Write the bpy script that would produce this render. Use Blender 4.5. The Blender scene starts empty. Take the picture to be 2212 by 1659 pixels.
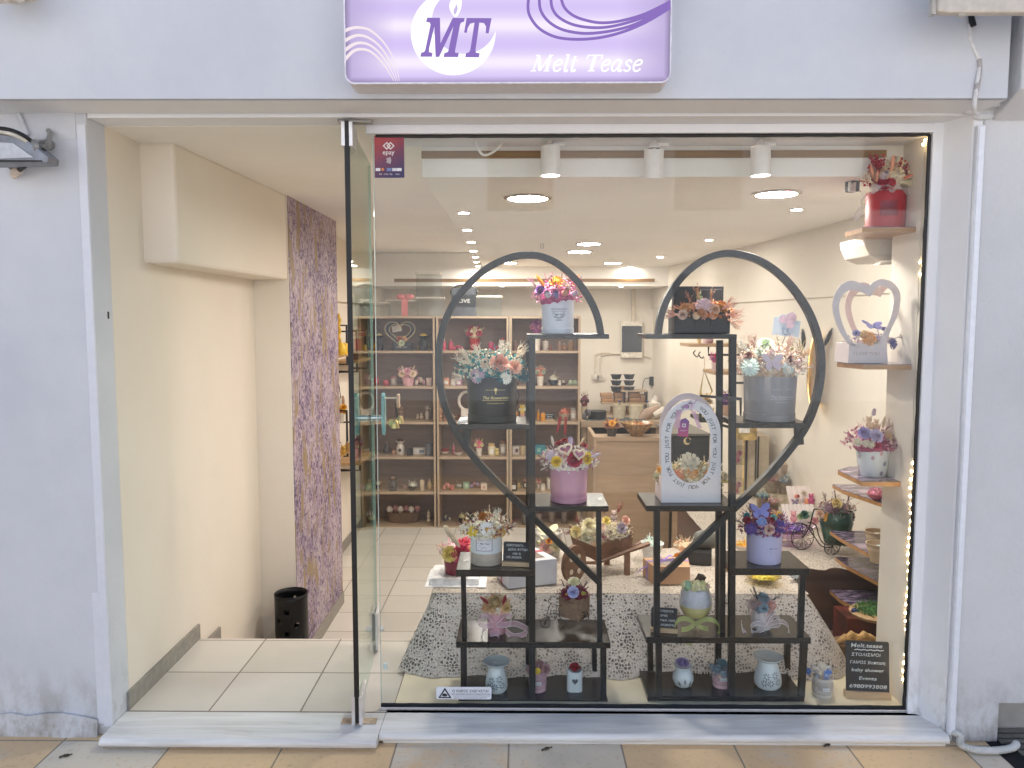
import bpy, bmesh, math, random
from mathutils import Vector, Matrix, Quaternion
random.seed(7)
sc = bpy.context.scene
col = sc.collection
# ---------------------------------------------------------------- camera
F = 1660.0; H = 1.378; TI = math.radians(4.8); YA = math.radians(.6)
cd = bpy.data.cameras.new('camera'); cam = bpy.data.objects.new('camera', cd); col.objects.link(cam)
cd.sensor_width = 36; cd.lens = F / 2212 * 36; cd.clip_start = .05; cd.clip_end = 500
cam.location = (0, 0, H); cam.rotation_euler = (math.radians(90) - TI, 0, YA)
sc.camera = cam
# ---------------------------------------------------------------- world, sun, exposure
EXT_SKY = .105; SUN = 3.8; LAMP = .78
w = bpy.data.worlds.new('World'); sc.world = w; w.use_nodes = True
nt = w.node_tree; bg = nt.nodes['Background']
sky = nt.nodes.new('ShaderNodeTexSky'); sky.sky_type = 'NISHITA'; sky.sun_disc = False
sky.sun_elevation = math.radians(50); sky.sun_rotation = 0; sky.dust_density = 1.5; sky.air_density = 1.0; sky.ozone_density = 1
nt.links.new(sky.outputs[0], bg.inputs[0]); bg.inputs[1].default_value = EXT_SKY
sl = bpy.data.lights.new('sun', 'SUN'); sl.energy = SUN; sl.angle = math.radians(.5); sl.color = (1, .93, .86)
so = bpy.data.objects.new('sun', sl); col.objects.link(so)
so.rotation_euler = (math.radians(-40), 0, 0); so.location = (0, 9, 12)
sc.view_settings.view_transform = 'Standard'; sc.view_settings.look = 'None'; sc.view_settings.exposure = 1.2; sc.view_settings.gamma = 1
sc.cycles.max_bounces = 8; sc.cycles.diffuse_bounces = 5; sc.cycles.glossy_bounces = 3; sc.cycles.transparent_max_bounces = 24
sc.cycles.sample_clamp_indirect = 4; sc.cycles.caustics_reflective = False; sc.cycles.caustics_refractive = False
# ---------------------------------------------------------------- measured view rays -> points in the place
def ray(u, v):
    x = (u - 1106) / F; z = -(v - 829.5) / F
    y2 = math.cos(TI) + z * math.sin(TI); z2 = -math.sin(TI) + z * math.cos(TI)
    return Vector((x * math.cos(YA) - y2 * math.sin(YA), x * math.sin(YA) + y2 * math.cos(YA), z2))
def P(u, v, Y):
    d = ray(u, v); return Vector((0, 0, H)) + d * (Y / d.y)
def PZ(u, v, z):
    d = ray(u, v); return Vector((0, 0, H)) + d * ((z - H) / d.z)
def PX(u, v, X):
    d = ray(u, v); return Vector((0, 0, H)) + d * (X / d.x)
def X_(u, Y, z):
    v = 690
    for _ in range(8):
        q = P(u, v, Y); v += (q.z - z) / Y * F * .99
    return P(u, v, Y).x
def at(u, Y, z): return Vector((X_(u, Y, z), Y, z))
def S(Y): return Y / F
# ---------------------------------------------------------------- materials
def lin(h):
    h = h.lstrip('#'); c = [int(h[i:i + 2], 16) / 255 for i in (0, 2, 4)]
    return tuple((x / 12.92 if x <= .04045 else ((x + .055) / 1.055) ** 2.4) for x in c) + (1,)
MC = {}
def base(name):
    m = bpy.data.materials.new(name); m.use_nodes = True; t = m.node_tree
    return m, t, t.nodes['Principled BSDF']
def N(t, k, **kw):
    n = t.nodes.new(k)
    for a, b in kw.items():
        if a in n.inputs: n.inputs[a].default_value = b
        else: setattr(n, a, b)
    return n
def tc(t, scale=(1, 1, 1), rot=(0, 0, 0)):
    c = N(t, 'ShaderNodeTexCoord'); mp = N(t, 'ShaderNodeMapping'); mp.inputs['Scale'].default_value = scale; mp.inputs['Rotation'].default_value = rot
    t.links.new(c.outputs['Object'], mp.inputs[0]); return mp.outputs[0]
def ramp(t, fac, stops):
    r = N(t, 'ShaderNodeValToRGB'); cr = r.color_ramp
    while len(cr.elements) < len(stops): cr.elements.new(.5)
    for e, (p, c) in zip(cr.elements, stops): e.position = p; e.color = lin(c) if isinstance(c, str) else c
    t.links.new(fac, r.inputs[0]); return r.outputs[0]
def bump(t, b, h, s=.3, d=.002):
    n = N(t, 'ShaderNodeBump'); n.inputs['Strength'].default_value = s; n.inputs['Distance'].default_value = d
    t.links.new(h, n.inputs['Height']); t.links.new(n.outputs[0], b.inputs['Normal'])
def dark(h, k):
    h = h.lstrip('#'); return ''.join('%02x' % max(0, min(255, int(int(h[i:i + 2], 16) * k))) for i in (0, 2, 4))
def M(h, rough=.5, metal=0, var=.08, sc_=40, bp=.15, spec=.5, sss=0):
    key = (h, rough, metal, var, sc_, bp, sss)
    if key in MC: return MC[key]
    m, t, b = base('paint_' + h.strip('#'))
    n = N(t, 'ShaderNodeTexNoise', Scale=sc_, Detail=4.0); t.links.new(tc(t), n.inputs['Vector'])
    t.links.new(ramp(t, n.outputs[0], [(.3, dark(h, 1 - var)), (.7, dark(h, 1 + var))]), b.inputs['Base Color'])
    b.inputs['Roughness'].default_value = rough; b.inputs['Metallic'].default_value = metal; b.inputs['Specular IOR Level'].default_value = spec
    if sss: b.inputs['Subsurface Weight'].default_value = sss; b.inputs['Subsurface Radius'].default_value = (.01, .006, .004)
    if bp: bump(t, b, n.outputs[0], bp)
    MC[key] = m; return m
def plaster(name, h, h2, stain='8f8f92', amt=.5, bs=.25, foot=0):
    m, t, b = base(name)
    n = N(t, 'ShaderNodeTexNoise', Scale=1.3, Detail=6.0, Roughness=.6); t.links.new(tc(t), n.inputs['Vector'])
    c1 = ramp(t, n.outputs[0], [(.35, h2), (.65, h)])
    n2 = N(t, 'ShaderNodeTexNoise', Scale=9, Detail=8.0, Roughness=.75); t.links.new(tc(t, (1, 1, .45)), n2.inputs['Vector'])
    f = ramp(t, n2.outputs[0], [(.66, (0, 0, 0, 1)), (.8, (amt, amt, amt, 1))])
    mx = N(t, 'ShaderNodeMix', data_type='RGBA'); t.links.new(f, mx.inputs[0]); t.links.new(c1, mx.inputs[6]); mx.inputs[7].default_value = lin(stain)
    last = mx.outputs[2]
    if foot:
        sz = N(t, 'ShaderNodeSeparateXYZ'); cc = N(t, 'ShaderNodeTexCoord'); t.links.new(cc.outputs['Object'], sz.inputs[0]); mr_ = N(t, 'ShaderNodeMapRange'); t.links.new(sz.outputs[2], mr_.inputs[0]); mr_.inputs[1].default_value = .22; mr_.inputs[2].default_value = -.04
        n6 = N(t, 'ShaderNodeTexNoise', Scale=14, Detail=7.0, Roughness=.7); t.links.new(tc(t, (1, 1, .6)), n6.inputs['Vector']); m6 = N(t, 'ShaderNodeMath', operation='MULTIPLY'); t.links.new(mr_.outputs[0], m6.inputs[0]); t.links.new(ramp(t, n6.outputs[0], [(.42, (0, 0, 0, 1)), (.62, (.8, .8, .8, 1))]), m6.inputs[1])
        mx6 = N(t, 'ShaderNodeMix', data_type='RGBA'); t.links.new(m6.outputs[0], mx6.inputs[0]); t.links.new(last, mx6.inputs[6]); mx6.inputs[7].default_value = lin('8f877c'); last = mx6.outputs[2]
    t.links.new(last, b.inputs['Base Color']); b.inputs['Roughness'].default_value = .85; b.inputs['Specular IOR Level'].default_value = .2
    n3 = N(t, 'ShaderNodeTexNoise', Scale=60, Detail=8.0); t.links.new(tc(t), n3.inputs['Vector']); n5 = N(t, 'ShaderNodeTexNoise', Scale=5, Detail=3.0, Distortion=.8); t.links.new(tc(t, (1, 1, .6)), n5.inputs['Vector']); m5 = N(t, 'ShaderNodeMath', operation='MULTIPLY_ADD'); t.links.new(n5.outputs[0], m5.inputs[0]); m5.inputs[1].default_value = 3.0; t.links.new(n3.outputs[0], m5.inputs[2]); bump(t, b, m5.outputs[0], bs, .005)
    return m
def wood(name, a, c, axis=2, sc_=1, rough=.5):
    m, t, b = base(name)
    s = [14 * sc_] * 3; s[axis] = 1.2 * sc_
    n = N(t, 'ShaderNodeTexNoise', Scale=2.2, Detail=8.0, Roughness=.65, Distortion=.6); t.links.new(tc(t, tuple(s)), n.inputs['Vector'])
    t.links.new(ramp(t, n.outputs[0], [(.3, a), (.7, c)]), b.inputs['Base Color']); b.inputs['Roughness'].default_value = rough
    bump(t, b, n.outputs[0], .15, .002); return m
def emit(name, h, s):
    m = bpy.data.materials.new(name); m.use_nodes = True; t = m.node_tree; t.nodes.clear()
    e = N(t, 'ShaderNodeEmission', Strength=s); e.inputs[0].default_value = lin(h); o = N(t, 'ShaderNodeOutputMaterial'); t.links.new(e.outputs[0], o.inputs[0]); return m
def glassm(name, tint='f4faf8', ior=1.5, dirt=0., edge=1.0, gloss_r=0.0):
    m = bpy.data.materials.new(name); m.use_nodes = True; t = m.node_tree; t.nodes.clear()
    tr = N(t, 'ShaderNodeBsdfTransparent'); tr.inputs[0].default_value = lin(tint)
    gl = N(t, 'ShaderNodeBsdfGlossy', Roughness=gloss_r); fr = N(t, 'ShaderNodeFresnel'); ge = N(t, 'ShaderNodeNewGeometry'); ma = N(t, 'ShaderNodeMath', operation='MULTIPLY_ADD'); t.links.new(ge.outputs['Backfacing'], ma.inputs[0]); ma.inputs[1].default_value = 1 / ior - ior; ma.inputs[2].default_value = ior; t.links.new(ma.outputs[0], fr.inputs['IOR'])
    mu = N(t, 'ShaderNodeMath', operation='MULTIPLY'); mu.inputs[1].default_value = edge; t.links.new(fr.outputs[0], mu.inputs[0])
    mx = N(t, 'ShaderNodeMixShader'); t.links.new(mu.outputs[0], mx.inputs[0]); t.links.new(tr.outputs[0], mx.inputs[1]); t.links.new(gl.outputs[0], mx.inputs[2])
    last = mx
    if dirt:
        n = N(t, 'ShaderNodeTexNoise', Scale=90, Detail=3.0); t.links.new(tc(t), n.inputs['Vector'])
        f = ramp(t, n.outputs[0], [(.66, (0, 0, 0, 1)), (.78, (dirt,) * 3 + (1,))])
        df = N(t, 'ShaderNodeBsdfDiffuse'); df.inputs[0].default_value = lin('c8ccd0')
        m2 = N(t, 'ShaderNodeMixShader'); t.links.new(f, m2.inputs[0]); t.links.new(mx.outputs[0], m2.inputs[1]); t.links.new(df.outputs[0], m2.inputs[2]); last = m2
    o = N(t, 'ShaderNodeOutputMaterial'); t.links.new(last.outputs[0], o.inputs[0]); return m
def sheer(name, h, a=.45):
    m, t, b = base(name); b.inputs['Base Color'].default_value = lin(h); b.inputs['Roughness'].default_value = .6; b.inputs['Alpha'].default_value = a
    n = N(t, 'ShaderNodeTexNoise', Scale=300.0); t.links.new(tc(t), n.inputs['Vector']); bump(t, b, n.outputs[0], .2, .001); return m
def gridtile(name, a, b2, grout, cw, ch, ox, oy, gap=.004, rough=.35, var=.06, spots=None):
    m, t, b = base(name); c = N(t, 'ShaderNodeTexCoord'); s = N(t, 'ShaderNodeSeparateXYZ'); t.links.new(c.outputs['Object'], s.inputs[0])
    def mth(op, x, y=None):
        n = N(t, 'ShaderNodeMath', operation=op)
        for i, q in enumerate((x, y)):
            if q is None: continue
            if isinstance(q, (int, float)): n.inputs[i].default_value = q
            else: t.links.new(q, n.inputs[i])
        return n.outputs[0]
    fl = []; ms = []
    for k, (wd, off) in enumerate(((cw, ox), (ch, oy))):
        q = mth('DIVIDE', mth('SUBTRACT', s.outputs[k], off), wd); fl.append(mth('FLOOR', q)); fr = mth('FRACT', q)
        d = mth('MULTIPLY', mth('MINIMUM', fr, mth('SUBTRACT', 1.0, fr)), wd); ms.append(mth('LESS_THAN', d, gap / 2))
    g = mth('MAXIMUM', ms[0], ms[1])
    wn = N(t, 'ShaderNodeTexWhiteNoise', noise_dimensions='2D'); cb = N(t, 'ShaderNodeCombineXYZ'); t.links.new(fl[0], cb.inputs[0]); t.links.new(fl[1], cb.inputs[1]); t.links.new(cb.outputs[0], wn.inputs['Vector'])
    nz = N(t, 'ShaderNodeTexNoise', Scale=7.0, Detail=8.0, Roughness=.7); t.links.new(tc(t), nz.inputs['Vector'])
    mix = mth('ADD', mth('MULTIPLY', wn.outputs[0], .45), mth('MULTIPLY', nz.outputs[0], .55))
    cl = ramp(t, mix, [(.25, a), (.55, a), (.68, b2), (.8, b2)] if spots else [(.25, a), (.7, b2)])
    if spots:
        n4 = N(t, 'ShaderNodeTexNoise', Scale=55, Detail=6.0, Roughness=.7); t.links.new(tc(t), n4.inputs['Vector'])
        f4 = ramp(t, n4.outputs[0], [(.56, (0, 0, 0, 1)), (.72, (.6, .6, .6, 1))]); m4 = N(t, 'ShaderNodeMix', data_type='RGBA'); t.links.new(f4, m4.inputs[0]); t.links.new(cl, m4.inputs[6]); m4.inputs[7].default_value = lin(spots); cl = m4.outputs[2]
    mx = N(t, 'ShaderNodeMix', data_type='RGBA'); t.links.new(g, mx.inputs[0]); t.links.new(cl, mx.inputs[6]); mx.inputs[7].default_value = lin(grout)
    t.links.new(mx.outputs[2], b.inputs['Base Color']); b.inputs['Roughness'].default_value = rough
    bump(t, b, mth('SUBTRACT', mth('MULTIPLY', nz.outputs[0], .3), g), .35, .002); return m
# ---------------------------------------------------------------- mesh collector
class MB:
    def __init__(s): s.v = []; s.f = []; s.m = []; s.cur = 0
    def add(s, vs, fs):
        o = len(s.v); s.v += [tuple(q) for q in vs]; s.f += [tuple(o + i for i in f) for f in fs]; s.m += [s.cur] * len(fs); return s
    def box(s, x0, x1, y0, y1, z0, z1):
        return s.add([(x, y, z) for z in (z0, z1) for y in (y0, y1) for x in (x0, x1)], [(0, 2, 3, 1), (4, 5, 7, 6), (0, 1, 5, 4), (2, 6, 7, 3), (0, 4, 6, 2), (1, 3, 7, 5)])
    def ob(s, c, sx, sy, sz, rz=0, rx=0, ry=0):
        R = Matrix.Rotation(rz, 3, 'Z') @ Matrix.Rotation(ry, 3, 'Y') @ Matrix.Rotation(rx, 3, 'X'); c = Vector(c)
        return s.add([c + R @ Vector((x * sx / 2, y * sy / 2, z * sz / 2)) for z in (-1, 1) for y in (-1, 1) for x in (-1, 1)], [(0, 2, 3, 1), (4, 5, 7, 6), (0, 1, 5, 4), (2, 6, 7, 3), (0, 4, 6, 2), (1, 3, 7, 5)])
    def prism(s, pts, off):
        off = Vector(off); n = len(pts); pts = [Vector(p) for p in pts]
        return s.add(pts + [p + off for p in pts], [tuple(range(n))[::-1], tuple(range(n, 2 * n))] + [(i, (i + 1) % n, n + (i + 1) % n, n + i) for i in range(n)])
    def quad(s, *p): return s.add(p, [tuple(range(len(p)))])
    def strip(s, A, B, off=None):
        n = len(A)
        if off is None: return s.add(list(A) + list(B), [(i, i + 1, n + i + 1, n + i) for i in range(n - 1)])
        off = Vector(off); vs = [Vector(p) for p in A] + [Vector(p) for p in B]; vs += [p + off for p in vs]; f = []
        for i in range(n - 1):
            f += [(i, i + 1, n + i + 1, n + i), (2 * n + i, 3 * n + i, 3 * n + i + 1, 2 * n + i + 1), (i, 2 * n + i, 2 * n + i + 1, i + 1), (n + i, n + i + 1, 3 * n + i + 1, 3 * n + i)]
        f += [(0, n, 3 * n, 2 * n), (n - 1, 3 * n - 1, 4 * n - 1, 2 * n - 1)]
        return s.add(vs, f)
    def tube(s, pts, r, seg=8, cap=True, closed=False):
        pts = [Vector(p) for p in pts]; n = len(pts); rs = r if isinstance(r, (list, tuple)) else [r] * n; vs = []; up = None
        for i, p in enumerate(pts):
            if closed: d = pts[(i + 1) % n] - pts[i - 1]
            else: d = pts[min(i + 1, n - 1)] - pts[max(i - 1, 0)]
            d.normalize()
            if up is None: up = d.orthogonal().normalized()
            up = (up - d * up.dot(d)); up = up.normalized() if up.length > 1e-6 else d.orthogonal().normalized()
            b = d.cross(up)
            vs += [p + (up * math.cos(a) + b * math.sin(a)) * rs[i] for a in [2 * math.pi * k / seg for k in range(seg)]]
        f = []
        for i in range(n if closed else n - 1):
            j = (i + 1) % n
            f += [(i * seg + k, i * seg + (k + 1) % seg, j * seg + (k + 1) % seg, j * seg + k) for k in range(seg)]
        if cap and not closed: f += [tuple(range(seg))[::-1], tuple(range((n - 1) * seg, n * seg))]
        return s.add(vs, f)
    def lathe(s, c, prof, seg=24, sx=1, sy=1, cap=True):
        c = Vector(c); vs = []; n = len(prof)
        for r, z in prof: vs += [c + Vector((r * sx * math.cos(2 * math.pi * k / seg), r * sy * math.sin(2 * math.pi * k / seg), z)) for k in range(seg)]
        f = []
        for i in range(n - 1): f += [(i * seg + k, i * seg + (k + 1) % seg, (i + 1) * seg + (k + 1) % seg, (i + 1) * seg + k) for k in range(seg)]
        if cap:
            if prof[0][0] > 1e-5: f.append(tuple(range(seg))[::-1])
            if prof[-1][0] > 1e-5: f.append(tuple(range((n - 1) * seg, n * seg)))
        return s.add(vs, f)
    def ell(s, c, rx, ry, rz, seg=12, rings=8):
        return s.lathe(c, [(math.sin(math.pi * i / rings) + 1e-6, -math.cos(math.pi * i / rings) * rz) for i in range(rings + 1)], seg, rx, ry, cap=False)
    def build(s, name, mats, root=None, smooth=False, bev=0):
        me = bpy.data.meshes.new(name); og = ORG.get(root.name, Vector((0, 0, 0))) if root is not None else Vector((0, 0, 0))
        own = Vector((0, 0, 0))
        me.from_pydata([tuple(Vector(p) - og) for p in s.v], [], s.f); me.update()
        o = bpy.data.objects.new(name, me); col.objects.link(o)
        if root is not None: o.parent = root
        ORG[o.name] = og
        mats = mats if isinstance(mats, (list, tuple)) else [mats]
        for q in mats: me.materials.append(q)
        for p, i in zip(me.polygons, s.m): p.material_index = i
        if smooth:
            for p in me.polygons: p.use_smooth = True
            try: me.set_sharp_from_angle(angle=math.radians(38))
            except Exception: pass
        if bev:
            b = o.modifiers.new('bevel', 'BEVEL'); b.width = bev; b.segments = 2; b.limit_method = 'ANGLE'
        return o
ORG = {}
def thing(name, label, cat, loc=(0, 0, 0), group=None):
    o = bpy.data.objects.new(name, None); col.objects.link(o); o.empty_display_size = .05
    o.location = loc; ORG[o.name] = Vector(loc); o['label'] = label; o['category'] = cat
    if group: o['group'] = group
    return o
def tag(o, label, cat, group=None):
    o['label'] = label; o['category'] = cat
    if group: o['group'] = group
    return o
def struct(o): o['kind'] = 'structure'; return o
def bar(mb, p, q, wd, y0, y1):
    d = Vector((q[0] - p[0], 0, q[2] - p[2])).normalized(); n = Vector((-d.z, 0, d.x)) * wd / 2
    p = Vector(p); q = Vector(q); a = [p + n, q + n, q - n, p - n]
    return mb.prism([(c.x, y0, c.z) for c in a], (0, y1 - y0, 0))
def smoothpath(pts, k=4, closed=False):
    out = []; n = len(pts); g = lambda i: Vector(pts[i % n] if closed else pts[max(0, min(n - 1, i))])
    for i in range(n if closed else n - 1):
        a, b, c, d = g(i - 1), g(i), g(i + 1), g(i + 2)
        for j in range(k):
            t = j / k; out.append(.5 * ((2 * b) + (c - a) * t + (2 * a - 5 * b + 4 * c - d) * t * t + (3 * b - a - 3 * c + d) * t ** 3))
    if not closed: out.append(g(n - 1))
    return out
# ---------------------------------------------------------------- writing
_fc = {}
def glyphs(s, bold=0):
    k = (s, bold)
    if k not in _fc:
        c = bpy.data.curves.new('writing', 'FONT'); c.body = s; c.offset = bold; c.resolution_u = 3
        o = bpy.data.objects.new('writing', c); m = bpy.data.meshes.new_from_object(o)
        vs = [(v.co.x, v.co.y) for v in m.vertices]; fs = [tuple(p.vertices) for p in m.polygons]
        bpy.data.objects.remove(o); bpy.data.curves.remove(c); bpy.data.meshes.remove(m); _fc[k] = (vs, fs)
    return _fc[k]
def write(mb, s, fn, size, align='c', shear=0, bold=0, wfit=None):
    vs, fs = glyphs(s, bold)
    if not vs: return
    x0 = min(v[0] for v in vs); x1 = max(v[0] for v in vs); sx = size
    if wfit: sx = wfit / (x1 - x0)
    off = {'c': (x0 + x1) / 2, 'l': x0}[align]
    mb.add([fn((x - off + y * shear) * sx, y * size) for x, y in vs], fs)
def flat(o, rz=0, tilt=0, roll=0):
    o = Vector(o); ux = Vector((math.cos(rz) * math.cos(roll), math.sin(rz) * math.cos(roll), math.sin(roll)))
    uz = Vector((math.sin(rz) * math.sin(tilt) * -1, math.cos(rz) * math.sin(tilt), math.cos(tilt)))
    uz = (uz - ux * uz.dot(ux)).normalized()
    return lambda x, y: o + ux * x + uz * y
def cylmap(c, r, z0, a0=0, dirt=None):
    c = Vector(c)
    def f(x, y):
        a = a0 + x / r; return (c.x + r * math.sin(a), c.y - r * math.cos(a), z0 + y)
    return f
# ---------------------------------------------------------------- flower meshes, shared
SH = {}
def petal(mb, ang, r0, z0, r1, z1, wd, curl, n=4, mm=3):
    vs = []
    for i in range(n + 1):
        t = i / n; r = r0 + (r1 - r0) * math.sin(t * math.pi / 2); z = z0 + (z1 - z0) * t ** .8; r += curl * t ** 3; z -= abs(curl) * .5 * t ** 4
        ww = wd * math.sin(math.pi * (.25 + .6 * t)) ** .6 * (1 if t < .85 else .8)
        for j in range(mm + 1):
            a = ang + (j / mm - .5) * 2 * ww
            rr = r * (1 - .06 * math.cos((j / mm - .5) * math.pi * 2)) + .02 * random.uniform(-1, 1)
            zz = z - .12 * (abs(j / mm - .5) * 2) ** 2 * t
            vs.append((rr * math.cos(a), rr * math.sin(a), zz))
    k = mm + 1; mb.add(vs, [(i * k + j, i * k + j + 1, (i + 1) * k + j + 1, (i + 1) * k + j) for i in range(n) for j in range(mm)])
def shape(kind):
    if kind in SH: return SH[kind]
    mb = MB(); rn = random.Random(hash(kind) % 1000 if False else len(kind) * 7)
    if kind == 'rose':
        pts = [((.05 + .035 * t) * math.cos(t * 1.5), (.05 + .035 * t) * math.sin(t * 1.5)) for t in range(9)]
        mb.strip([(x, y, .1) for x, y in pts], [(x * 1.25, y * 1.25, .62 - .01 * i) for i, (x, y) in enumerate(pts)])
        for L, (k, r0, r1, z1, wd, cu) in enumerate(((3, .2, .36, .6, 1.0, .02), (4, .28, .52, .56, .85, .07), (5, .36, .7, .48, .72, .14), (6, .4, .88, .3, .62, .2))):
            for i in range(k): petal(mb, 2 * math.pi * (i + .37 * L) / k, r0 * .5, -.35, r1, z1, wd, cu)
        mb.ell((0, 0, -.15), .55, .55, .35, 10, 5)
    elif kind == 'peony':
        for L, (k, r1, z1, cu) in enumerate(((5, .25, .55, -.03), (7, .45, .55, -.05), (9, .65, .45, -.02), (10, .85, .25, .05), (10, .98, .0, .12))):
            for i in range(k): petal(mb, 2 * math.pi * (i + .37 * L) / k + random.uniform(-.1, .1), r1 * .3, -.4, r1, z1 + random.uniform(-.06, .06), 2.2 / k, cu)
        mb.ell((0, 0, -.1), .6, .6, .35, 10, 5)
    elif kind == 'daisy':
        for i in range(15):
            a = 2 * math.pi * i / 15; ca, sa = math.cos(a), math.sin(a); pr = []
            for t, ww in ((.2, .06), (.55, .13), (.85, .14), (1.0, .05)):
                z = .1 * math.sin(t * 3) - .12 * t; pr.append(((t * ca - ww * sa, t * sa + ww * ca, z), (t * ca, t * sa, z - .03), (t * ca + ww * sa, t * sa - ww * ca, z)))
            mb.add([q for r in pr for q in r], [(3 * i2 + j, 3 * i2 + j + 1, 3 * i2 + j + 4, 3 * i2 + j + 3) for i2 in range(3) for j in range(2)])
        mb.cur = 1; mb.ell((0, 0, .03), .27, .27, .16, 12, 6)
    elif kind == 'tulip':
        for L in (0, 1):
            for i in range(3): petal(mb, 2 * math.pi * (i + .5 * L) / 3, .3, -.9, .55 - .08 * L, .95 - .1 * L, 1.15, -.22, 6, 4)
        mb.ell((0, 0, -.3), .52, .52, .65, 12, 7)
    elif kind == 'bunny_tail':
        mb.ell((0, 0, .9), .2, .2, .85, 10, 8)
        for i in range(420):
            t = random.random(); a = random.uniform(0, 6.28); r = .2 * math.sin(math.pi * min(1, t * .96 + .04)) + .02; z = .05 + 1.7 * t
            d = Vector((math.cos(a) * .22, math.sin(a) * .22, .28)) * random.uniform(.5, 1.1); p = Vector((math.cos(a) * r * .8, math.sin(a) * r * .8, z)); q = Vector((-math.sin(a), math.cos(a), 0)) * .012
            mb.add([p - q, p + q, p + d], [(0, 1, 2)])
        mb.tube([(0, 0, -.9), (0, 0, .1)], .02, 5)
    elif kind == 'pampas':
        mb.tube([(0, 0, -.3), (0, 0, .2), (.03, 0, 1)], [.02, .02, .008], 5)
        for i in range(1300):
            t = random.random() ** .8; a = random.uniform(0, 6.28); L = (.2 + .16 * random.random()) * math.sin(math.pi * (.12 + .8 * t)) ** .6
            p = Vector((.03 * t, 0, t * .95)); d = Vector((math.cos(a) * .75, math.sin(a) * .75, .8)).normalized() * L; q = Vector((-math.sin(a), math.cos(a), 0)) * .009
            mb.add([p - q, p + q, p + d * .6 + q * 1.4, p + d + Vector((0, 0, -.03)), p + d * .6 - q * 1.4], [(0, 1, 2, 3, 4)])
    elif kind == 'sprig':
        for b in range(5):
            a0 = random.uniform(0, 6.28); lean = .1 + .09 * b; pts = [Vector((math.cos(a0) * lean * t * t, math.sin(a0) * lean * t * t, t * (1 - .1 * b))) for t in [k / 6 for k in range(7)]]
            mb.tube(pts, .012, 4)
            for p in pts[1:]:
                for k in range(3):
                    a = random.uniform(0, 6.28); d = Vector((math.cos(a), math.sin(a), .9)).normalized() * .15; sd = d.cross(Vector((0, 0, 1))).normalized() * .032
                    mb.add([p, p + d * .5 + sd, p + d, p + d * .5 - sd], [(0, 1, 2, 3)])
    elif kind == 'twigs':
        for b in range(9):
            a0 = random.uniform(0, 6.28); lean = random.uniform(.15, .5); pts = [Vector((math.cos(a0) * lean * t + .05 * math.sin(7 * t + b), math.sin(a0) * lean * t, t * random.uniform(.9, 1))) for t in [k / 6 for k in range(7)]]
            mb.tube(pts, [.03 - .003 * k for k in range(7)], 5)
            for p in pts[2:]:
                a = random.uniform(0, 6.28); mb.tube([p, p + Vector((math.cos(a) * .13, math.sin(a) * .13, .1)), p + Vector((math.cos(a) * .15, math.sin(a) * .15, .22))], [.02, .016, .012], 4)
    elif kind == 'butterfly':
        for sx in (-1, 1):
            for pts in ([(0, .05), (.35, .75), (.95, .85), (1.0, .35), (.5, .0)], [(0, 0), (.5, .0), (.8, -.3), (.55, -.8), (.15, -.45)]):
                pl = smoothpath([(sx * x, y, .25 * x) for x, y in pts], 3, True); mb.prism(pl, (0, 0, .08))
        mb.ell((0, 0, .08), .07, .5, .1, 8, 6)
    elif kind == 'shell':
        for i in range(11):
            a = math.radians(-75 + 15 * i); mb.tube([(0, 0, 0), (.5 * math.sin(a), .5 * math.cos(a), .25), (.95 * math.sin(a), .95 * math.cos(a), .1)], [.03, .1, .1], 6)
    elif kind == 'heart':
        for inner in (0, 1):
            hp = [(16 * math.sin(a) ** 3 / 17, (13 * math.cos(a) - 5 * math.cos(2 * a) - 2 * math.cos(3 * a) - math.cos(4 * a)) / 17) for a in [2 * math.pi * k / 36 for k in range(36)]]
            if not inner: mb.tube([(x * .85, y * .85, 0) for x, y in hp], .16, 7, closed=True)
            else: mb.cur = 1; mb.prism([(x * .85, y * .85, -.06) for x, y in hp], (0, 0, .1))
    elif kind == 'bear':
        mb.ell((0, 0, -.25), .42, .38, .5, 14, 9); mb.ell((0, .02, .45), .38, .34, .34, 14, 9); mb.ell((0, -.3, .36), .15, .14, .12, 10, 6)
        for sx in (-1, 1):
            mb.ell((sx * .28, .02, .78), .13, .08, .13, 10, 6); mb.ell((sx * .38, -.12, -.12), .13, .16, .26, 10, 6); mb.ell((sx * .24, -.3, -.62), .17, .24, .15, 10, 6)
        mb.cur = 1
        for sx in (-1, 1): mb.ell((sx * .13, -.3, .5), .035, .03, .035, 6, 5)
        mb.ell((0, -.44, .4), .045, .03, .03, 6, 5)
    me_o = mb.build('petals', []); me = me_o.data; bpy.data.objects.remove(me_o)
    if kind in ('rose', 'peony', 'tulip', 'bear', 'shell', 'heart', 'bunny_tail'):
        for p in me.polygons: p.use_smooth = True
    n = 2 if kind in ('daisy', 'heart', 'bear') else 1
    for i in range(n): me.materials.append(None)
    SH[kind] = (me, n); return SH[kind]
NAMES = {'rose': 'rose', 'peony': 'peony', 'daisy': 'daisy', 'tulip': 'rosebud', 'bunny_tail': 'bunny_tail', 'pampas': 'pampas_plume', 'sprig': 'dried_sprig', 'twigs': 'bleached_twig', 'butterfly': 'butterfly', 'shell': 'shell', 'heart': 'heart', 'bear': 'bear_figure'}
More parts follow.
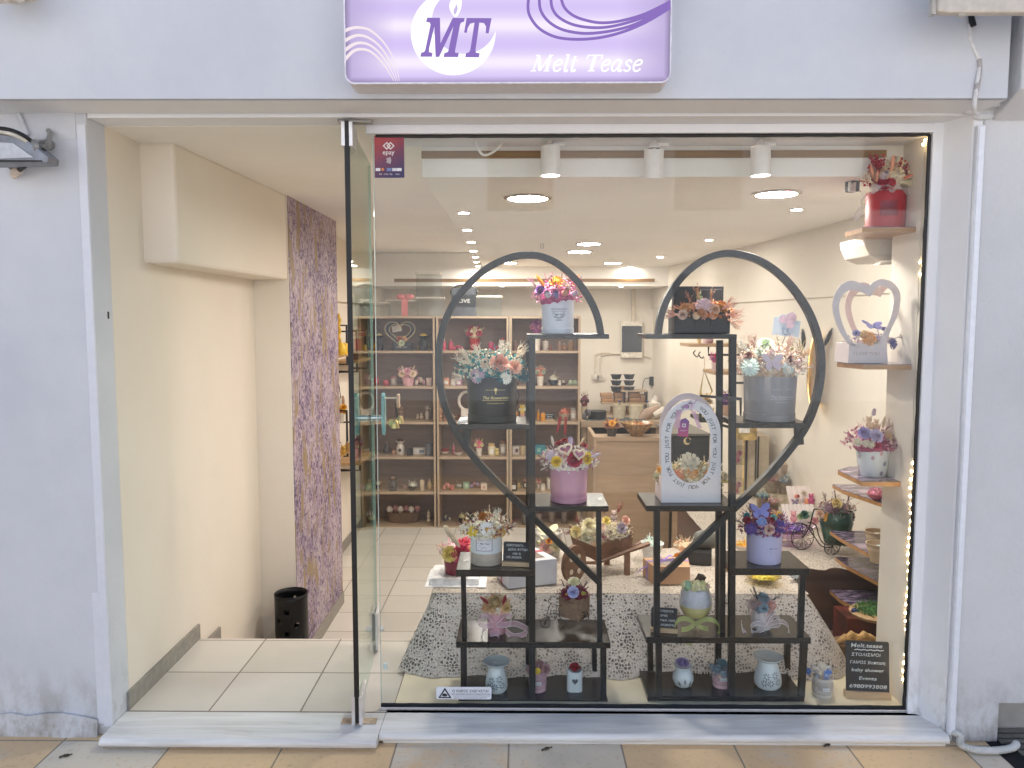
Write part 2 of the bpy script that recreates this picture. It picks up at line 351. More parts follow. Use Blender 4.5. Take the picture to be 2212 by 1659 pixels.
def bloom(kind, root, p, r, d, c1, c2=None, roll=None, scl=None):
    me, n = shape(kind); o = bpy.data.objects.new(NAMES[kind], me); col.objects.link(o); o.parent = root
    o.location = Vector(p) - ORG[root.name]; d = Vector(d).normalized()
    if kind == 'bear': o.rotation_euler = (0, 0, roll or 0)
    elif kind in ('butterfly', 'heart', 'shell'):
        z = d; x = Vector((0, 0, 1)).cross(z) * -1; x = Vector((1, 0, 0)) if x.length < .1 else x.normalized(); x = Vector((abs(x.x), x.y if x.x > 0 else -x.y, 0)).normalized(); y = z.cross(x)
        q = Matrix((x, y, z)).transposed().to_quaternion(); o.rotation_mode = 'QUATERNION'; o.rotation_quaternion = q @ Quaternion((0, 0, 1), roll or 0)
    else:
        o.rotation_mode = 'QUATERNION'; o.rotation_quaternion = d.to_track_quat('Z', 'Y') @ Quaternion((0, 0, 1), random.uniform(0, 6.28) if roll is None else roll)
    o.scale = (r, r, r) if scl is None else tuple(r * k for k in scl)
    cs = [c1, c2 or c1]
    for i in range(n):
        o.material_slots[i].link = 'OBJECT'; o.material_slots[i].material = M(cs[i], .5, var=.1, sc_=30, bp=.2, sss=.15 if kind in ('rose', 'peony', 'tulip', 'bear') else 0)
    ORG[o.name] = ORG[root.name]; return o
def filler(root, c, rx, ry, rz, n, s, cols, name='dried_flowers', lo=-.25):
    mb = MB(); c = Vector(c)
    for i in range(n):
        a = random.uniform(0, 2 * math.pi); e = random.uniform(lo, 1); k = random.uniform(.72, 1.04)
        cz = math.sqrt(max(0, 1 - e * e)); d = Vector((cz * math.cos(a), cz * math.sin(a), e)); p = c + Vector((d.x * rx, d.y * ry, d.z * rz)) * k
        mb.cur = random.randrange(len(cols)); q = random.random(); ss = s * random.uniform(.55, 1.2)
        if q < .35: mb.ell(p, ss * .5, ss * .5, ss * .45, 6, 4)
        elif q < .8:
            u = d.orthogonal().normalized(); w2 = d.cross(u); k0 = random.random() * 6
            vs = [p]; fs = []
            for j in range(5):
                b = k0 + j * 1.2566
                vs += [p + (u * math.cos(b - .45) + w2 * math.sin(b - .45)) * ss * .6 + d * ss * .25, p + (u * math.cos(b) + w2 * math.sin(b)) * ss + d * ss * random.uniform(0, .5), p + (u * math.cos(b + .45) + w2 * math.sin(b + .45)) * ss * .6 + d * ss * .25]; fs.append((0, 3 * j + 1, 3 * j + 2, 3 * j + 3))
            mb.add(vs, fs)
        else:
            d2 = (d + Vector((random.uniform(-.5, .5), random.uniform(-.5, .5), random.uniform(-.2, .5)))).normalized(); L = ss * random.uniform(1.5, 3)
            mb.tube([p - d2 * L * .4, p + d2 * L * .3, p + d2 * L + Vector((0, 0, .2 * L))], [ss * .12, ss * .1, ss * .05], 4)
            for k2 in range(3): q2 = p + d2 * L * (.3 + .3 * k2); mb.ell(q2, ss * .22, ss * .22, ss * .25, 5, 3)
    mb.cur = 0; mb.ell(c - Vector((0, 0, rz * .1)), rx * .72, ry * .72, rz * .72, 12, 8)
    return mb.build(name, [M(h, .65, var=.15, sc_=90, bp=.2) for h in cols], root)
# ================================================================ SETTING
GZ = -.04
plas = plaster('facade_plaster', 'd2d5db', 'c4c8d0', 'a9a9ab', .45, .3, 1)
stuc = plaster('facade_stucco', 'd2d4d8', 'c6c8cc', 'a8a49e', .6, .7, 1)
cream = plaster('cream_wall_paint', 'e4dcd0', 'dfd6c9', 'ccc2b3', .25, .12)
ceilm = plaster('ceiling_paint', 'f0ede8', 'ebe7e1', 'c4bdb4', .12, .08)
whitem = M('e6e6e8', .4, var=.02, sc_=12)
pj = PZ(853, 1620, GZ).x
pav = gridtile('pavement_slabs', 'e2c298', 'd9cdbb', '948776', .376, .5, pj, 2.47 - .5, .006, .8, spots='b39269')
mb = MB(); mb.box(-120, 120, -1.6, 2.62, GZ - .12, GZ); o = struct(mb.build('pavement', pav))
mb = MB(); mb.quad((-120, -120, GZ - .09), (120, -120, GZ - .09), (120, -1.6, GZ - .09), (-120, -1.6, GZ - .09)); struct(mb.build('road', M('a3a19c', .9, var=.1, sc_=8)))  # unseen road behind the camera, added in grey so bounced light stays neutral
opp = thing('unseen_opposite_building', 'unseen house across the street, added to throw light onto the shopfront', 'building', (0, -9, GZ))
mb = MB(); mb.box(-16, 16, -12, -9, GZ - .1, 6.5); mb.build('wall', plaster('opposite_render', 'e2e5ea', 'd8dce2'), opp)  # unseen sunlit wall, added to bounce frontal light at sill and beam
for i in range(9):
    for z0, z1 in ((0, 2.2), (3.4, 5.2)):
        if i % 2 or z0 > 1:
            x = -13.6 + 3.4 * i; mb = MB(); mb.box(x - .6, x + .6, -9.02, -8.96, z0, z1); mb.build('shutter', M(('5d6a78', '6b5a4a', '8b8f94')[i % 3], .7, var=.06), opp)  # dark panels put in to give the window reflections some structure
# ---- facade of the building
shop = thing('shop_building', 'white plastered shopfront wall with deep beam around door and display window', 'building', (0, 2.5, 0))
mb = MB()
mb.prism([(-9, 2.51, GZ), (-1.3915, 2.51, GZ), (-1.3895, 2.6195, GZ), (-9, 2.6195, GZ)], (0, 0, 2.1 - GZ)); mb.build('pillar', plas, shop, bev=.004)
mb = MB(); mb.box(-1.42, -1.392, 2.5035, 2.512, -.01, 2.0); mb.box(-1.444, -1.42, 2.507, 2.512, .0, .46); mb.build('edge_trim', M('d6d9e2', .5, var=.01, bp=0), shop, bev=.002)
mb = MB()
# rough thickened plaster along the foot of the left pillar
top = [(-9 + .06 * i, 2.502 - random.uniform(0, .006), .03 + random.uniform(-.012, .012)) for i in range(127)]
mb.strip([(x, 2.495 - random.uniform(0, .01), GZ) for x, y, z in top], top, (0, .012, 0)); mb.build('plaster_foot', stuc, shop, smooth=True)
bright_plas = plaster('brightened_plaster', 'eceef2', 'e2e4e9', 'bdbdc0', .3, .12, 1)  # lighter copy of the facade plaster, brightness put in for missing light
mb = MB(); zb = 2.052
mb.prism([(-9, 2.36, zb + .003), (1.448, 2.36, zb - .02), (1.448, 2.36, 3.9), (-9, 2.36, 3.9)], (0, .5, 0)); mb.build('beam', plas, shop, bev=.004); mb = MB(); mb.quad((-9, 2.362, zb), (-9, 2.508, zb), (1.446, 2.508, zb - .023), (1.446, 2.362, zb - .023)); mb.build('beam_underside', bright_plas, shop)  # underside sheet takes the brightened colour to offset shade below the beam
mb = MB(); mb.box(-1.3885, 1.43, 2.512, 2.62, 2.022, 2.06); mb.box(-.512, 1.36, 2.603, 2.8, 1.992, 2.0215); mb.build('lintel', bright_plas, shop, bev=.002)
mb = MB(); mb.box(-1.6, -1.425, 2.5078, 2.511, 1.955, 2.045); mb.build('plaster_patch', plas, shop, bev=.001)
mb = MB(); q = P(232, 681, 2.618); mb.box(-1.3895, -1.3875, 2.585, 2.592, q.z - .012, q.z + .012); mb.build('latch_slot', M('101012', .6), shop); mb = MB(); q = P(264, 268, 2.62); mb.tube([q + Vector((0, 0, .01)), q, q + Vector((.008, -.006, -.004))], .003, 6); mb.build('ceiling_stud', M('d9d5cc', .5), shop)
# right hand reveal and pillars
mb = MB(); mb.prism([(1.3595, 2.627, GZ), (1.3595, 2.604, GZ), (1.39, 2.6, GZ), (1.43, 2.5, GZ), (1.462, 2.5, GZ), (1.462, 2.627, GZ)], (0, 0, 2.1 - GZ)); mb.build('reveal', bright_plas, shop, bev=.003)
xa = P(2138, 900, 2.495).x; xb = P(2157, 1560, 2.495).x; zc = P(2157, 1520, 2.495).z; zd = P(2157, 1608, 2.495).z
mb = MB(); mb.prism([(1.4625, 2.495, GZ), (xb, 2.495, GZ), (xb, 2.495, zc), (9, 2.495, zc), (9, 2.495, 3.9), (1.4625, 2.495, 3.9)], (0, .4, 0)); mb.build('stucco_pillar', stuc, shop, bev=.004)
mb = MB(); mb.box(xb, 9, 2.58, 2.89, GZ, zc); mb.build('recess_wall', M('a9a8a6', .9, var=.1, sc_=8), shop)
xp = P(2192, 100, 2.4).x
mb = MB(); mb.box(1.45, P(2134, 100, 2.38).x, 2.38, 2.494, 2.036, 3.9); mb.box(P(2134, 100, 2.38).x, xp, 2.46, 2.494, 2.036, 3.9); mb.build('beam_end', M('d6d8dc', .7, bp=.3), shop)
mb = MB(); mb.prism([(xp, 2.494, 2.0), (xp, 2.36, 2.06), (xp, 2.36, 3.9), (xp, 2.494, 3.9)], (1.5, 0, 0))
mb.prism([(1.64, 2.494, 1.78), (9, 2.494, 1.2), (9, 2.47, 1.2), (9, 2.36, 2.0), (9, 2.36, 2.2), (1.6, 2.36, 2.2)], (0, .001, 0)) if 0 else None
mb.build('stucco_buttress', stuc, shop, bev=.006)
# thin hairline cracks and a smear of filler on the plaster corner
mb = MB()
for i in range(14):
    a = random.uniform(0, 6.28); p = P(2106 + random.uniform(-8, 60), 240 + random.uniform(-8, 14), 2.49); mb.ell(p, random.uniform(.01, .035), .006, random.uniform(.006, .016), 10, 6)
mb.build('plaster_smear', stuc, shop, smooth=True)
# rear and outer shell of the building
mb = MB(); mb.box(-9, 9, 8.6, 8.8, -.7, 3.9); mb.box(-9, -8.8, 2.9, 8.6, -.7, 3.9); mb.box(8.8, 9, 2.9, 8.6, -.7, 3.9); mb.box(-9, 9, 2.9, 8.6, 3.7, 3.9); mb.build('outer_shell', plas, shop)
# ---- marble sill and threshold
mar = None
def marble(name, a, c, vein):
    m, t, b = base(name); n = N(t, 'ShaderNodeTexNoise', Scale=3.0, Detail=9.0, Roughness=.65, Distortion=1.6); t.links.new(tc(t, (.5, 5, 5)), n.inputs['Vector'])
    t.links.new(ramp(t, n.outputs[0], [(.3, vein), (.48, a), (.7, c)]), b.inputs['Base Color']); b.inputs['Roughness'].default_value = .38
    n2 = N(t, 'ShaderNodeTexNoise', Scale=120); t.links.new(tc(t), n2.inputs['Vector']); bump(t, b, n2.outputs[0], .15, .001); return m
marb = marble('grey_marble', 'dcdbd9', 'eeeeee', 'c4c2c0')
def nosed(mb, x0, x1, yb, yf, zt, th):
    prof = [(yb, zt), (yf + th / 2, zt)] + [(yf + th / 2 - th / 2 * math.sin(a), zt - th / 2 + th / 2 * math.cos(a)) for a in [math.pi * k / 8 for k in range(1, 9)]] + [(yb, zt - th)]
    mb.prism([(x0, y, z) for y, z in prof], (x1 - x0, 0, 0))
xs = P(818, 1570, 2.45).x
mb = MB(); nosed(mb, -1.388, xs - .002, 2.592, 2.41, -.001, .03); struct_th = mb.build('door_threshold', marb, shop, smooth=True)
mb = MB(); nosed(mb, xs, 1.425, 2.61, 2.452, .0, .03); mb.box(xs + .01, 1.42, 2.468, 2.6, GZ, -.0305); mb.build('window_sill', marb, shop, smooth=True)
mb = MB(); mb.box(-1.385, xs - .004, 2.43, 2.6, GZ, -.032); mb.build('threshold_bed', M('9d9a96', .9), shop)
# ---- interior shell
ft = gridtile('shop_floor_tiles', 'cac4bb', 'd6d0c8', '857d74', .33, .31, -1.25 - .33, 4.611, .006, .28)
ft2 = gridtile('landing_tiles', 'cac4bb', 'd5cfc7', '7d756c', .3245, .3, -1.098 - .3245 * 2, 2.895, .006, .3)
mb = MB(); mb.box(-1.6, 2.0, 2.9, 8.6, -.65, -.55); struct(mb.build('shop_floor', ft))
mb = MB(); mb.box(-1.45, 1.9, 2.592, 3.214, -.2, 0); struct(mb.build('landing_floor', ft2))
mb = MB()
for k in range(3): mb.box(-1.6, -.5, 3.214 + .2 * k, 3.414 + .2 * k, -.56, -.1375 * (k + 1))
struct(mb.build('stairs', ft2))
mb = MB(); mb.prism([(-1.391, 2.62, -.6), (-1.40, 4.05, -.6), (-1.40, 4.05, 2.03), (-1.391, 2.62, 2.03)], (-.2, 0, 0))
mb.box(-1.7, -1.213, 4.05, 5.1, -.6, 2.03); mb.box(-1.7, -1.478, 5.1, 8.6, -.6, 2.03); mb.box(-1.478, -1.44, 5.1, 8.6, 1.52, 2.03)
struct(mb.build('left_wall', cream, bev=.004)); mb = MB(); mb.prism([(-1.5, 2.86, 1.585), (-1.268, 2.86, 1.585), (-1.216, 4.049, 1.585), (-1.5, 4.049, 1.585)], (0, 0, .44)); struct(mb.build('wall_bulkhead', cream, bev=.014))
mb = MB(); rw = [(1.79, 2.0), (1.79, 2.62), (1.36, 8.6)]
mb.prism([(1.77, 2.62, -.6), (1.385, 8.6, -.6), (1.385, 8.6, 2.03), (1.77, 2.62, 2.03)], (.2, 0, 0)); mb.prism([(1.745, 2.9, 1.5), (1.36, 8.6, 1.5), (1.36, 8.6, 2.03), (1.745, 2.9, 2.03)], (.03, 0, 0))
struct(mb.build('right_wall', cream))
mb = MB(); mb.box(-1.7, 2, 8.2, 8.4, -.6, 2.03); struct(mb.build('back_wall', cream))
mb = MB(); mb.box(1.3595, 1.8, 2.63, 2.855, -.1, 2.03); struct(mb.build('window_pilaster', cream))
mb = MB(); mb.box(-1.8, 2.1, 2.62, 8.4, 2.021, 2.12); struct(mb.build('ceiling', ceilm))
mb = MB(); mb.box(-.352, 1.9, 2.80, 7.5, 1.885, 2.019); mb.box(-1.44, 1.9, 7.5, 8.3, 1.70, 2.018); so_ = struct(mb.build('dropped_ceiling', ceilm, bev=.002))
# reveals of the window pocket
gold = wood('gold_strip_veneer', '7a5a33', '93703f', 0, 1, .45)
mb = MB(); mb.box(-.352, P(1915, 335, 2.795).x, 2.794, 2.80, P(1400, 341, 2.795).z, P(1400, 325, 2.795).z)
o = mb.build('cove_strip', gold); tag(o, 'gold brown strip set along the dropped ceiling edge behind the spotlights', 'trim')
mb = MB(); mb.box(-1.22, 1.30, 7.494, 7.5, P(1100, 609, 7.49).z, P(1100, 602, 7.49).z); o = mb.build('cove_strip', gold); tag(o, 'thin brown strip along the beam at the back of the shop', 'trim')
skm = M('8f8b84', .5, var=.06)
mb = MB(); mb.prism([(-1.392, 2.60, 0), (-1.396, 3.214, 0), (-1.396, 3.214, .065), (-1.392, 2.60, .065)], (.012, 0, 0)); struct(mb.build('landing_skirting', skm))
mb = MB(); mb.prism([(-1.395, 3.216, -.1375), (-1.397, 3.44, -.1375), (-1.397, 3.44, -.04), (-1.395, 3.216, -.04)], (.012, 0, 0)); mb.box(-1.2125, -1.2, 4.05, 5.1, -.55, -.47); mb.box(-1.2125, -1.4, 5.1005, 5.112, -.55, -.47); mb.box(-1.4775, -1.465, 5.1, 8.2, -.55, -.47); struct(mb.build('skirting_board', skm))
# wallpapered column face
def wallpaper():
    m, t, b = base('purple_ochre_wallpaper')
    n = N(t, 'ShaderNodeTexNoise', Scale=30, Detail=4.0, Roughness=.65, Distortion=1.8); t.links.new(tc(t, (1, 1, .75), (.5, 0, 0)), n.inputs['Vector'])
    big = N(t, 'ShaderNodeTexNoise', Scale=2.6, Detail=3.0); t.links.new(tc(t, (1, 1.3, 1)), big.inputs['Vector'])
    ad = N(t, 'ShaderNodeMath', operation='MULTIPLY_ADD'); t.links.new(big.outputs[0], ad.inputs[0]); ad.inputs[1].default_value = .38; t.links.new(n.outputs[0], ad.inputs[2])
    c = ramp(t, ad.outputs[0], [(.55, '4c3c5c'), (.62, '6f5f7e'), (.68, '9a8a9c'), (.8, 'b8aab0')])
    o_ = N(t, 'ShaderNodeTexNoise', Scale=5.5, Detail=2.0); t.links.new(tc(t, (1, 3.2, .8)), o_.inputs['Vector'])
    f = ramp(t, o_.outputs[0], [(.57, (0, 0, 0, 1)), (.63, (.9, .9, .9, 1))]); mx = N(t, 'ShaderNodeMix', data_type='RGBA'); t.links.new(f, mx.inputs[0]); t.links.new(c, mx.inputs[6]); mx.inputs[7].default_value = lin('94805e')
    t.links.new(mx.outputs[2], b.inputs['Base Color']); b.inputs['Roughness'].default_value = .6; return m
mb = MB(); mb.box(-1.2128, -1.2092, 4.052, 5.098, -.468, 2.02); mb.box(-1.40, -1.2092, 5.1, 5.103, -.468, 2.02); o = mb.build('wallpaper', wallpaper()); tag(o, 'purple and ochre patterned wallpaper covering the column by the stairs', 'wallpaper')
# ================================================================ LAMPS
def lampdata(name, kind, e, size=.1, c=(1, .93, .84)):
    l = bpy.data.lights.new(name, kind); l.energy = e * LAMP; l.color = c
    if kind == 'AREA': l.shape = 'DISK'; l.size = size
    return l
white_e = emit('lit_diffuser', 'fff3e2', 2)
chrome = M('c9c5bf', .25, 1, var=.02)
def downlight(name, label, u, v, z, rpx, e, group):
    c = PZ(u, v, z); r = rpx * c.y / F
    t = thing(name, label, 'ceiling light', c, group)
    mb = MB(); mb.lathe(c, [(r * 1.0, 0), (r * 1.0, -.006), (r * 1.16, -.004), (r * 1.18, 0)], 28, cap=False); mb.build('rim', chrome, t, True)
    mb = MB(); mb.lathe(c, [(r * .99, -.002), (r * .99, -.004)], 28); mb.build('diffuser', white_e, t)
    l = bpy.data.objects.new('lamp', lampdata('lamp', 'AREA', e, r * 1.9)); col.objects.link(l); l.parent = t; l.location = (0, 0, -.006); l.visible_camera = True
for i, (u, v, r, lb) in enumerate(((1140, 427, 44, 'large round lit ceiling panel at the front left above the heart stand'), (1677, 418, 44, 'large round lit ceiling panel at the front right of the shop'), (1272, 526, 25, 'round lit ceiling panel near the middle, the right one of the close pair'), (1252, 543, 25, 'round lit ceiling panel near the middle, just below and left of its twin'), (1324, 567.5, 18, 'small looking round lit panel deep in the shop right of the first arch'), (1098, 567, 18, 'round lit panel seen just under the top of the left heart arch'))):
    downlight('round_ceiling_panel', lb, u, v, 1.884, r, (8.5, 6.5, 6, 6, 3.6, 6)[i], 'round ceiling panels')
sm = [(1002, 458, 11.5), (1009, 495, 9.5), (1018, 521.5, 8.5), (1022, 541, 7.5), (1027, 554, 6.5), (1029.5, 565, 5.5), (1032, 574, 5)]
od = ['nearest', 'second', 'third', 'fourth', 'fifth', 'sixth', 'farthest']
for i, (u, v, r) in enumerate(sm): downlight('recessed_spot', 'small recessed spot, %s in the left row along the ceiling step' % od[i], u, v, 1.884, r, 1.7 if i < 2 else 2.2, 'small recessed ceiling spots')
for u, v, r, lb in ((1721, 451, 12, 'small recessed spot just right of the large right ceiling panel'), (1532, 517, 8, 'small recessed spot above the top of the right heart arch'), (1426, 554, 6.5, 'small recessed spot between the arches near the right wall'), (1361, 576, 5, 'tiny recessed spot at the far end of the right row')):
    downlight('recessed_spot', lb, u, v, 1.884, r, 1.6, 'small recessed ceiling spots')
downlight('recessed_spot', 'small recessed spot in the low back beam, behind the left arch', 1085, 617, 1.699, 5, 2.4, 'small recessed ceiling spots')
downlight('recessed_spot', 'small recessed spot in the low back beam above the fuse box', 1393 * .0 + 1341, 617.5, 1.699, 5, 2.4, 'small recessed ceiling spots')
spotw = M('e4dcd6', .45, var=.02)
for i, (u, vt, vb, lit, lb) in enumerate(((1189, 317, 380, 1, 'white cylinder spotlight, left of three hanging behind the window top'), (1413, 322, 382, 0, 'white cylinder spotlight in the middle, switched off and tilted away'), (1643, 318, 380, 1, 'white cylinder spotlight, right of three hanging behind the window top'))):
    Y = 2.71; a = P(u, vt, Y); b = P(u, vb, Y); t = thing('cylinder_spotlight', lb, 'spotlight', (a.x, Y, 2.0), 'white cylinder spotlights'); r = 20.5 * Y / F
    mb = MB(); tilt = 0 if lit else -.02
    prof = [(a.x, Y, a.z), (b.x, Y - tilt - .0, b.z)]
    mb.tube([a, a + (Vector(prof[1]) - a) * .5, Vector(prof[1])], r, 28, cap=not lit)
    if lit: mb.lathe((a.x, Y, a.z), [(1e-4, 0), (r, 0)], 28, cap=False)
    mb.build('lamp_body', spotw, t, True, 0)
    mb = MB(); mb.tube([a + Vector((0, 0, -.005)), (a.x, Y, 1.965)], .006, 10); mb.lathe((a.x, Y, 1.965), [(.02, 0), (.02, .006), (.008, .02), (.008, .055)], 16); mb.box(a.x, a.x + .05, Y - .01, Y + .01, 1.972, 1.98); mb.build('mount', spotw, t, True)
    if lit:
        mb = MB(); mb.lathe((b.x, Y, b.z + .002), [(r * .93, 0), (r * .93, .002)], 28); mb.build('lit_lens', emit('lit_lens', 'fff6ea', 6), t)
        l = bpy.data.objects.new('lamp', lampdata('lamp', 'SPOT', 34, c=(1, .90, .78))); l.data.spot_size = math.radians(58); l.data.spot_blend = .8; l.data.shadow_soft_size = .02; col.objects.link(l); l.parent = t; l.location = Vector((b.x, Y, b.z - .004)) - Vector(t.location); l.rotation_euler = (math.radians(13), 0, math.radians(0))
mb = MB(); mb.tube(smoothpath([P(1030, 296, 2.72), P(1030, 315, 2.72), P(1045, 335, 2.72), P(1070, 325, 2.72), P(1095, 300, 2.72), P(1130, 280, 2.72)], 5), .0045, 8); o = mb.build('lamp_cable', M('ddd6d0', .5), smooth=True); tag(o, 'loose white cable looping down from the ceiling left of the spotlights', 'cable')
# ================================================================ SHOP SIGN (backlit)
SY = 2.262; SM = lambda u, v, d=0: P(u, v, SY - d)
sx0 = P(746, 90, SY).x; sx1 = P(1448, 90, SY).x; sz0 = P(1100, 178.5, SY).z; sz1 = sz0 + .5
sign = thing('lightbox_sign', 'backlit lilac shop sign with crescent logo and white italic shop name', 'sign', ((sx0 + sx1) / 2, 2.31, sz0))
def rrect(x0, x1, z0, z1, r, y):
    out = []
    for cx, cz, a0 in ((x1 - r, z1 - r, 0), (x0 + r, z1 - r, 90), (x0 + r, z0 + r, 180), (x1 - r, z0 + r, 270)):
        out += [(cx + r * math.cos(math.radians(a0 + 15 * k)), y, cz + r * math.sin(math.radians(a0 + 15 * k))) for k in range(7)]
    return out
mb = MB(); mb.prism(rrect(sx0 - .003, sx1 + .003, sz0 - .003, sz1, .028, SY + .004), (0, .094, 0)); mb.build('box', M('d9d6dc', .4, var=.02), sign, bev=.001)
m = bpy.data.materials.new('backlit_lilac_face'); m.use_nodes = True; t = m.node_tree; t.nodes.clear()
g = N(t, 'ShaderNodeTexCoord'); s_ = N(t, 'ShaderNodeSeparateXYZ'); t.links.new(g.outputs['Object'], s_.inputs[0])
def mt(t, op, a, b=None, c=None):
    n = N(t, 'ShaderNodeMath', operation=op)
    for i, q in enumerate((a, b, c)):
        if q is None: continue
        if isinstance(q, (int, float)): n.inputs[i].default_value = q
        else: t.links.new(q, n.inputs[i])
    return n.outputs[0]
sn = mt(t, 'SINE', mt(t, 'MULTIPLY', mt(t, 'SUBTRACT', s_.outputs[2], .031), 2 * math.pi / .102)); bd = mt(t, 'MULTIPLY_ADD', sn, .5, .5)
ex = mt(t, 'MINIMUM', mt(t, 'SUBTRACT', (sx1 - sx0) / 2, mt(t, 'ABSOLUTE', s_.outputs[0])), s_.outputs[2]); exr = mt(t, 'MINIMUM', mt(t, 'MULTIPLY', ex, 55), 1.0); exs = mt(t, 'MINIMUM', mt(t, 'MULTIPLY', mt(t, 'SUBTRACT', (sx1 - sx0) / 2, mt(t, 'ABSOLUTE', s_.outputs[0])), 7), 1.0)
cl = ramp(t, mt(t, 'MULTIPLY', bd, exs), [(0, 'd5c4f5'), (.6, 'e2d5f8'), (1, 'f6ecfd')])
e = N(t, 'ShaderNodeEmission'); t.links.new(cl, e.inputs[0]); t.links.new(mt(t, 'MULTIPLY', mt(t, 'MULTIPLY', mt(t, 'MULTIPLY_ADD', exr, .45, .55), mt(t, 'MULTIPLY_ADD', exs, .25, .8)), .43), e.inputs[1]); oo = N(t, 'ShaderNodeOutputMaterial'); t.links.new(e.outputs[0], oo.inputs[0])
mb = MB(); mb.prism(rrect(sx0, sx1, sz0, sz1 - .005, .026, SY), (0, .004, 0)); mb.build('lit_face', m, sign)
mb = MB(); A = [Vector(p) for p in rrect(sx0 - .003, sx1 + .003, sz0 - .003, sz1, .028, SY - .003)]; B = [Vector(p) for p in rrect(sx0 + .0008, sx1 - .0008, sz0 + .0008, sz1 - .004, .025, SY - .003)]
mb.strip(A + [A[0]], B + [B[0]], (0, .006, 0)); mb.build('rim', M('e6e2ee', .35), sign)
EM = .42; we = emit('lit_white_print', 'ffffff', 1.2 * EM); pe = emit('backlit_purple_print', '9377c6', .98 * EM); pinkw = emit('lit_pale_print', 'fdeef4', 1.0 * EM)
cr = lambda x, y, d=.001: SM(553 + .25 * x, .25 * y, d)
mb = MB(); c0 = (979, 71, 91.5); c1 = (1003, 46, 70.5)
import itertools
d = math.hypot(c1[0] - c0[0], c1[1] - c0[1]); aa = math.atan2(c1[1] - c0[1], c1[0] - c0[0]); al = math.acos((c0[2] ** 2 + d * d - c1[2] ** 2) / (2 * c0[2] * d)); be = math.acos((c1[2] ** 2 + d * d - c0[2] ** 2) / (2 * c1[2] * d))
o0, o1 = aa + al, aa - al + 2 * math.pi; i0, i1 = aa + math.pi - be, aa + math.pi + be
mb.strip([SM(c0[0] + c0[2] * math.cos(o0 + (o1 - o0) * k / 60), c0[1] + c0[2] * math.sin(o0 + (o1 - o0) * k / 60), .001) for k in range(61)], [SM(c1[0] + c1[2] * math.cos(i0 + (i1 - i0) * k / 60), c1[1] + c1[2] * math.sin(i0 + (i1 - i0) * k / 60), .001) for k in range(61)])
fl = smoothpath([SM(a, b, .001) for a, b in ((984, 37), (973, 24), (971, 8), (981, -12), (987, -26), (996, -6), (997, 12), (993, 26))], 4, True); mb.quad(*fl); mb.build('crescent_and_flame', we, sign)
mb = MB(); mb.quad(*smoothpath([SM(a, b, .002) for a, b in ((982, 32), (979.5, 24), (983, 16), (986, 9), (988.5, 18), (986.5, 26))], 4, True)); mb.build('flame_core', emit('backlit_lilac_print', 'd6c6f4', .95 * EM), sign)
Mo = [(1480, 152), (1590, 154), (1594, 375), (1700, 154), (1803, 156), (1797, 188), (1780, 192), (1765, 205), (1720, 440), (1722, 455), (1752, 458), (1746, 493), (1622, 493), (1628, 458), (1652, 452), (1662, 440), (1705, 230), (1582, 492), (1552, 492), (1541, 230), (1495, 420), (1495, 450), (1525, 458), (1520, 490), (1420, 490), (1428, 455), (1450, 450), (1462, 435), (1508, 215), (1502, 195), (1470, 188)]
To = [(1820, 155), (2036, 157), (2010, 288), (1985, 287), (1988, 230), (1970, 200), (1930, 195), (1897, 430), (1900, 455), (1932, 460), (1926, 495), (1808, 494), (1815, 460), (1840, 452), (1852, 430), (1888, 195), (1850, 205), (1828, 245), (1822, 283), (1798, 282)]
for nm, O in (('letter', Mo), ('letter', To)):
    mb = MB(); mb.quad(*[cr(x, y, .0035) for x, y in O][::-1]); mb.build(nm, pe, sign)
def strokeq(mb, pts, w0, w1, fn, k=5):
    pl = smoothpath([Vector((x, y, 0)) for x, y in pts], k); n = len(pl); A = []; B = []
    for i, p in enumerate(pl):
        d = (pl[min(i + 1, n - 1)] - pl[max(i - 1, 0)]).normalized(); q = Vector((-d.y, d.x, 0)) * (w0 + (w1 - w0) * i / (n - 1)) / 2; A.append(fn(p.x + q.x, p.y + q.y)); B.append(fn(p.x - q.x, p.y - q.y))
    mb.strip(A, B)
mb = MB()
for k, wv in enumerate(([(748, 275), (820, 245), (890, 238), (980, 258), (1080, 340), (1160, 450), (1210, 570), (1240, 700)], [(748, 365), (830, 318), (900, 305), (980, 330), (1070, 400), (1140, 500), (1195, 610), (1222, 700)], [(748, 452), (830, 390), (900, 370), (980, 388), (1060, 450), (1130, 540), (1180, 630), (1208, 700)], [(748, 540), (830, 450), (900, 425), (980, 440), (1060, 505), (1120, 580), (1170, 660), (1192, 700)])):
    strokeq(mb, wv, 31, 4, lambda x, y: cr(max(x, 762), y, .0012 + .0003 * k))
mb.build('wave_stripes', pinkw, sign)
mb = MB()
for k, wv in enumerate(([(150, -60), (138, 60), (160, 150), (240, 250), (380, 320), (560, 340), (760, 325), (960, 275), (1160, 190), (1368, 66)], [(235, -60), (245, 80), (310, 180), (420, 250), (560, 283), (700, 287), (900, 258), (1100, 195), (1368, 52)], [(335, -60), (345, 60), (400, 145), (520, 210), (680, 238), (850, 230), (1050, 180), (1250, 103), (1368, 36)], [(415, -60), (450, 60), (540, 140), (680, 185), (800, 197), (950, 178), (1150, 120), (1368, 14)])):
    strokeq(mb, wv, 25, 26, lambda x, y: SM(1106 + .25 * x, .25 * y, .0012 + .0003 * k))
mb.build('loop_stripes', pe, sign)
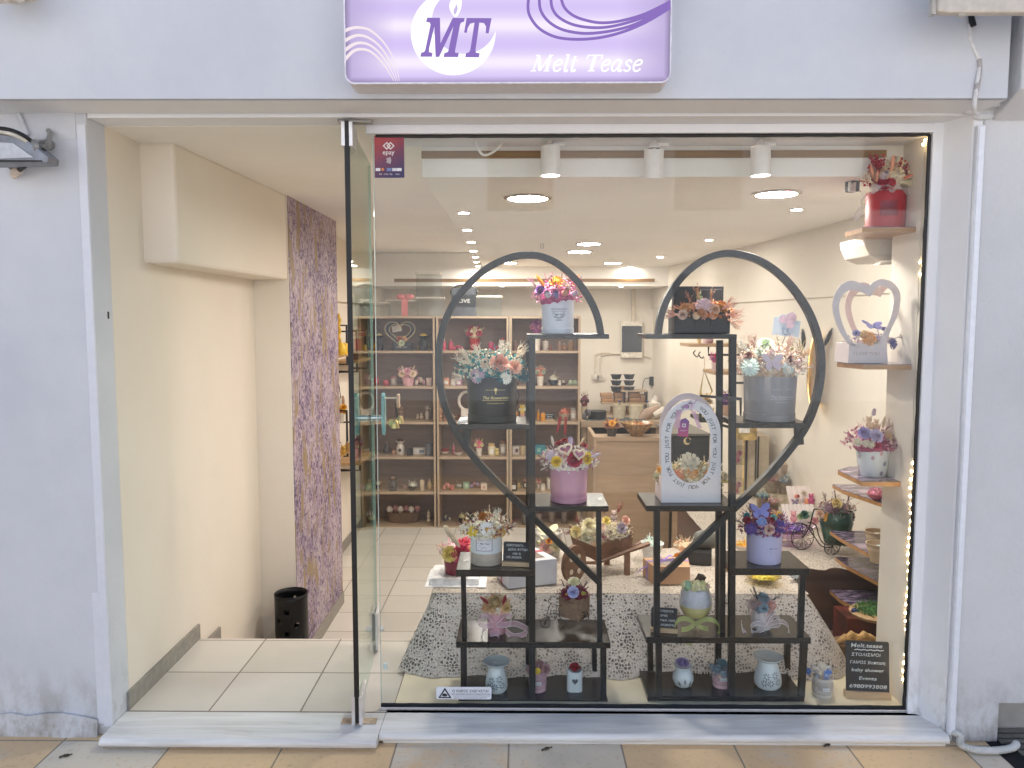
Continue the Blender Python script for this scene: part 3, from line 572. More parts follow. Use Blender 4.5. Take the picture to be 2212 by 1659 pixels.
LT = {'M': (1.3, [([(.15, 0), (.28, 1)], .07), ([(.28, .98), (.58, .04)], .19), ([(.58, .04), (1.02, 1)], .07), ([(1.02, 1), (.97, 0)], .18), ([(0, .03), (.33, .03)], .07), ([(.8, .03), (1.15, .03)], .07), ([(.12, .97), (.36, .97)], .07), ([(.95, .97), (1.2, .97)], .07)]),
 'e': (.64, [([(.07, .36), (.3, .38), (.5, .46), (.5, .62), (.34, .69), (.14, .56), (.07, .3), (.16, .06), (.36, .02), (.53, .16)], .11)]), 'l': (.43, [([(.19, 1.04), (.15, .14), (.24, .02), (.36, .08)], .14), ([(.03, 1.0), (.22, 1.0)], .07)]),
 't': (.5, [([(.2, .92), (.15, .14), (.25, .02), (.4, .1)], .14), ([(.02, .66), (.42, .66)], .07)]), ' ': (.4, []), 'T': (1.0, [([(.52, 1), (.46, 0)], .19), ([(.06, .97), (1.0, .97)], .08), ([(.09, 1), (.04, .74)], .07), ([(.98, 1), (.93, .74)], .07), ([(.26, .03), (.68, .03)], .07)]),
 'a': (.78, [([(.52, .62), (.32, .69), (.1, .45), (.08, .12), (.26, .03), (.5, .3)], .11), ([(.56, .68), (.5, .14), (.58, .02), (.72, .1)], .14)]), 's': (.54, [([(.46, .54), (.3, .68), (.12, .58), (.16, .42), (.36, .28), (.4, .12), (.24, .01), (.04, .1)], .11)])}
mb = MB(); cx = 0; cap = 35.5; zz = 0
for ch in 'Melt Tease':
    adv, st = LT[ch]
    for pts, ww in st:
        zz += 1; strokeq(mb, [((x + cx) * cap, y * cap) for x, y in pts], ww * cap, ww * cap, lambda x, y: SM(1146 + x * .985 + y * .22, 154 - y, .001 + .00012 * (zz % 12)), 5 if len(pts) > 2 else 1)
    cx += adv
mb.build('lettering', we, sign)
# ================================================================ SHOPFRONT FITTINGS
blackm = M('1b1c20', .35, var=.05, bp=.1); rubber = M('0e0e10', .5, bp=.1); alum = M('d8d8da', .35, .6, var=.02); steel = M('a9a6a2', .3, 1, var=.03)
gy = 2.622
wz0 = P(1400, 1526, gy).z; wz1 = 1.9915; wx0 = P(815, 900, gy).x; wx1 = 1.3585
win = thing('display_window', 'large fixed glass pane of the display window with thin black sealant edge', 'window', ((wx0 + wx1) / 2, gy, wz0))
mb = MB(); mb.box(wx0, wx1 - .004, gy - .005, gy + .005, wz0 + .002, wz1 - .004); mb.build('glass_pane', glassm('window_glass', 'f8fafa', 1.5, .06, .6), win)
mb = MB(); n = 60
def wob(a, b, k, w, seed):
    rr = random.Random(seed); out = []
    for i in range(k + 1): out.append(Vector(a).lerp(Vector(b), i / k) + Vector((rr.uniform(-w, w), 0, rr.uniform(-w, w))))
    return out
mb.tube(wob((wx0 + .01, gy - .004, wz1 - .005), (wx1 - .003, gy - .004, wz1 - .005), 50, .0007, 1), .0058, 6)
mb.tube(wob((wx1 - .004, gy - .004, wz1 - .004), (wx1 - .004, gy - .004, wz0), 60, .0013, 2), .006, 6)
mb.tube(wob((wx0, gy - .004, wz0 + .003), (wx1 - .003, gy - .004, wz0 + .003), 50, .0008, 3), .007, 6); mb.build('sealant', rubber, win, True)
mb = MB(); mb.box(wx0 - .004, wx1 + .0005, gy - .014, gy + .012, .0005, wz0 - .002); mb.build('bottom_frame', alum, win, bev=.001)
mb = MB(); mb.box(wx0 - .0015, wx0, gy - .0052, gy + .0052, wz0, wz1 - .01); mb.build('polished_edge', M('cfdcd8', .15, var=.02), win)
# open glass door
dth = .0055
hx = -.552; d0 = Vector((hx, 2.50, 0)); d1 = Vector((-.612, 3.17, 0)); dd = (d1 - d0).normalized(); dn = Vector((dd.y, -dd.x, 0))
door = thing('glass_door', 'frameless clear glass door standing open edge-on between doorway and display window', 'door', (hx, 2.53, 0))
def dq(a, s, z): return d0 + dd * a + dn * s + Vector((0, 0, z))
def dbox(mb, a0, a1, s0, s1, z0, z1): mb.add([dq(a, s, z) for z in (z0, z1) for s in (s0, s1) for a in (a0, a1)], [(0, 2, 3, 1), (4, 5, 7, 6), (0, 1, 5, 4), (2, 6, 7, 3), (0, 4, 6, 2), (1, 3, 7, 5)])
L = (d1 - d0).length
mb = MB(); dbox(mb, .002, L, -dth, dth, .012, 2.005); mb.build('glass_leaf', glassm('door_glass', 'eef6f2', 1.45, 0, .6), door)
mb = MB(); dbox(mb, -.003, .001, -dth - .003, dth + .003, .012, 2.008); mb.build('edge_seal', rubber, door)
mb = MB(); dbox(mb, L + .0005, L + .002, -dth, dth, .012, 2.0); mb.build('far_edge', M('b9cfc6', .2, var=.02), door)
for z0, z1, nm, lb in ((1.925, 2.005, 'top_hinge', ''), (.0, .105, 'floor_hinge', '')):
    mb = MB(); dbox(mb, -.004, .125, -.018, -dth - .001, z0 + .004, z1); dbox(mb, -.004, .125, dth + .001, .018, z0 + .004, z1); mb.build(nm, alum, door, bev=.001)
mb = MB(); p = P(768, 273, 2.55); mb.box(p.x - .055, p.x + .055, 2.535, 2.565, 2.012, 2.0215); mb.build('ceiling_plate', steel, door, bev=.001)
mb = MB(); mb.box(hx - .06, hx + .06, 2.515, 2.55, -.001, .003); mb.ell((hx - .04, 2.53, .004), .006, .006, .002, 10, 4); mb.ell((hx + .04, 2.53, .004), .006, .006, .002, 10, 4); mb.build('floor_plate', M('b9aa98', .4, .6), door)
mb = MB(); dbox(mb, L - .1, L - .0, -.017, -dth - .001, .012, .17); dbox(mb, L - .1, L - .0, dth + .001, .017, .012, .17)
for s_ in (-1, 1): c = dq(L - .05, s_ * .02, .085); mb.tube([c, c + dn * s_ * .018], .013, 14)
mb.build('lock', alum, door, bev=.001)
teal = glassm('teal_acrylic', '9fd0cc', 1.5, 0, 2.0)
hz = 1.0; ha = L - .12
for s_, nm in ((-1, 'handle'), (1, 'handle')):
    mb = MB(); c = dq(ha, s_ * .055, 1.0)
    pts = [(c.y + .022 * math.cos(a) * (1 if abs(math.sin(a)) < .9 else .8), c.z + .085 * math.sin(a)) for a in [2 * math.pi * k / 24 for k in range(24)]]
    mb.prism([(c.x - .006, y, z) for y, z in pts], (.012, 0, 0)); hnd = mb.build(nm, M('7fb3b4', .12, var=.15, sc_=25, spec=.8), door)
    mb = MB(); mb.tube([dq(ha, s_ * dth, .985), dq(ha, s_ * .05, .985)], .013, 14); mb.build('handle_post', M('c7d4d6', .15, .7), hnd, True)
# bells hanging from the inner handle
bp = P(855, 870, dq(ha, 0, 0).y); bell = thing('door_bells', 'cluster of brass bells on a black ribbon with wooden tag, hanging beside the door handle', 'bell', bp)
brass = M('c9b478', .28, .85, var=.15, sc_=20)
hang = dq(ha, .061, 1.0)
mb = MB(); mb.box(hang.x, bp.x + .018, bp.y - .004, bp.y + .004, bp.z + .016, bp.z + .022); mb.build('peg', M('cfc0a8', .5), bell)
mb = MB(); mb.box(bp.x + .004, bp.x + .016, bp.y - .012, bp.y + .012, bp.z - .02, bp.z + .035); mb.build('wooden_tag', M('c9a58a', .5), bell, bev=.003)
mb = MB(); mb.tube([bp, bp + Vector((.004, 0, -.06))], .004, 6); mb.build('ribbon', rubber, bell)
for k, (u, v, s_) in enumerate(((853, 915, 1), (864, 906, .85), (846, 912, .7))):
    c = P(u, v, bp.y + .015 * k); mb = MB(); r = .019 * s_; prof = [(r * .15, r * .9), (r * .5, r * .8), (r * .8, r * .35), (r * .9, -r * .3), (r * 1.0, -r * .9), (r * .93, -r * .9), (r * .8, -r * .2)]
    mb.lathe(c, prof, 16, cap=False); mb.build('bell', brass, bell, True)
# fascia objects
o = MB(); cab = smoothpath([P(2096, 26, 2.37), P(2100, 45, 2.36), P(2094, 62, 2.36), P(2097, 88, 2.36), P(2110, 120, 2.36), P(2116, 140, 2.36), P(2111, 180, 2.355), P(2104, 235, 2.365), P(2110, 246, 2.42)], 5)
o.tube(cab, .0065, 8)
o = o.build('wall_cable', M('d5d5d6', .5), smooth=True); tag(o, 'white electric cable hanging down the wall corner at the upper right', 'cable')
ms = MB(); ms.tube([P(2096, 22, 2.362), P(2099, 40, 2.352), P(2103, 57, 2.352)], .0085, 8); s2 = ms.build('black_sleeve', rubber, o)
ms = MB(); ms.tube([P(2115, 128, 2.36), P(2116, 150, 2.36), P(2111, 185, 2.355), P(2105, 215, 2.36)], .0078, 8); ms.build('tape', M('a9a4a4', .6), o, True)
# awning end, top right
ax0 = P(2014, 10, 2.2).x; az = P(2014, 27, 2.2).z
aw = thing('awning_cassette', 'cream rolled-up awning housing jutting out at the top right corner', 'awning', (ax0 + .2, 2.25, az))
mb = MB(); mb.prism([(ax0 + .012, 2.19, az), (ax0 + .04, 2.19, az - .004), (4, 2.19, az - .012), (4, 2.19, az + .14), (ax0 + .012, 2.19, az + .14)], (0, .03, 0)); mb.box(1.6, 3.9, 2.22, 2.36, az + .07, az + .12); mb.build('cassette', M('c9c1b6', .5, var=.04), aw, bev=.006)
mb = MB(); mb.box(ax0, ax0 + .012, 2.2, 2.218, az - .004, az + .12); mb.ell((ax0 + .08, 2.2, az - .006), .012, .008, .007, 12, 6); mb.build('end_cap', M('b5afa8', .5), aw)
aw2 = thing('awning_bracket', 'pale flaking bracket end at the very top left corner of the picture', 'bracket', P(20, 6, 2.25))
mb = MB(); a = P(-30, -30, 2.25); b = P(60, 8, 2.25); mb.prism([(a.x, 2.22, b.z), (b.x - .02, 2.22, b.z - .004), (b.x, 2.22, b.z + .012), (b.x, 2.22, b.z + .08), (a.x, 2.22, b.z + .08)], (0, .03, 0)); mb.box(a.x, b.x - .04, 2.25, 2.36, b.z + .05, b.z + .08); mb.build('bracket_body', M('c2bcb6', .7, var=.25, sc_=30), aw2, bev=.004)
# folding arm lamp on the left
fl_ = thing('wall_floodlight', 'grey metal floodlight on a wall bracket at the left edge', 'lamp', P(40, 330, 2.4))
Yf = 2.38; grey = M('7e8188', .45, .5, var=.15, sc_=15)
mb = MB(); mb.prism([P(-40, 355, Yf), P(102, 352, Yf), P(104, 338, Yf), P(60, 302, Yf), P(28, 292, Yf), P(-40, 284, Yf)], (0, .06, 0)); mb.build('housing', grey, fl_, bev=.004)
mb = MB(); mb.prism([P(-40, 344, Yf - .004), P(72, 340, Yf - .004), P(28, 309, Yf - .004), P(-40, 306, Yf - .004)], (0, .003, 0)); mb.build('glass', M('b8bdc4', .15, var=.05), fl_)
mb = MB(); mb.prism([P(-40, 350, Yf - .006), P(90, 349, Yf - .006), P(88, 346, Yf - .006), P(-40, 345, Yf - .006)], (0, .005, 0)); mb.build('gasket', rubber, fl_)
mb = MB(); mb.tube(smoothpath([P(-20, 275, Yf - .01), P(20, 280, Yf - .01), P(50, 292, Yf - .01), P(72, 308, Yf + .01)], 4), .006, 8); mb.build('power_cord', rubber, fl_, True)
mb = MB(); mb.tube(smoothpath([P(-20, 282, Yf - .004), P(18, 287, Yf - .004), P(46, 298, Yf - .004), P(64, 308, Yf + .01)], 4), .007, 8); mb.build('cord_sheath', M('c9c6bc', .5), fl_, True)
mb = MB(); mb.tube([P(66, 316, Yf + .02), P(108, 312, 2.505)], .0165, 12); mb.tube([P(68, 316, Yf + .005), P(78, 316, Yf + .015)], .02, 12); mb.tube([P(103, 313, Yf + .04), P(109, 288, 2.48), P(105, 282, 2.5)], .008, 8); mb.build('bracket', M('9b9a98', .4, .5), fl_, True)
mb = MB(); mb.tube([P(96, 322, Yf + .03), P(84, 334, Yf + .03)], .007, 8); mb.build('stay', blackm, fl_, True); mb = MB(); mb.tube([P(58, 354, Yf + .05), P(42, 366, Yf + .07)], .009, 8); mb.build('stay', blackm, fl_, True); mb = MB(); mb.tube([P(12, 354, Yf + .07), P(34, 372, 2.49)], .005, 8); mb.build('stay', grey, fl_, True)
mb = MB(); mb.ell(P(36, 370, 2.48), .022, .014, .014, 9, 6); mb.ell(P(31, 378, 2.49), .014, .012, .013, 8, 5); mb.build('connector', M('c8bdb2', .7), fl_)
o = MB(); o.tube(smoothpath([P(20, 234, 2.50), P(35, 238, 2.50), P(48, 262, 2.50), P(60, 292, 2.50)], 5), .006, 8); o = o.build('painted_cable', M('c6c9cf', .7), smooth=True); tag(o, 'thin painted-over cable curving down to the left floodlight', 'cable')
# trunking and drain hose
tx0 = 1.4325
mb = MB(); mb.box(tx0, tx0 + .024, 2.478, 2.4945, P(2045, 1588, 2.48).z, 1.985); o = mb.build('cable_trunking', M('dfe4ee', .35, var=.02), bev=.003); tag(o, 'white plastic trunking running down the wall right of the display window', 'trunking')
mb = MB(); mb.box(tx0 + .003, tx0 + .021, 2.4745, 2.479, P(2045, 1588, 2.48).z + .004, 1.98); mb.build('cover', M('e3e8f2', .3, var=.02), o, bev=.002)
hp = smoothpath([(tx0 + .014, 2.485, P(2045, 1588, 2.48).z + .01), (tx0 + .03, 2.46, .0), PZ(2075, 1608, -.022), PZ(2105, 1619, -.024), PZ(2150, 1621, -.024), PZ(2185, 1616, -.022), PZ(2196, 1606, -.02)], 14)
rs = [.0105 + (.0018 if i % 2 else 0) for i in range(len(hp))]
mb = MB(); mb.tube(hp, rs, 12); o = mb.build('drain_hose', M('c9c9c6', .5, var=.05), smooth=True); tag(o, 'white corrugated drain hose lying on the pavement at the lower right', 'hose')
gr = thing('drain_grille', 'dark slotted drain grille in the pavement at the lower right corner', 'grille', (xb + .2, 2.4, GZ))
gx0 = P(2160, 1612, 2.45).x
mb = MB()
for k in range(7): y = 2.57 - .034 * k; mb.box(gx0 - .0 + .012 * k, gx0 + .9, y - .021, y, GZ + .001, GZ + .007)
mb.build('bars', M('8c8a86', .5, .6), gr)
mb = MB(); mb.box(gx0 - .02, gx0 + .92, 2.33, 2.578, GZ + .0004, GZ + .001); mb.build('pit', M('16161a', .9), gr)
for k, (u, v) in enumerate(((128, 1636), (1170, 1621), (1780, 1612))):
    p = PZ(u, v, GZ + .003); mb = MB()
    mb.tube(smoothpath([p, p + Vector((.01, .004, .003)), p + Vector((.022, .012, .001)), p + Vector((.035, .013, .004))], 3), [.003] * 4 + [.005] * 3 + [.002] * 3, 5)
    o = mb.build('dead_leaf', M('4a3f33', .9)); tag(o, ('curled brown leaf at the foot of the left pillar', 'small dry twig on the pavement below the window sill centre', 'small dry twig on the pavement by the right end of the sill')[k], 'leaf')
# ---------------------------------------------------------------- stickers on the glass
def sticker(name, label, cat, u0, u1, v0, v1, h, y=None, r=.002):
    y = y or gy - .0065; a = P((u0 + u1) / 2, v0, y); b = P((u0 + u1) / 2, v1, y); x0 = P(u0, (v0 + v1) / 2, y).x; x1 = P(u1, (v0 + v1) / 2, y).x
    mb = MB(); mb.prism(rrect(x0, x1, b.z, a.z, r, y), (0, .001, 0)); o = mb.build(name, h); tag(o, label, cat); ORG[o.name] = Vector((0, 0, 0)); return o, x0, x1, b.z, a.z, y
m, t, b = base('sticker_red_to_violet'); g_ = N(t, 'ShaderNodeTexCoord'); s_ = N(t, 'ShaderNodeSeparateXYZ'); t.links.new(g_.outputs['Generated'], s_.inputs[0])
t.links.new(ramp(t, mt(t, 'MULTIPLY_ADD', s_.outputs[2], .75, mt(t, 'MULTIPLY', mt(t, 'SUBTRACT', 1.0, s_.outputs[0]), .3)), [(.15, '2f2458'), (.5, '6a3254'), (.95, 'b8474a')]), b.inputs['Base Color']); b.inputs['Roughness'].default_value = .4
pwhite = M('e9e6e8', .5, var=.01, bp=0)
o, x0, x1, z0, z1, y = sticker('payment_sticker', 'red to violet card payment sticker in the top left corner of the window', 'sticker', 809, 873, 294, 384, m)
y -= .0008; sp = lambda u, v: P(u, v, y); 
mb = MB()
for cx_ in (835.5, 843.5):
    q = [(cx_ - 9, 315), (cx_, 306.5), (cx_ + 9, 315), (cx_, 323.5)]; q2 = [(cx_ + (a - cx_) * .62, 315 + (b - 315) * .62) for a, b in q]; A = [sp(a, b) + Vector((0, -.0002 * (cx_ > 840), 0)) for a, b in q]; B = [sp(a, b) + Vector((0, -.0002 * (cx_ > 840), 0)) for a, b in q2]; mb.strip(A + [A[0]], B + [B[0]])
mb.build('emblem', pwhite, o)
mb = MB(); write(mb, 'epay', flat(sp(839.5, 333.5)), .0165 * 1.3, bold=.01); mb.build('lettering', pwhite, o); mb = MB()
for k in range(4):
    strokeq(mb, [(835 + 2.4 * k, 342 - k), (837 + 2.4 * k, 346.5), (835 + 2.4 * k, 351 + k)], 1.1, 1.1, sp, 3)
mb.build('contactless_mark', pwhite, o)
for k, (a, cc) in enumerate(((816.5, 'e8e8ee'), (829, 'd98a4a'), (840.5, '6f86b8'), (852, 'd5d5de'), (862.5, 'e8e8ee'))):
    mb = MB()
    if k == 1: mb.quad(*[sp(a - 2.3 + 3.2 * math.cos(q), 366 + 3.2 * math.sin(q)) for q in [k2 * .52 for k2 in range(12)]])
    else: mb.quad(sp(a - 5, 363), sp(a - 5, 369.5), sp(a + 5, 369.5), sp(a + 5, 363))
    mb.build('card_logo', M(cc, .5, var=.01, bp=0), o)
mb = MB()
for a, tx in ((822, 'IRIS'), (834, 'G Pay'), (845, 'Pay'), (859, 'Click')): write(mb, tx, flat(sp(a, 377.5)), .0065)
mb.build('small_print', pwhite, o)
o, x0, x1, z0, z1, y = sticker('camera_notice_sticker', 'white camera warning sticker with black triangle at the bottom left of the window', 'sticker', 942.5, 1061.5, 1484, 1510.5, M('dfe2ea', .4, var=.01, bp=0), r=.006)
y -= .0008; ink = M('20222a', .5, var=.01, bp=0)
mb = MB(); A = [sp(a, b) for a, b in ((961, 1485.5), (946.5, 1508), (975.5, 1508))]; B = [sp(a, b) for a, b in ((961, 1491), (951.5, 1505.5), (970.5, 1505.5))]; mb.strip(A + [A[0]], B + [B[0]]); mb.quad(*[sp(961 + a, 1501.5 + b) for a, b in ((-6, 2), (-5, -2.5), (-1, -4), (4, -2), (6.5, 0), (2, 3.2))]); mb.build('warning_triangle', ink, o)
mb = MB(); write(mb, 'Ο ΧΩΡΟΣ ΕΛΕΓΧΕΤΑΙ', flat(sp(1016, 1495.5)), .0125, bold=.012, wfit=.127); write(mb, 'ΑΠΟ ΚΑΜΕΡΕΣ ΚΛΕΙΣΤΟΥ ΚΥΚΛΩΜΑΤΟΣ', flat(sp(1017, 1501)), .0068, bold=.01, wfit=.137); write(mb, 'Area is monitored by CCTV', flat(sp(1016, 1509)), .0075, wfit=.115); mb.quad(sp(979, 1503.2), sp(979, 1503.8), sp(1058, 1503.8), sp(1058, 1503.2)); mb.build('lettering', ink, o)
mb = MB(); c = P(832, 1440, gy - .012); mb.tube([c + Vector((0, 0, -.008)), c + Vector((0, 0, .012))], .0065, 12); o = mb.build('door_bumper', M('cfe0e2', .2), smooth=True); tag(o, 'tiny clear bumper stuck on the glass near the lower left edge', 'bumper')
# ---------------------------------------------------------------- display plinth and table
wd = wood('oak_panel', 'a5876a', 'c2a585', 2, .8, .5); dkw = wood('brown_cabinet_board', '5a4238', '6e5347', 0, .6, .5)
mb = MB(); mb.box(-.445, 1.3585, 2.637, 3.16, .0005, .012); o = mb.build('display_plinth', M('ddd3ba', .45, var=.03, sc_=6)); tag(o, 'low cream board on the window ledge under the black heart stands', 'display board')
def lace(name, hole=.5, sc1=75, rnd=.75, ca='9a8e82', cb='d2c7bb', net=0):
    m, t, b = base(name); g = tc(t, (1, 1, 1)); b.inputs['Roughness'].default_value = .9
    v1 = N(t, 'ShaderNodeTexVoronoi', feature='DISTANCE_TO_EDGE' if net else 'F1', Scale=sc1, Randomness=rnd); t.links.new(g, v1.inputs['Vector'])
    sx = N(t, 'ShaderNodeSeparateXYZ'); t.links.new(g, sx.inputs[0]); xx = mt(t, 'ADD', sx.outputs[0], sx.outputs[1]); zz = sx.outputs[2]
    aa = mt(t, 'ABSOLUTE', mt(t, 'SINE', mt(t, 'MULTIPLY', mt(t, 'ADD', xx, zz), 20))); bb = mt(t, 'ABSOLUTE', mt(t, 'SINE', mt(t, 'MULTIPLY', mt(t, 'SUBTRACT', xx, zz), 20)))
    dm = mt(t, 'MINIMUM', aa, bb); rr = mt(t, 'MULTIPLY_ADD', dm, .2, .18)
    f = mt(t, 'GREATER_THAN', v1.outputs['Distance'], mt(t, 'MULTIPLY_ADD', mt(t, 'SUBTRACT', 1.0, dm), .18, .13)) if net else mt(t, 'LESS_THAN', v1.outputs['Distance'], mt(t, 'MULTIPLY', rr, hole))
    b.inputs['Base Color'].default_value = lin('c4b9ae'); n = N(t, 'ShaderNodeTexNoise', Scale=170, Detail=4.0); t.links.new(g, n.inputs['Vector'])
    t.links.new(ramp(t, n.outputs[0], [(.35, ca), (.65, cb)]), b.inputs['Base Color'])
    t.links.new(mt(t, 'SUBTRACT', 1.0, f), b.inputs['Alpha']); bump(t, b, n.outputs[0], .6, .004); return m
tb = thing('display_table', 'table hidden under a crocheted cloth behind the window display', 'table', (.4, 3.3, -.55))
tz = .29
mb = MB(); mb.box(-.34, 1.14, 3.0, 3.58, tz - .03, tz - .004); mb.build('tabletop', M('6b5a4c', .6), tb)
for i, (x, y) in enumerate(((-.3, 3.08), (1.05, 3.1), (-.3, 3.54), (1.05, 3.54))): mb = MB(); mb.box(x - .02, x + .02, y - .02, y + .02, -.55, tz - .031); mb.build('leg', M('6b5a4c', .6), tb)
mb = MB(); mb.box(-.335, 1.095, 3.03, 3.06, -.14, tz - .032); mb.build('apron', M('8d8178', .9), tb)
cl_ = thing('crocheted_tablecloth', 'greyish cream crocheted lace tablecloth draped over the display table', 'tablecloth', (.4, 3.3, tz), 'crocheted cloths')
nx, ny = 90, 24; mb = MB(); vs = []
lx, rx = -.352, 1.15
for j in range(ny + 1):
    for i in range(nx + 1): vs.append((lx + (rx - lx) * i / nx, 2.985 + .61 * j / ny, tz + .002 * math.sin(i * .9) * math.sin(j * 1.1)))
mb.add(vs, [(j * (nx + 1) + i, j * (nx + 1) + i + 1, (j + 1) * (nx + 1) + i + 1, (j + 1) * (nx + 1) + i) for j in range(ny) for i in range(nx)]); mb.build('top', lace('crochet_top', .8), cl_, True)
per = [(lx, 3.50), (lx, 3.3), (lx, 3.1), (lx + .0, 3.02), (lx + .02, 2.988)] + [(lx + .03 + (rx - lx - .06) * i / 40, 2.985) for i in range(41)] + [(rx - .01, 2.99), (rx, 3.03), (rx, 3.1), (rx, 3.3), (rx, 3.58)]
pp = smoothpath([(x, y, 0) for x, y in per], 4); nr = 22; vs = []; cum = 0
for k, p in enumerate(pp):
    a = pp[max(0, k - 1)]; b = pp[min(len(pp) - 1, k + 1)]; d = (b - a).normalized(); nn = Vector((d.y, -d.x, 0)); cum += (p - a).length
    fx = max(0, 1 - abs(p.x - lx) / .25) + max(0, 1 - abs(p.x - rx) / .25) * 1.1
    for j in range(nr + 1):
        t_ = j / nr; fold = .012 * math.sin(cum * 17) + .008 * math.sin(cum * 41 + 1)
        out = .02 * math.sin(t_ * 1.6) + t_ * (fold * .8 + (.135 if p.y < 3.0 else .05) + .005 * fx); drop = .2755 * t_ if p.y < 3.0 else .34 * t_
        q = p + nn * out + Vector((0, 0, tz - .001 - drop)); q.z = max(q.z, .0145); vs.append(q)
mb = MB(); mb.add(vs, [(k * (nr + 1) + j, (k + 1) * (nr + 1) + j, (k + 1) * (nr + 1) + j + 1, k * (nr + 1) + j + 1) for k in range(len(pp) - 1) for j in range(nr)]); mb.build('hanging_skirt', lace('crochet_skirt', 1.0, 82, .75, 'b8afa8', 'd8d0c9', 1), cl_, True)
mb2 = MB(); mb2.add([Vector(q) + (Vector((.4, 3.35, q[2])) - Vector(q)).normalized() * .012 + Vector((0, 0, -.002)) for q in mb.v], mb.f); mb2.build('lace_hole_backing', M('89827d', .95, var=.05), cl_, True)  # added grey sheet behind the lace so its unlit holes read less dark
# second table and cabinet along the right wall
t2 = thing('side_table', 'brown table by the right wall with cloth on top, behind the main display', 'table', (1.4, 4.2, -.55)); z2 = .26
mb = MB(); mb.box(1.02, 1.71, 3.42, 3.45, -.55, z2 - .025); mb.box(1.02, 1.05, 3.45, 4.9, -.55, z2 - .025); mb.build('front_panel', dkw, t2)
mb = MB(); mb.box(.98, 1.70, 3.40, 4.95, z2 - .024, z2 - .002); mb.build('tabletop', dkw, t2)
mb = MB(); vs = []; nx, ny = 40, 60
for j in range(ny + 1):
    for i in range(nx + 1):
        x = .97 + .70 * i / nx; y = 3.385 + .02 * math.sin(i * .8) + 1.55 * j / ny; vs.append((x, y, z2 + .001 + .0015 * math.sin(i + j)))
mb.add(vs, [(j * (nx + 1) + i, j * (nx + 1) + i + 1, (j + 1) * (nx + 1) + i + 1, (j + 1) * (nx + 1) + i) for j in range(ny) for i in range(nx)])
o = mb.build('side_tablecloth', lace('crochet_side', .8), smooth=True); tag(o, 'beige crocheted cloth lying on the side table by the right wall', 'tablecloth', 'crocheted cloths')
# ================================================================ HEART STANDS
Y0, Y1 = 2.655, 2.865
def stand(name, label, boards, bars, arc, u):
    root = thing(name, label, 'display stand', (P(u, 1515, Y0).x, Y0, .012), 'black heart shaped display stands')
    pts = smoothpath([P(a, b, Y0) for a, b in arc], 6); A = []; B = []; n = len(pts)
    for i, p in enumerate(pts):
        d = (pts[min(i + 1, n - 1)] - pts[max(i - 1, 0)]).normalized(); q = Vector((-d.z, 0, d.x)) * .0115
        A.append(Vector((p.x + q.x, Y0 + .004, p.z + q.z))); B.append(Vector((p.x - q.x, Y0 + .004, p.z - q.z)))
    mb = MB(); mb.strip(A, B, (0, .03, 0)); mb.build('heart_arc', standm, root, bev=.0015)
    for (u0, u1, vt, vb) in boards:
        um = (u0 + u1) / 2; z1 = P(um, vt, Y0).z; z0 = P(um, vb, Y0).z
        mb = MB(); mb.box(P(u0, vt, Y0).x, P(u1, vt, Y0).x, Y0, Y1, z0, z1); mb.build('shelf', shelfm, root, bev=.001); BZ.append((name, u0, u1, vt, round(z1, 4)))
    for (a, b, wd_, y0, y1) in bars:
        p = P(a[0], a[1], Y0 + .0); q = P(b[0], b[1], Y0 + .0)
        if y0 > .1: p = P(a[0], a[1], Y0 + y0); q = P(b[0], b[1], Y0 + y0)
        mb = MB(); bar(mb, p, q, wd_, Y0 + y0, Y0 + y1); mb.build('post' if abs(a[0] - b[0]) < 20 else 'diagonal_brace', standm, root, bev=.001)
    return root
BZ = []
standm = M('121419', .38, var=.06, sc_=60, bp=.08)
shelfm = wood('black_wenge_shelf', '1c1a1b', '2a2726', 0, 1.2, .27)
stand('heart_stand', 'black heart shaped display stand, the left of two in the window', 
 [(1138, 1316, 722, 732), (988, 1146, 916, 927.5), (1142, 1315, 1093.5, 1105), (985, 1153, 1231, 1246), (985, 1319, 1387, 1400), (990, 1313, 1511, 1522)],
 [((1149.5, 728), (1150, 1515), .022, .003, .027), ((1142, 735), (1141, 1512), .02, .185, .205), ((1000, 1242), (1003, 1390), .018, .012, .03), ((1294, 1100), (1297, 1390), .018, .012, .03), ((1001, 1398), (1002, 1514), .022, .003, .024), ((1304, 1398), (1304, 1514), .021, .003, .024), ((1284, 1396), (1285, 1480), .018, .185, .205), ((1150, 1118), (1296, 1262), .0215, .007, .03), ((1010, 922), (1004, 965), .03, .008, .03)],
 [(1299, 724), (1293, 690), (1278, 652), (1250, 610), (1212, 574), (1178, 556), (1145, 550), (1105, 555), (1055, 577), (1008, 617), (972, 668), (952, 725), (946, 785), (953, 850), (970, 903), (998, 955), (1035, 1003), (1085, 1055), (1118, 1088), (1152, 1120)], 1150)
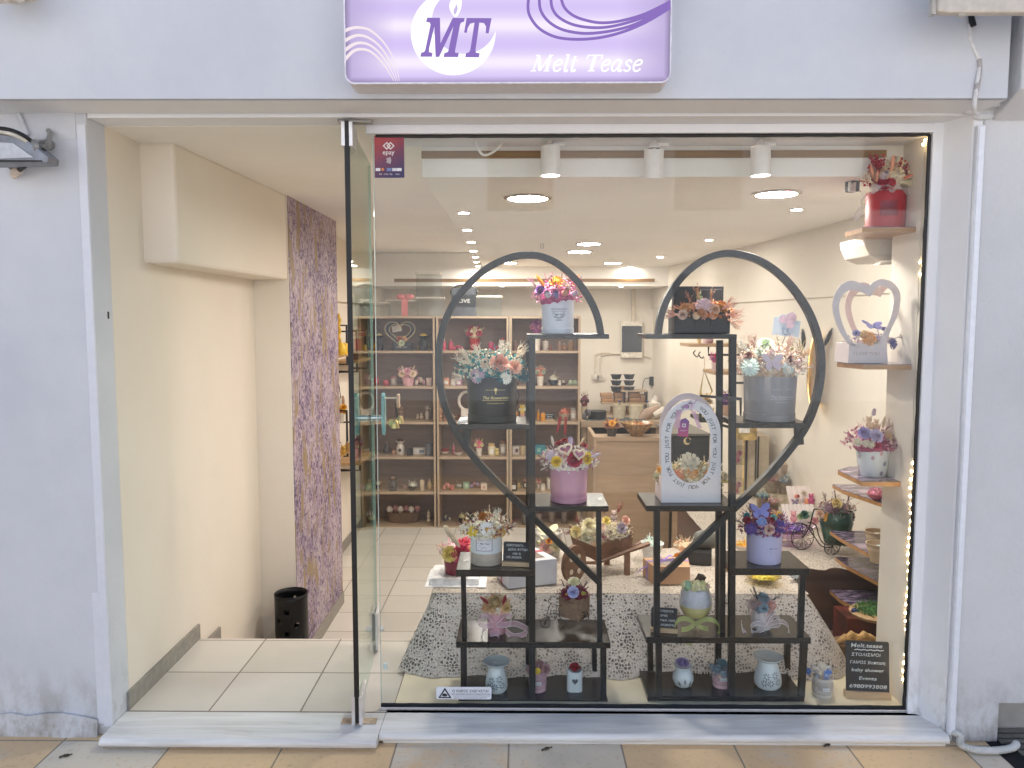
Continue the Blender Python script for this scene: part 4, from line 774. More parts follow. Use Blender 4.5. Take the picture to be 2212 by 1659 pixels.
stand('heart_stand', 'black heart shaped display stand, the right of two in the window',
 [(1396, 1592, 722, 732), (1590, 1748, 914, 925), (1396, 1592, 1093, 1105), (1580, 1749, 1228, 1243), (1396, 1752, 1377, 1390), (1399, 1738, 1503.5, 1515)],
 [((1585, 728), (1582, 1508), .022, .003, .027), ((1556, 735), (1552, 1500), .022, .15, .17), ((1569, 1120), (1567, 1380), .02, .04, .06), ((1421, 1100), (1421, 1380), .021, .012, .033), ((1738, 1238), (1733, 1380), .02, .012, .03), ((1424, 1388), (1425, 1508), .021, .003, .024), ((1405, 1350), (1406, 1480), .02, .185, .205), ((1740, 1388), (1733, 1508), .022, .003, .024), ((1703, 1388), (1702, 1470), .019, .185, .205), ((1582, 1106), (1424, 1256), .0215, .007, .03), ((1728, 922), (1731, 962), .026, .008, .03)],
 [(1423, 724), (1430, 680), (1448, 636), (1478, 595), (1518, 563), (1560, 548), (1600, 549), (1645, 563), (1690, 594), (1728, 637), (1758, 690), (1775, 750), (1777, 805), (1768, 860), (1748, 915), (1715, 965), (1665, 1025), (1620, 1070), (1582, 1106)], 1584)
# LED string up the right edge of the window
ls = thing('string_lights', 'string of tiny warm LED lights running up the right edge of the display window', 'string lights', (1.39, 2.645, .02))
led = emit('warm_led', 'ffd9a0', 45)
mb = MB(); wire = [P(2000.5 - 46 * (v - 290) / 1225 - 4 + 1.5 * math.sin(v * .07), v, 2.64) for v in range(300, 1500, 12)]; mb.tube(wire, .0012, 4); mb.build('wire', M('d8d2c4', .4), ls)
bulb = None
for k, v in enumerate([303, 312, 566, 592] + list(range(1000, 1470, 18))):
    p = P(2000.5 - 46 * (v - 290) / 1225 - 4 + 2 * math.sin(v), v, 2.638)
    if bulb is None:
        mb = MB(); mb.ell((1.39, 2.645, .02), .0034, .0034, .0038, 8, 6); bulb = mb.build('bulb', led, ls, True); b_ = bulb
    else: b_ = bulb.copy(); col.objects.link(b_)
    b_.parent = ls; b_.location = p - Vector((1.39, 2.645, .02))
print('BOARDS', BZ)
# ================================================================ DISPLAY PIECES
BYC = 2.755
ZL = dict(a=1.3273, b=1.015, c=.7246, d=.4947, e=.2313, f=.0185); ZR = dict(a=1.3274, b=1.0196, c=.7265, d=.5031, e=.2515, f=.0351)
TY = emit
def pot(root, c, r0, r1, h, m, band=None, bandh=.012, rim=True, name='pot', seg=40):
    prof = [(r0 * .97, 0), (r0, .002)]
    if band: prof += [(r0, bandh), (r0 * .975, bandh + .001)]
    prof += [(r1, h - .002), (r1 * .985, h), (r1 * .93, h), (r1 * .92, h - .012), (1e-4, h - .013)]
    mb = MB(); mb.lathe(c, prof, seg); return mb.build(name, m, root, True)
def blooms(root, Yc, dome, lst, ry=None):
    uc, vc, rx, rz = dome; s = S(Yc); ry = ry or rx * s
    for it in lst:
        kind, u, v, r = it[:4]; c1 = it[4]; c2 = it[5] if len(it) > 5 else None; opt = it[6] if len(it) > 6 else {}
        q = max(0, 1 - ((u - uc) / rx) ** 2 - ((v - vc) / rz) ** 2); y = Yc - ry * math.sqrt(q) * .92 + opt.get('dy', 0)
        p = P(u, v, y); d = Vector(((u - uc) / rx * .8, -.55 - math.sqrt(q) * .6, max(-.25, (vc - v) / rz * .8) + .25))
        if 'd' in opt: d = Vector(opt['d'])
        bloom(kind, root, p, r * s, d, c1, c2, opt.get('roll'), opt.get('s'))
def arrangement(name, label, cat, u, z, Yc, potspec, dome, fil, lst, group=None, extra_fill=()):
    c = at(u, Yc, z); root = thing(name, label, cat, c, group); s = S(Yc)
    if potspec:
        wb, wt, h, m = potspec[:4]; kw = potspec[4] if len(potspec) > 4 else {}
        pot(root, c, wb * s / 2, wt * s / 2, h * s, m, **kw)
    uc, vc, rx, rz = dome; dc = P(uc, vc, Yc)
    if fil: n, fs, cols = fil; filler(root, dc, rx * s, min(rx * s, .095), rz * s, n, fs * s, cols)
    blooms(root, Yc, dome, lst, min(rx * s, .095)); return root, c, s
DG = 'flower pots on the heart stands'
printk = M('3a3f50', .5, var=.01, bp=0); goldp = M('c9b77c', .35, .6, var=.02, bp=0); chalk = M('d9dfe2', .8, var=.1, bp=0); slate = M('22262e', .6, var=.12, sc_=10); pinew = wood('pale_pine', 'b79a78', 'd0b592', 0, 2)
whpot = M('d9dbe4', .35, var=.015, sc_=10, bp=.04)
def potlabel(root, c, r, zc, title, a0=0, w=.06, border=None, sc1=1):
    f = cylmap((c.x, c.y, 0), r + .0009, c.z + zc, a0)
    if border:
        mb = MB(); A = [f(x, y) for x, y in ((-w / 2, -w * .42), (w / 2, -w * .42), (w / 2, w * .42), (-w / 2, w * .42))]
        n = 12; top = [f(-w / 2 + w * i / n, w * .42) for i in range(n + 1)]; bot = [f(-w / 2 + w * i / n, -w * .42) for i in range(n + 1)]; mb.strip(top, bot); lb = mb.build('label', M(border, .5, var=.01, bp=0), root)
        g2 = cylmap((c.x, c.y, 0), r + .0014, c.z + zc, a0); k = .92; mb = MB(); mb.strip([g2((-w / 2 + w * i / n) * k, w * .42 * k) for i in range(n + 1)], [g2((-w / 2 + w * i / n) * k, -w * .42 * k) for i in range(n + 1)]); mb.build('paper', M('e4e4ee', .5, var=.01, bp=0), lb)
    f = cylmap((c.x, c.y, 0), r + .0019, c.z + zc, a0); h = w * .085; mb = MB()
    write(mb, title, lambda x, y: f(x, y + w * .28), h * 1.5, wfit=w * .85, shear=.15)
    write(mb, 'Handmade in Greece', lambda x, y: f(x, y + w * .18), h * .95, wfit=w * .8, shear=.1)
    write(mb, 'Melt Tease', lambda x, y: f(x + w * .06, y - w * .02), h * 1.6, bold=.015, wfit=w * .55, shear=.2)
    for k, ww in ((.1, .7), (-.09, .6), (-.15, .5), (-.22, .25), (-.29, .35)): mb.add([f(-w * ww / 2, w * k), f(w * ww / 2, w * k), f(w * ww / 2, w * k + h * .28), f(-w * ww / 2, w * k + h * .28)], [(0, 1, 2, 3)])
    write(mb, 'o', lambda x, y: f(x - w * .36, y - w * .0), h * 1.4); mb.build('printed_text', printk, root)
# --- left stand, top: white scent bouquet pot
r, c, s = arrangement('flower_pot', 'white pot of purple, peach and orange wax flowers on top of the left heart stand', 'flower pot', 1204.5, ZL['a'], BYC, (70, 70, 72, whpot, dict(band=1, bandh=.02)), (1203, 642, 52, 40), (230, 5.5, ['a03a6e', 'c46a92', 'd48aa8', '7c2d5a']),
 [('tulip', 1183, 635, 14, 'e6dcee'), ('tulip', 1201, 636, 13.5, 'a79ad6'), ('tulip', 1222, 631, 14, 'ecae94'), ('rose', 1166, 627, 11, '7a4a9c'), ('tulip', 1240, 634, 11, 'd5c6de'), ('peony', 1202, 607, 15, 'f0a21e'), ('tulip', 1219, 612, 9, 'ecd2a8'), ('bunny_tail', 1176, 620, 17, 'f09a10', None, dict(d=(-.55, -.2, .8))), ('bunny_tail', 1236, 615, 13, 'ef9a12', None, dict(d=(.55, -.1, .8))), ('sprig', 1160, 620, 26, '8a3d70', None, dict(d=(-.7, -.3, .6))), ('sprig', 1243, 622, 26, '8a2d5c', None, dict(d=(.35, -.1, 1))), ('sprig', 1192, 612, 22, '8a2d5c', None, dict(d=(-.1, 0, 1)))], DG)
potlabel(r, c, 35 * s, .066, 'SCENT BOUQUETS', .02, .065)
# --- left stand, second: black pot
blk = M('17181d', .45, var=.06, sc_=30, bp=.08)
r, c, s = arrangement('flower_pot', 'black round box with gold script and teal flowers on the left heart stand', 'flower pot', 1063, ZL['b'], BYC, (106, 110, 96, blk, dict(band=1, bandh=.024)), (1063, 805, 78, 50), (620, 6, ['2c7f86', '36989a', 'e8dcc4', 'd8c4a8', 'efe2cf', '1f6a74']),
 [('rose', 1079, 785, 19, 'e2a58f'), ('rose', 1112, 793, 15, 'e6b49e'), ('daisy', 1031, 812, 17, 'c3a3b4', 'd9d4da'), ('daisy', 1093, 817, 14, 'f2eee0', 'e4dcc0'), ('peony', 1050, 785, 13, 'dccab4'), ('twigs', 1020, 790, 38, 'e6d8c0', None, dict(d=(-.75, -.2, .65))), ('twigs', 1112, 775, 36, 'e8dac2', None, dict(d=(.7, -.1, .8))), ('twigs', 1035, 772, 26, 'eadfcb', None, dict(d=(-.3, 0, 1))), ('twigs', 1082, 770, 30, 'eadfcb', None, dict(d=(.2, 0, 1))), ('twigs', 1003, 815, 22, 'e6d8c0', None, dict(d=(-1, -.1, .0))), ('peony', 1132, 812, 14, '2a7a86')], DG)
f = cylmap((c.x, c.y, 0), 53.5 * s + .0012, c.z + .085, .18); mb = MB()
write(mb, 'The Rowantico', f, .015, bold=.01, shear=.35, wfit=.096); write(mb, 'be beautiful as you', lambda x, y: f(x, y - .016), .0075, shear=.3, wfit=.06)
for a, b_, yy in ((-.048, .048, -.005), (-.036, -.008, .032), (.008, .036, .032)):
    n = 8; mb.strip([f(a + (b_ - a) * i / n, yy) for i in range(n + 1)], [f(a + (b_ - a) * i / n, yy + .0012) for i in range(n + 1)])
mb.add([f(.006 * math.cos(q * .52), .034 + .006 * math.sin(q * .52)) for q in range(12)], [tuple(range(12))]); mb.add([f(-.001, .018), f(.002, .018), f(.001, .03), f(-.001, .03)], [(0, 1, 2, 3)])
mb.build('gold_print', goldp, r)
mb = MB(); mb.tube(smoothpath([P(1112, 835, BYC), P(1121, 850, BYC), P(1118, 868, BYC), P(1111, 882, BYC)], 4), .0016, 5); mb.build('carry_cord', blk, r, True)
o = MB(); a = at(999, BYC - .03, ZL['b']); o.box(a.x - .016, a.x + .016, 2.68, 2.83, ZL['b'] + .0004, ZL['b'] + .0014); o = o.build('shelf_reflection', M('d9dadd', .5, var=.02)); tag(o, 'pale sheet painted for the bright reflection at the shelf end beside the black pot', 'card')  # flat pale sheet standing in for the bright reflection on the board
# --- pink pot
pkp = M('c58fa6', .5, var=.03, sc_=14, bp=.08)
r, c, s = arrangement('flower_pot', 'dusty pink round box with heart candles and roses on the left heart stand', 'flower pot', 1228.5, ZL['c'], BYC - .01, (80, 82, 73, pkp, dict(band=1, bandh=.018)), (1229, 1000, 62, 38), (420, 5.5, ['f0ead8', 'e7dfc8', 'b0869a', '8e5470', 'f2eee2']),
 [('heart', 1222, 971, 17, 'e6cfb4', 'b3708c', dict(roll=.35, dy=-.03)), ('heart', 1251, 981, 14.5, 'e6cfb4', 'b3708c', dict(roll=-.2, dy=-.035)), ('rose', 1241, 993, 16, 'b3294e'), ('rose', 1268, 990, 13, 'f2cb3c'), ('rose', 1202, 997, 11, 'ecc83a'), ('peony', 1190, 984, 11.5, 'ddd0dc'), ('bunny_tail', 1272, 990, 15, 'd8c8d4', None, dict(d=(1, -.2, .5))), ('bunny_tail', 1218, 990, 12, 'e09a8c', None, dict(d=(.2, -.5, 1))), ('bunny_tail', 1196, 965, 13, 'e2dcd0', None, dict(d=(-.2, 0, 1))), ('bunny_tail', 1252, 962, 11, 'e6d2ac', None, dict(d=(.5, 0, .9))), ('rose', 1207, 958, 9, 'a5242e'), ('rose', 1219, 952, 8, 'a5242e'), ('rose', 1262, 962, 8, 'b0303c'), ('sprig', 1178, 990, 26, '8e5470', None, dict(d=(-.9, -.2, -.1))), ('tulip', 1232, 952, 11, 'cfc3da')], DG)
# --- white pot with wood base
m2, t, b = base('white_over_wood_pot'); g_ = N(t, 'ShaderNodeTexCoord'); sp_ = N(t, 'ShaderNodeSeparateXYZ'); t.links.new(g_.outputs['Object'], sp_.inputs[0]); nn = N(t, 'ShaderNodeTexNoise', Scale=30, Detail=5.0); t.links.new(tc(t, (1, 1, 6)), nn.inputs['Vector'])
mxx = N(t, 'ShaderNodeMix', data_type='RGBA'); t.links.new(mt(t, 'LESS_THAN', sp_.outputs[2], .045), mxx.inputs[0]); mxx.inputs[6].default_value = lin('dde2e6'); t.links.new(ramp(t, nn.outputs[0], [(.3, 'a79c90'), (.7, 'c0b5a8')]), mxx.inputs[7]); t.links.new(mxx.outputs[2], b.inputs['Base Color']); b.inputs['Roughness'].default_value = .45
r, c, s = arrangement('flower_pot', 'white pot with wood coloured foot, framed label and daisies, left heart stand', 'flower pot', 1050.5, ZL['d'], BYC - .01, (70, 70, 84, m2), (1050, 1142, 56, 34), (460, 5.5, ['ece2cc', 'e2d6bd', 'd9c9ac', 'efe8d8', '8a3c58', 'c58a3e']),
 [('daisy', 1051, 1143, 16, 'f4f2ea', 'c79a4c'), ('daisy', 1021, 1149, 13, 'ecca34', 'e8d47a'), ('daisy', 1084, 1150, 11, 'c79a4c', 'b9833a'), ('tulip', 1078, 1140, 6, 'f4f0ea'), ('peony', 1043, 1115, 10, 'b06c26'), ('twigs', 1072, 1122, 22, 'eee4d0', None, dict(d=(.1, 0, 1))), ('twigs', 1014, 1140, 18, 'efe9dc', None, dict(d=(-1, -.2, .1))), ('sprig', 1096, 1142, 20, '7c3558', None, dict(d=(1, -.1, .3))), ('twigs', 1100, 1138, 16, 'e8dcc4', None, dict(d=(1, 0, .3)))], DG)
potlabel(r, c, 35 * s, .083, 'SCENT CANDLE', -.1, .062, '7d6a86')
def chalkboard(name, label, u0, u1, vt, vb, vb2, Y, lines, rz, szs, z):
    a = P((u0 + u1) / 2, vb, Y); root = thing(name, label, 'chalkboard', (a.x, Y, z), 'small chalkboards'); w_ = (u1 - u0) * S(Y); h = (vb - vt) * S(Y); zb = z + max(.008, (vb2 - vb) * S(Y))
    org = Vector((a.x, Y, zb - .004)); R = Matrix.Rotation(rz, 3, 'Z'); ti = .14
    def fr(x, y, d=0): return org + R @ Vector((x, d + (y) * math.sin(ti), y * math.cos(ti)))
    mb = MB(); rr = .006; pl = [(-w_ / 2, 0), (w_ / 2, 0)] + [(w_ / 2 - rr + rr * math.cos(q), h - rr + rr * math.sin(q)) for q in (0, .78, 1.57)] + [(-w_ / 2 + rr + rr * math.cos(q), h - rr + rr * math.sin(q)) for q in (1.57, 2.35, 3.14)]
    mb.prism([fr(x, y) for x, y in pl], R @ Vector((0, .003, 0))); mb.build('slate', slate, root)
    mb = MB(); mb.ob((a.x, Y + .004, (z + zb) / 2 + .0004), w_ * 1.04, .03, zb - z, rz); mb.build('foot', pinew, root, bev=.001)
    mb = MB()
    for (tx, x, y, sz, wf) in lines: write(mb, tx, lambda p, q: fr(x * w_ + p, y * h + q, -.0009), sz * h, wfit=wf * w_ if wf else None, shear=.12, bold=.008)
    if 'wave' in szs: strokeq(mb, [((-.3 + .075 * k) * w_, (.84 if k % 2 else .825) * h) for k in range(10)], .003, .003, lambda p, q: fr(p, q, -.0009), 3)
    mb.build('chalk_writing', chalk, root); return root
chalkboard('chalkboard', 'small chalkboard in a wooden foot beside the white pot with framed label', 1086, 1146, 1179, 1224, 1234, 2.70, [('ΧΕΙΡΟΠΟΙΗΤΑ', -.08, .78, .15, .64), ('ΚΕΡΙΑ ΦΥΤΙΚΑ', .05, .58, .15, .74), ('100 %', 0, .38, .15, .3), ('ΜΕ ΑΡΩΜΑ', -.1, .2, .15, .55)], -.12, '', ZL['d'])
chalkboard('chalkboard', 'small chalkboard half hidden by the green bow of the layered glass candle', 1406, 1463, 1316, 1362, 1372, 2.70, [('ΧΕΙΡΟΠΟΙΗΤΑ', -.05, .8, .14, .8), ('ΚΕΡΙΑ', -.1, .58, .15, .45), ('ΦΥΤΙΚΑ 100%', .02, .36, .14, .8), ('ΑΡΩΜΑΤΙΚΑ', .15, .14, .14, .6)], -.15, '', ZR['e'])
chalkboard('chalkboard', 'tall chalkboard listing services and phone number at the right end of the window', 1828, 1921, 1384, 1497, 1512, 2.69, [('Melt.tease', -.02, .88, .11, .72), ('ΣΤΟΛΙΣΜΟΙ', -.04, .71, .08, .66), ('ΓΑΜΟΣ Βαπτιση', .0, .56, .08, .8), ('baby shower', -.0, .41, .09, .74), ('Events', -.0, .25, .09, .4), ('6980993808', .0, .09, .1, .86)], -.1, 'wave', .012)
# --- ribbons
org_pink = sheer('pink_organza', 'e3b9c6', .5); org_white = sheer('white_organza', 'e6d9da', .42); org_green = sheer('green_organza', 'b4c474', .6); tulle = sheer('white_tulle', 'e8dad6', .4); edge_w = M('e9dfe0', .5, var=.01, bp=0)
def ribbon(mb, pts, w_, tilt=(0, .3, 1), ebuf=None, k=6):
    pl = smoothpath([Vector(p) for p in pts], k); n = len(pl); A = []; B = []; tv = Vector(tilt).normalized()
    for i, p in enumerate(pl):
        a = 1 - .5 * math.cos(math.pi * 2 * i / (n - 1)) * 0; tw = tv * w_ / 2 * a; A.append(p + tw); B.append(p - tw)
    mb.strip(A, B)
    if ebuf is not None: ebuf.tube(A, .0008, 4); ebuf.tube(B, .0008, 4)
def bow(root, loops, Y, w_, mat, edged=True, name='ribbon_bow'):
    mb = MB(); eb = MB()
    for lp in loops:
        n = len(lp); pts = [P(q[0], q[1], Y + (q[2] if len(q) > 2 else -.012 * math.sin(math.pi * i / (n - 1)))) for i, q in enumerate(lp)]; ribbon(mb, pts, w_, (.1, .75, .65), ebuf=eb if edged else None)
    o = mb.build(name, mat, root, True)
    if edged: eb.build('ribbon_edge', edge_w if mat is not org_green else M('a9bd4e', .5), o)
# --- peach bouquet with organza bow (left stand, wide shelf)
r, c, s = arrangement('flower_pot', 'small pot wrapped in pink organza with dark red tails on the left stand', 'flower pot', 1073, ZL['e'], BYC - .01, (40, 46, 62, M('cf9fae', .5, var=.03)), (1072, 1310, 34, 24), (190, 5, ['d8b98e', 'c9a877', 'e6cfae', 'd99a86']),
 [('peony', 1068, 1301, 15, 'b99f72'), ('daisy', 1077, 1320, 9, 'eeeae0', 'ddd9cf'), ('rose', 1094, 1313, 10, 'd8b884'), ('peony', 1051, 1312, 10, 'cfa981'), ('bunny_tail', 1056, 1305, 15, '9c2a3c', None, dict(d=(-.8, -.2, .8))), ('bunny_tail', 1086, 1306, 14, '9c2a3c', None, dict(d=(.3, -.3, 1))), ('sprig', 1070, 1300, 20, 'b39a70', None, dict(d=(0, 0, 1)))], DG)
bow(r, [[(1070, 1344), (1055, 1330), (1038, 1332), (1034, 1345), (1050, 1352), (1068, 1347)], [(1072, 1344), (1090, 1328), (1104, 1332), (1102, 1346), (1086, 1350), (1072, 1347)], [(1068, 1347), (1048, 1356), (1040, 1374), (1052, 1388), (1068, 1387), (1078, 1376), (1074, 1368), (1058, 1370)], [(1074, 1347), (1090, 1350), (1112, 1347), (1136, 1357), (1139, 1363), (1126, 1372), (1108, 1374), (1092, 1362)], [(1118, 1373), (1134, 1376), (1139, 1386), (1124, 1392)]], 2.71, .02, org_pink)
# --- tricycle with wooden box
def wheel(mb, c, r_, nsp, rz=0, th=.0014, petals=False):
    c = Vector(c); X = Vector((math.cos(rz), math.sin(rz), 0)); Z = Vector((0, 0, 1)); mb.tube([c + X * r_ * math.cos(q) + Z * r_ * math.sin(q) for q in [2 * math.pi * k / 28 for k in range(28)]], th, 6, closed=True)
    for k in range(nsp):
        a = 2 * math.pi * k / nsp
        if petals: mb.tube([c + (X * math.cos(a + dx) + Z * math.sin(a + dx)) * r_ * rr for dx, rr in ((0, .1), (-.22, .5), (-.25, .8), (0, .97), (.25, .8), (.22, .5))], th * .7, 5, closed=True)
        else: mb.tube([c, c + X * r_ * math.cos(a) + Z * r_ * math.sin(a)], th * .8, 5)
    mb.ell(c, th * 2.5, th * 2.5, th * 2.5, 8, 5)
wire_m = M('3c3a3c', .4, .7, var=.05, bp=0); crate = wood('weathered_crate', '6e5646', '9a8069', 0, 2.5, .7)
cz = ZL['e']; c = at(1240, 2.76, cz); r = thing('tricycle_planter', 'little wire tricycle with a wooden crate of magenta flowers on the left heart stand', 'planter', c, None)
zb0 = P(1240, 1337, 2.73).z; zb1 = P(1240, 1292, 2.73).z; s = S(2.74); rz = math.radians(-38)
mb = MB()
for sx, sy, a, b_ in ((0, -1, .088, .004), (0, 1, .088, .004), (-1, 0, .004, .07), (1, 0, .004, .07)):
    cc = Vector((c.x, 2.76, (zb0 + zb1) / 2)) + Matrix.Rotation(rz, 3, 'Z') @ Vector((sx * .043, sy * .035, 0)); mb.ob(cc, a, b_, zb1 - zb0, rz)
mb.ob((c.x, 2.76, zb0 + .003), .08, .066, .004, rz); mb.build('crate', crate, r, bev=.001)
fn = flat(Vector((c.x, 2.76, zb1 - .02)) + Matrix.Rotation(rz, 3, 'Z') @ Vector((.0455, 0, 0)) + Vector((0, -.0, 0)), rz + math.pi / 2); 
fn = flat(Vector((c.x, 2.76, zb1 - .018)) + Matrix.Rotation(rz, 3, 'Z') @ Vector((.0, -.0382, 0)), rz); mb = MB(); write(mb, 'Flowers', fn, .014, bold=.01); mb.build('painted_text', M('2e2622', .6, var=.02), r)
filler(r, (c.x, 2.76, zb1 + .004), .05, .045, .03, 260, .009, ['7a1440', '8e1a4c', '5c0f36'])
blooms(r, 2.76, (1240, 1285, 34, 24), [('rose', 1240, 1257, 13, 'e8e4c4'), ('rose', 1238, 1279, 12, 'b4b8de'), ('tulip', 1261, 1282, 9, 'bcb65c'), ('tulip', 1223, 1284, 5, 'c99a3c'), ('sprig', 1220, 1268, 18, '2c2030', None, dict(d=(-.6, 0, 1))), ('sprig', 1262, 1268, 18, '2c2030', None, dict(d=(.6, 0, 1))), ('sprig', 1250, 1262, 14, '2c2030', None, dict(d=(.1, 0, 1))), ('sprig', 1215, 1285, 16, '241c28', None, dict(d=(-1, -.2, .4)))])
mb = MB(); wheel(mb, P(1177, 1346, 2.72) * 1, 11 * s, 6, -.3); mb.build('front_wheel', wire_m, r)
mb = MB(); wheel(mb, P(1264, 1331, 2.71), 10 * s, 6, -.7); mb.build('wheel', wire_m, r)
mb = MB(); wheel(mb, P(1213, 1345, 2.80), 9 * s, 6, -.7); mb.build('wheel', wire_m, r)
mb = MB(); mb.tube(smoothpath([P(1177, 1346, 2.72), P(1184, 1318, 2.72), P(1191, 1305, 2.72), P(1206, 1308, 2.74), P(1216, 1306, 2.75)], 4), .0013, 5); mb.tube(smoothpath([P(1191, 1305, 2.72), P(1185, 1298, 2.70), P(1190, 1291, 2.72), P(1202, 1287, 2.76)], 4), .0013, 5); mb.tube([P(1202, 1306, 2.74), P(1201, 1336, 2.74), P(1210, 1333, 2.74), P(1204, 1306, 2.74)], .0012, 5); mb.tube(smoothpath([P(1206, 1330, 2.74), P(1222, 1342, 2.73), P(1250, 1341, 2.72), P(1270, 1326, 2.71)], 4), .0013, 5); mb.build('wire_frame', wire_m, r, True)
# --- burners and candles on the base shelf
ceram = M('d4dee2', .22, var=.015, sc_=8, bp=.03, spec=.6); holem = M('4f5a62', .7, var=.05)
def burner(label, u, vb, vt, wb, vd, wd_, z, Y, rosecol, ru, rv, rr, holes):
    c = at(u, Y, z); s = S(Y); root = thing('oil_burner', label, 'oil burner', c, 'white ceramic oil burners'); R_ = wb * s / 2; h = (vb - vt) * s
    mb = MB(); mb.lathe(c, [(R_ * .8, 0), (R_ * .97, h * .1), (R_, h * .25), (R_ * .93, h * .5), (R_ * .72, h * .85), (R_ * .6, h), (R_ * .62, h * 1.03)], 36); mb.build('body', ceram, root, True)
    rd = wd_ * s / 2; mb = MB(); mb.lathe(c + Vector((0, 0, h * 1.0)), [(R_ * .5, 0), (rd * .8, .006), (rd * .97, .014), (rd, .018), (rd * .95, .018), (rd * .75, .01), (1e-4, .006)], 36); mb.build('dish', ceram, root, True)
    mb = MB(); f = lambda x, y, rr_: cylmap((c.x, c.y, 0), rr_, c.z)(x, y)
    for cx_, cy_, L_, ww, an in holes:
        prs = R_ * (1.0 if cy_ < .4 else 1 - (cy_ - .4) * .62) + .0015; pts = []
        for q in range(10): a = q * .628; x = L_ * math.cos(a); y = ww * math.sin(a) * (1 - abs(math.cos(a)) * .3); pts.append(f(cx_ + x * math.cos(an) - y * math.sin(an), cy_ * h + x * math.sin(an) + y * math.cos(an), prs * (1 if cy_ > .3 else 1)))
        mb.add(pts, [tuple(range(10))])
    mb.build('cut_outs', holem, root); p = P(ru, rv, Y - .004); bloom('rose', root, p, rr * s, (0, -.35, 1), rosecol, None, None, (1, 1, 1.15))
    return root
star = []
for cx_, cy_ in ((-.018, .55), (.012, .6), (-.004, .32), (.024, .36), (-.028, .3)):
    for k in range(7): a = k * .8976; star.append((cx_ + .0085 * math.cos(a), cy_ + .0085 * math.sin(a) / .09, .0048, .0019, a))
star = [(a * 1.0, b_, c_, d, e_) for a, b_, c_, d, e_ in star]
burner('white oil burner with star shaped cut-outs and a white rose melt, left base shelf', 1072.5, 1516, 1459, 51, 1450, 60, ZL['f'], 2.725, 'e2dfe0', 1070, 1442, 14, star)
burner('white oil burner with star shaped cut-outs and a blue rose melt, right base shelf', 1658, 1508, 1450, 60, 1440, 64, ZR['f'], 2.735, '9db4c2', 1660, 1434, 14, star)
# round one
c = at(1475, 2.73, ZR['f']); s = S(2.73); r = thing('oil_burner', 'small round white oil burner with three leaf cut-outs and a lilac rose melt', 'oil burner', c, 'white ceramic oil burners')
R_ = 23.5 * s; mb = MB(); mb.lathe(c, [(R_ * .5, 0), (R_ * .8, .008), (R_, .028), (R_ * .95, .045), (R_ * .72, .062), (R_ * .6, .067), (R_ * .82, .075), (R_ * .86, .079), (R_ * .8, .079), (R_ * .5, .07), (1e-4, .068)], 36); mb.build('body', ceram, r, True)
mb = MB()
for a0, zc_, tl in ((-.5, .024, .5), (0, .032, 0), (.5, .024, -.5)):
    f = cylmap((c.x, c.y, 0), R_ * 1.0 + .001, c.z + zc_, a0 - .02); pts = [(0, .013), (.0035, 0), (0, -.012), (-.0035, 0)]; mb.add([f(x * math.cos(tl) - y * math.sin(tl), x * math.sin(tl) + y * math.cos(tl)) for x, y in pts], [(0, 1, 2, 3)])
mb.build('cut_outs', holem, r); bloom('rose', r, c + Vector((-.004, -.004, .09)), 14 * s, (0, -.3, 1), 'a89cc8', None, None, (1, 1, 1.1))
# heart cut burner
c = at(1241, 2.73, ZL['f']); s = S(2.73); r = thing('oil_burner', 'white ceramic burner with heart cut-out and slanted top holding a red rose melt', 'oil burner', c, 'white ceramic oil burners')
w2 = 17.5 * s; mb = MB(); n = 24; vs = []
for zf in (0, 1):
    for k in range(n): a = 2 * math.pi * k / n; x = w2 * math.copysign(abs(math.cos(a)) ** .6, math.cos(a)); y = w2 * .8 * math.copysign(abs(math.sin(a)) ** .7, math.sin(a)); hh = .074 + .012 * (x / w2) ** 2 * (1 if x < 0 else .6); vs.append((c.x + x, c.y + y, c.z + zf * hh))
for k in range(n): v_ = Vector(vs[n + k]); vs.append(tuple(c + (v_ - c) * .86 + Vector((0, 0, (v_.z - c.z) * .14))))
for k in range(n): v_ = Vector(vs[2 * n + k]); vs.append((v_.x, v_.y, c.z + .05))
mb.add(vs, [tuple(range(n))[::-1]] + [(q * n + k, q * n + (k + 1) % n, (q + 1) * n + (k + 1) % n, (q + 1) * n + k) for q in range(3) for k in range(n)] + [tuple(range(3 * n, 4 * n))]); mb.build('body', ceram, r, True)
hp = [(16 * math.sin(a) ** 3 / 17, (13 * math.cos(a) - 5 * math.cos(2 * a) - 2 * math.cos(3 * a) - math.cos(4 * a)) / 17) for a in [2 * math.pi * k / 30 for k in range(30)]]
mb = MB(); mb.prism([(c.x + .0 + x * .0115, c.y - w2 * .8 - .0008, c.z + .042 + y * .013) for x, y in hp], (0, .002, 0)); mb.build('heart_cut_out', holem, r); bloom('rose', r, c + Vector((0, -.004, .086)), 12 * s, (0, -.2, 1), 'b02c3c', None, None, (1, 1, 1.5))
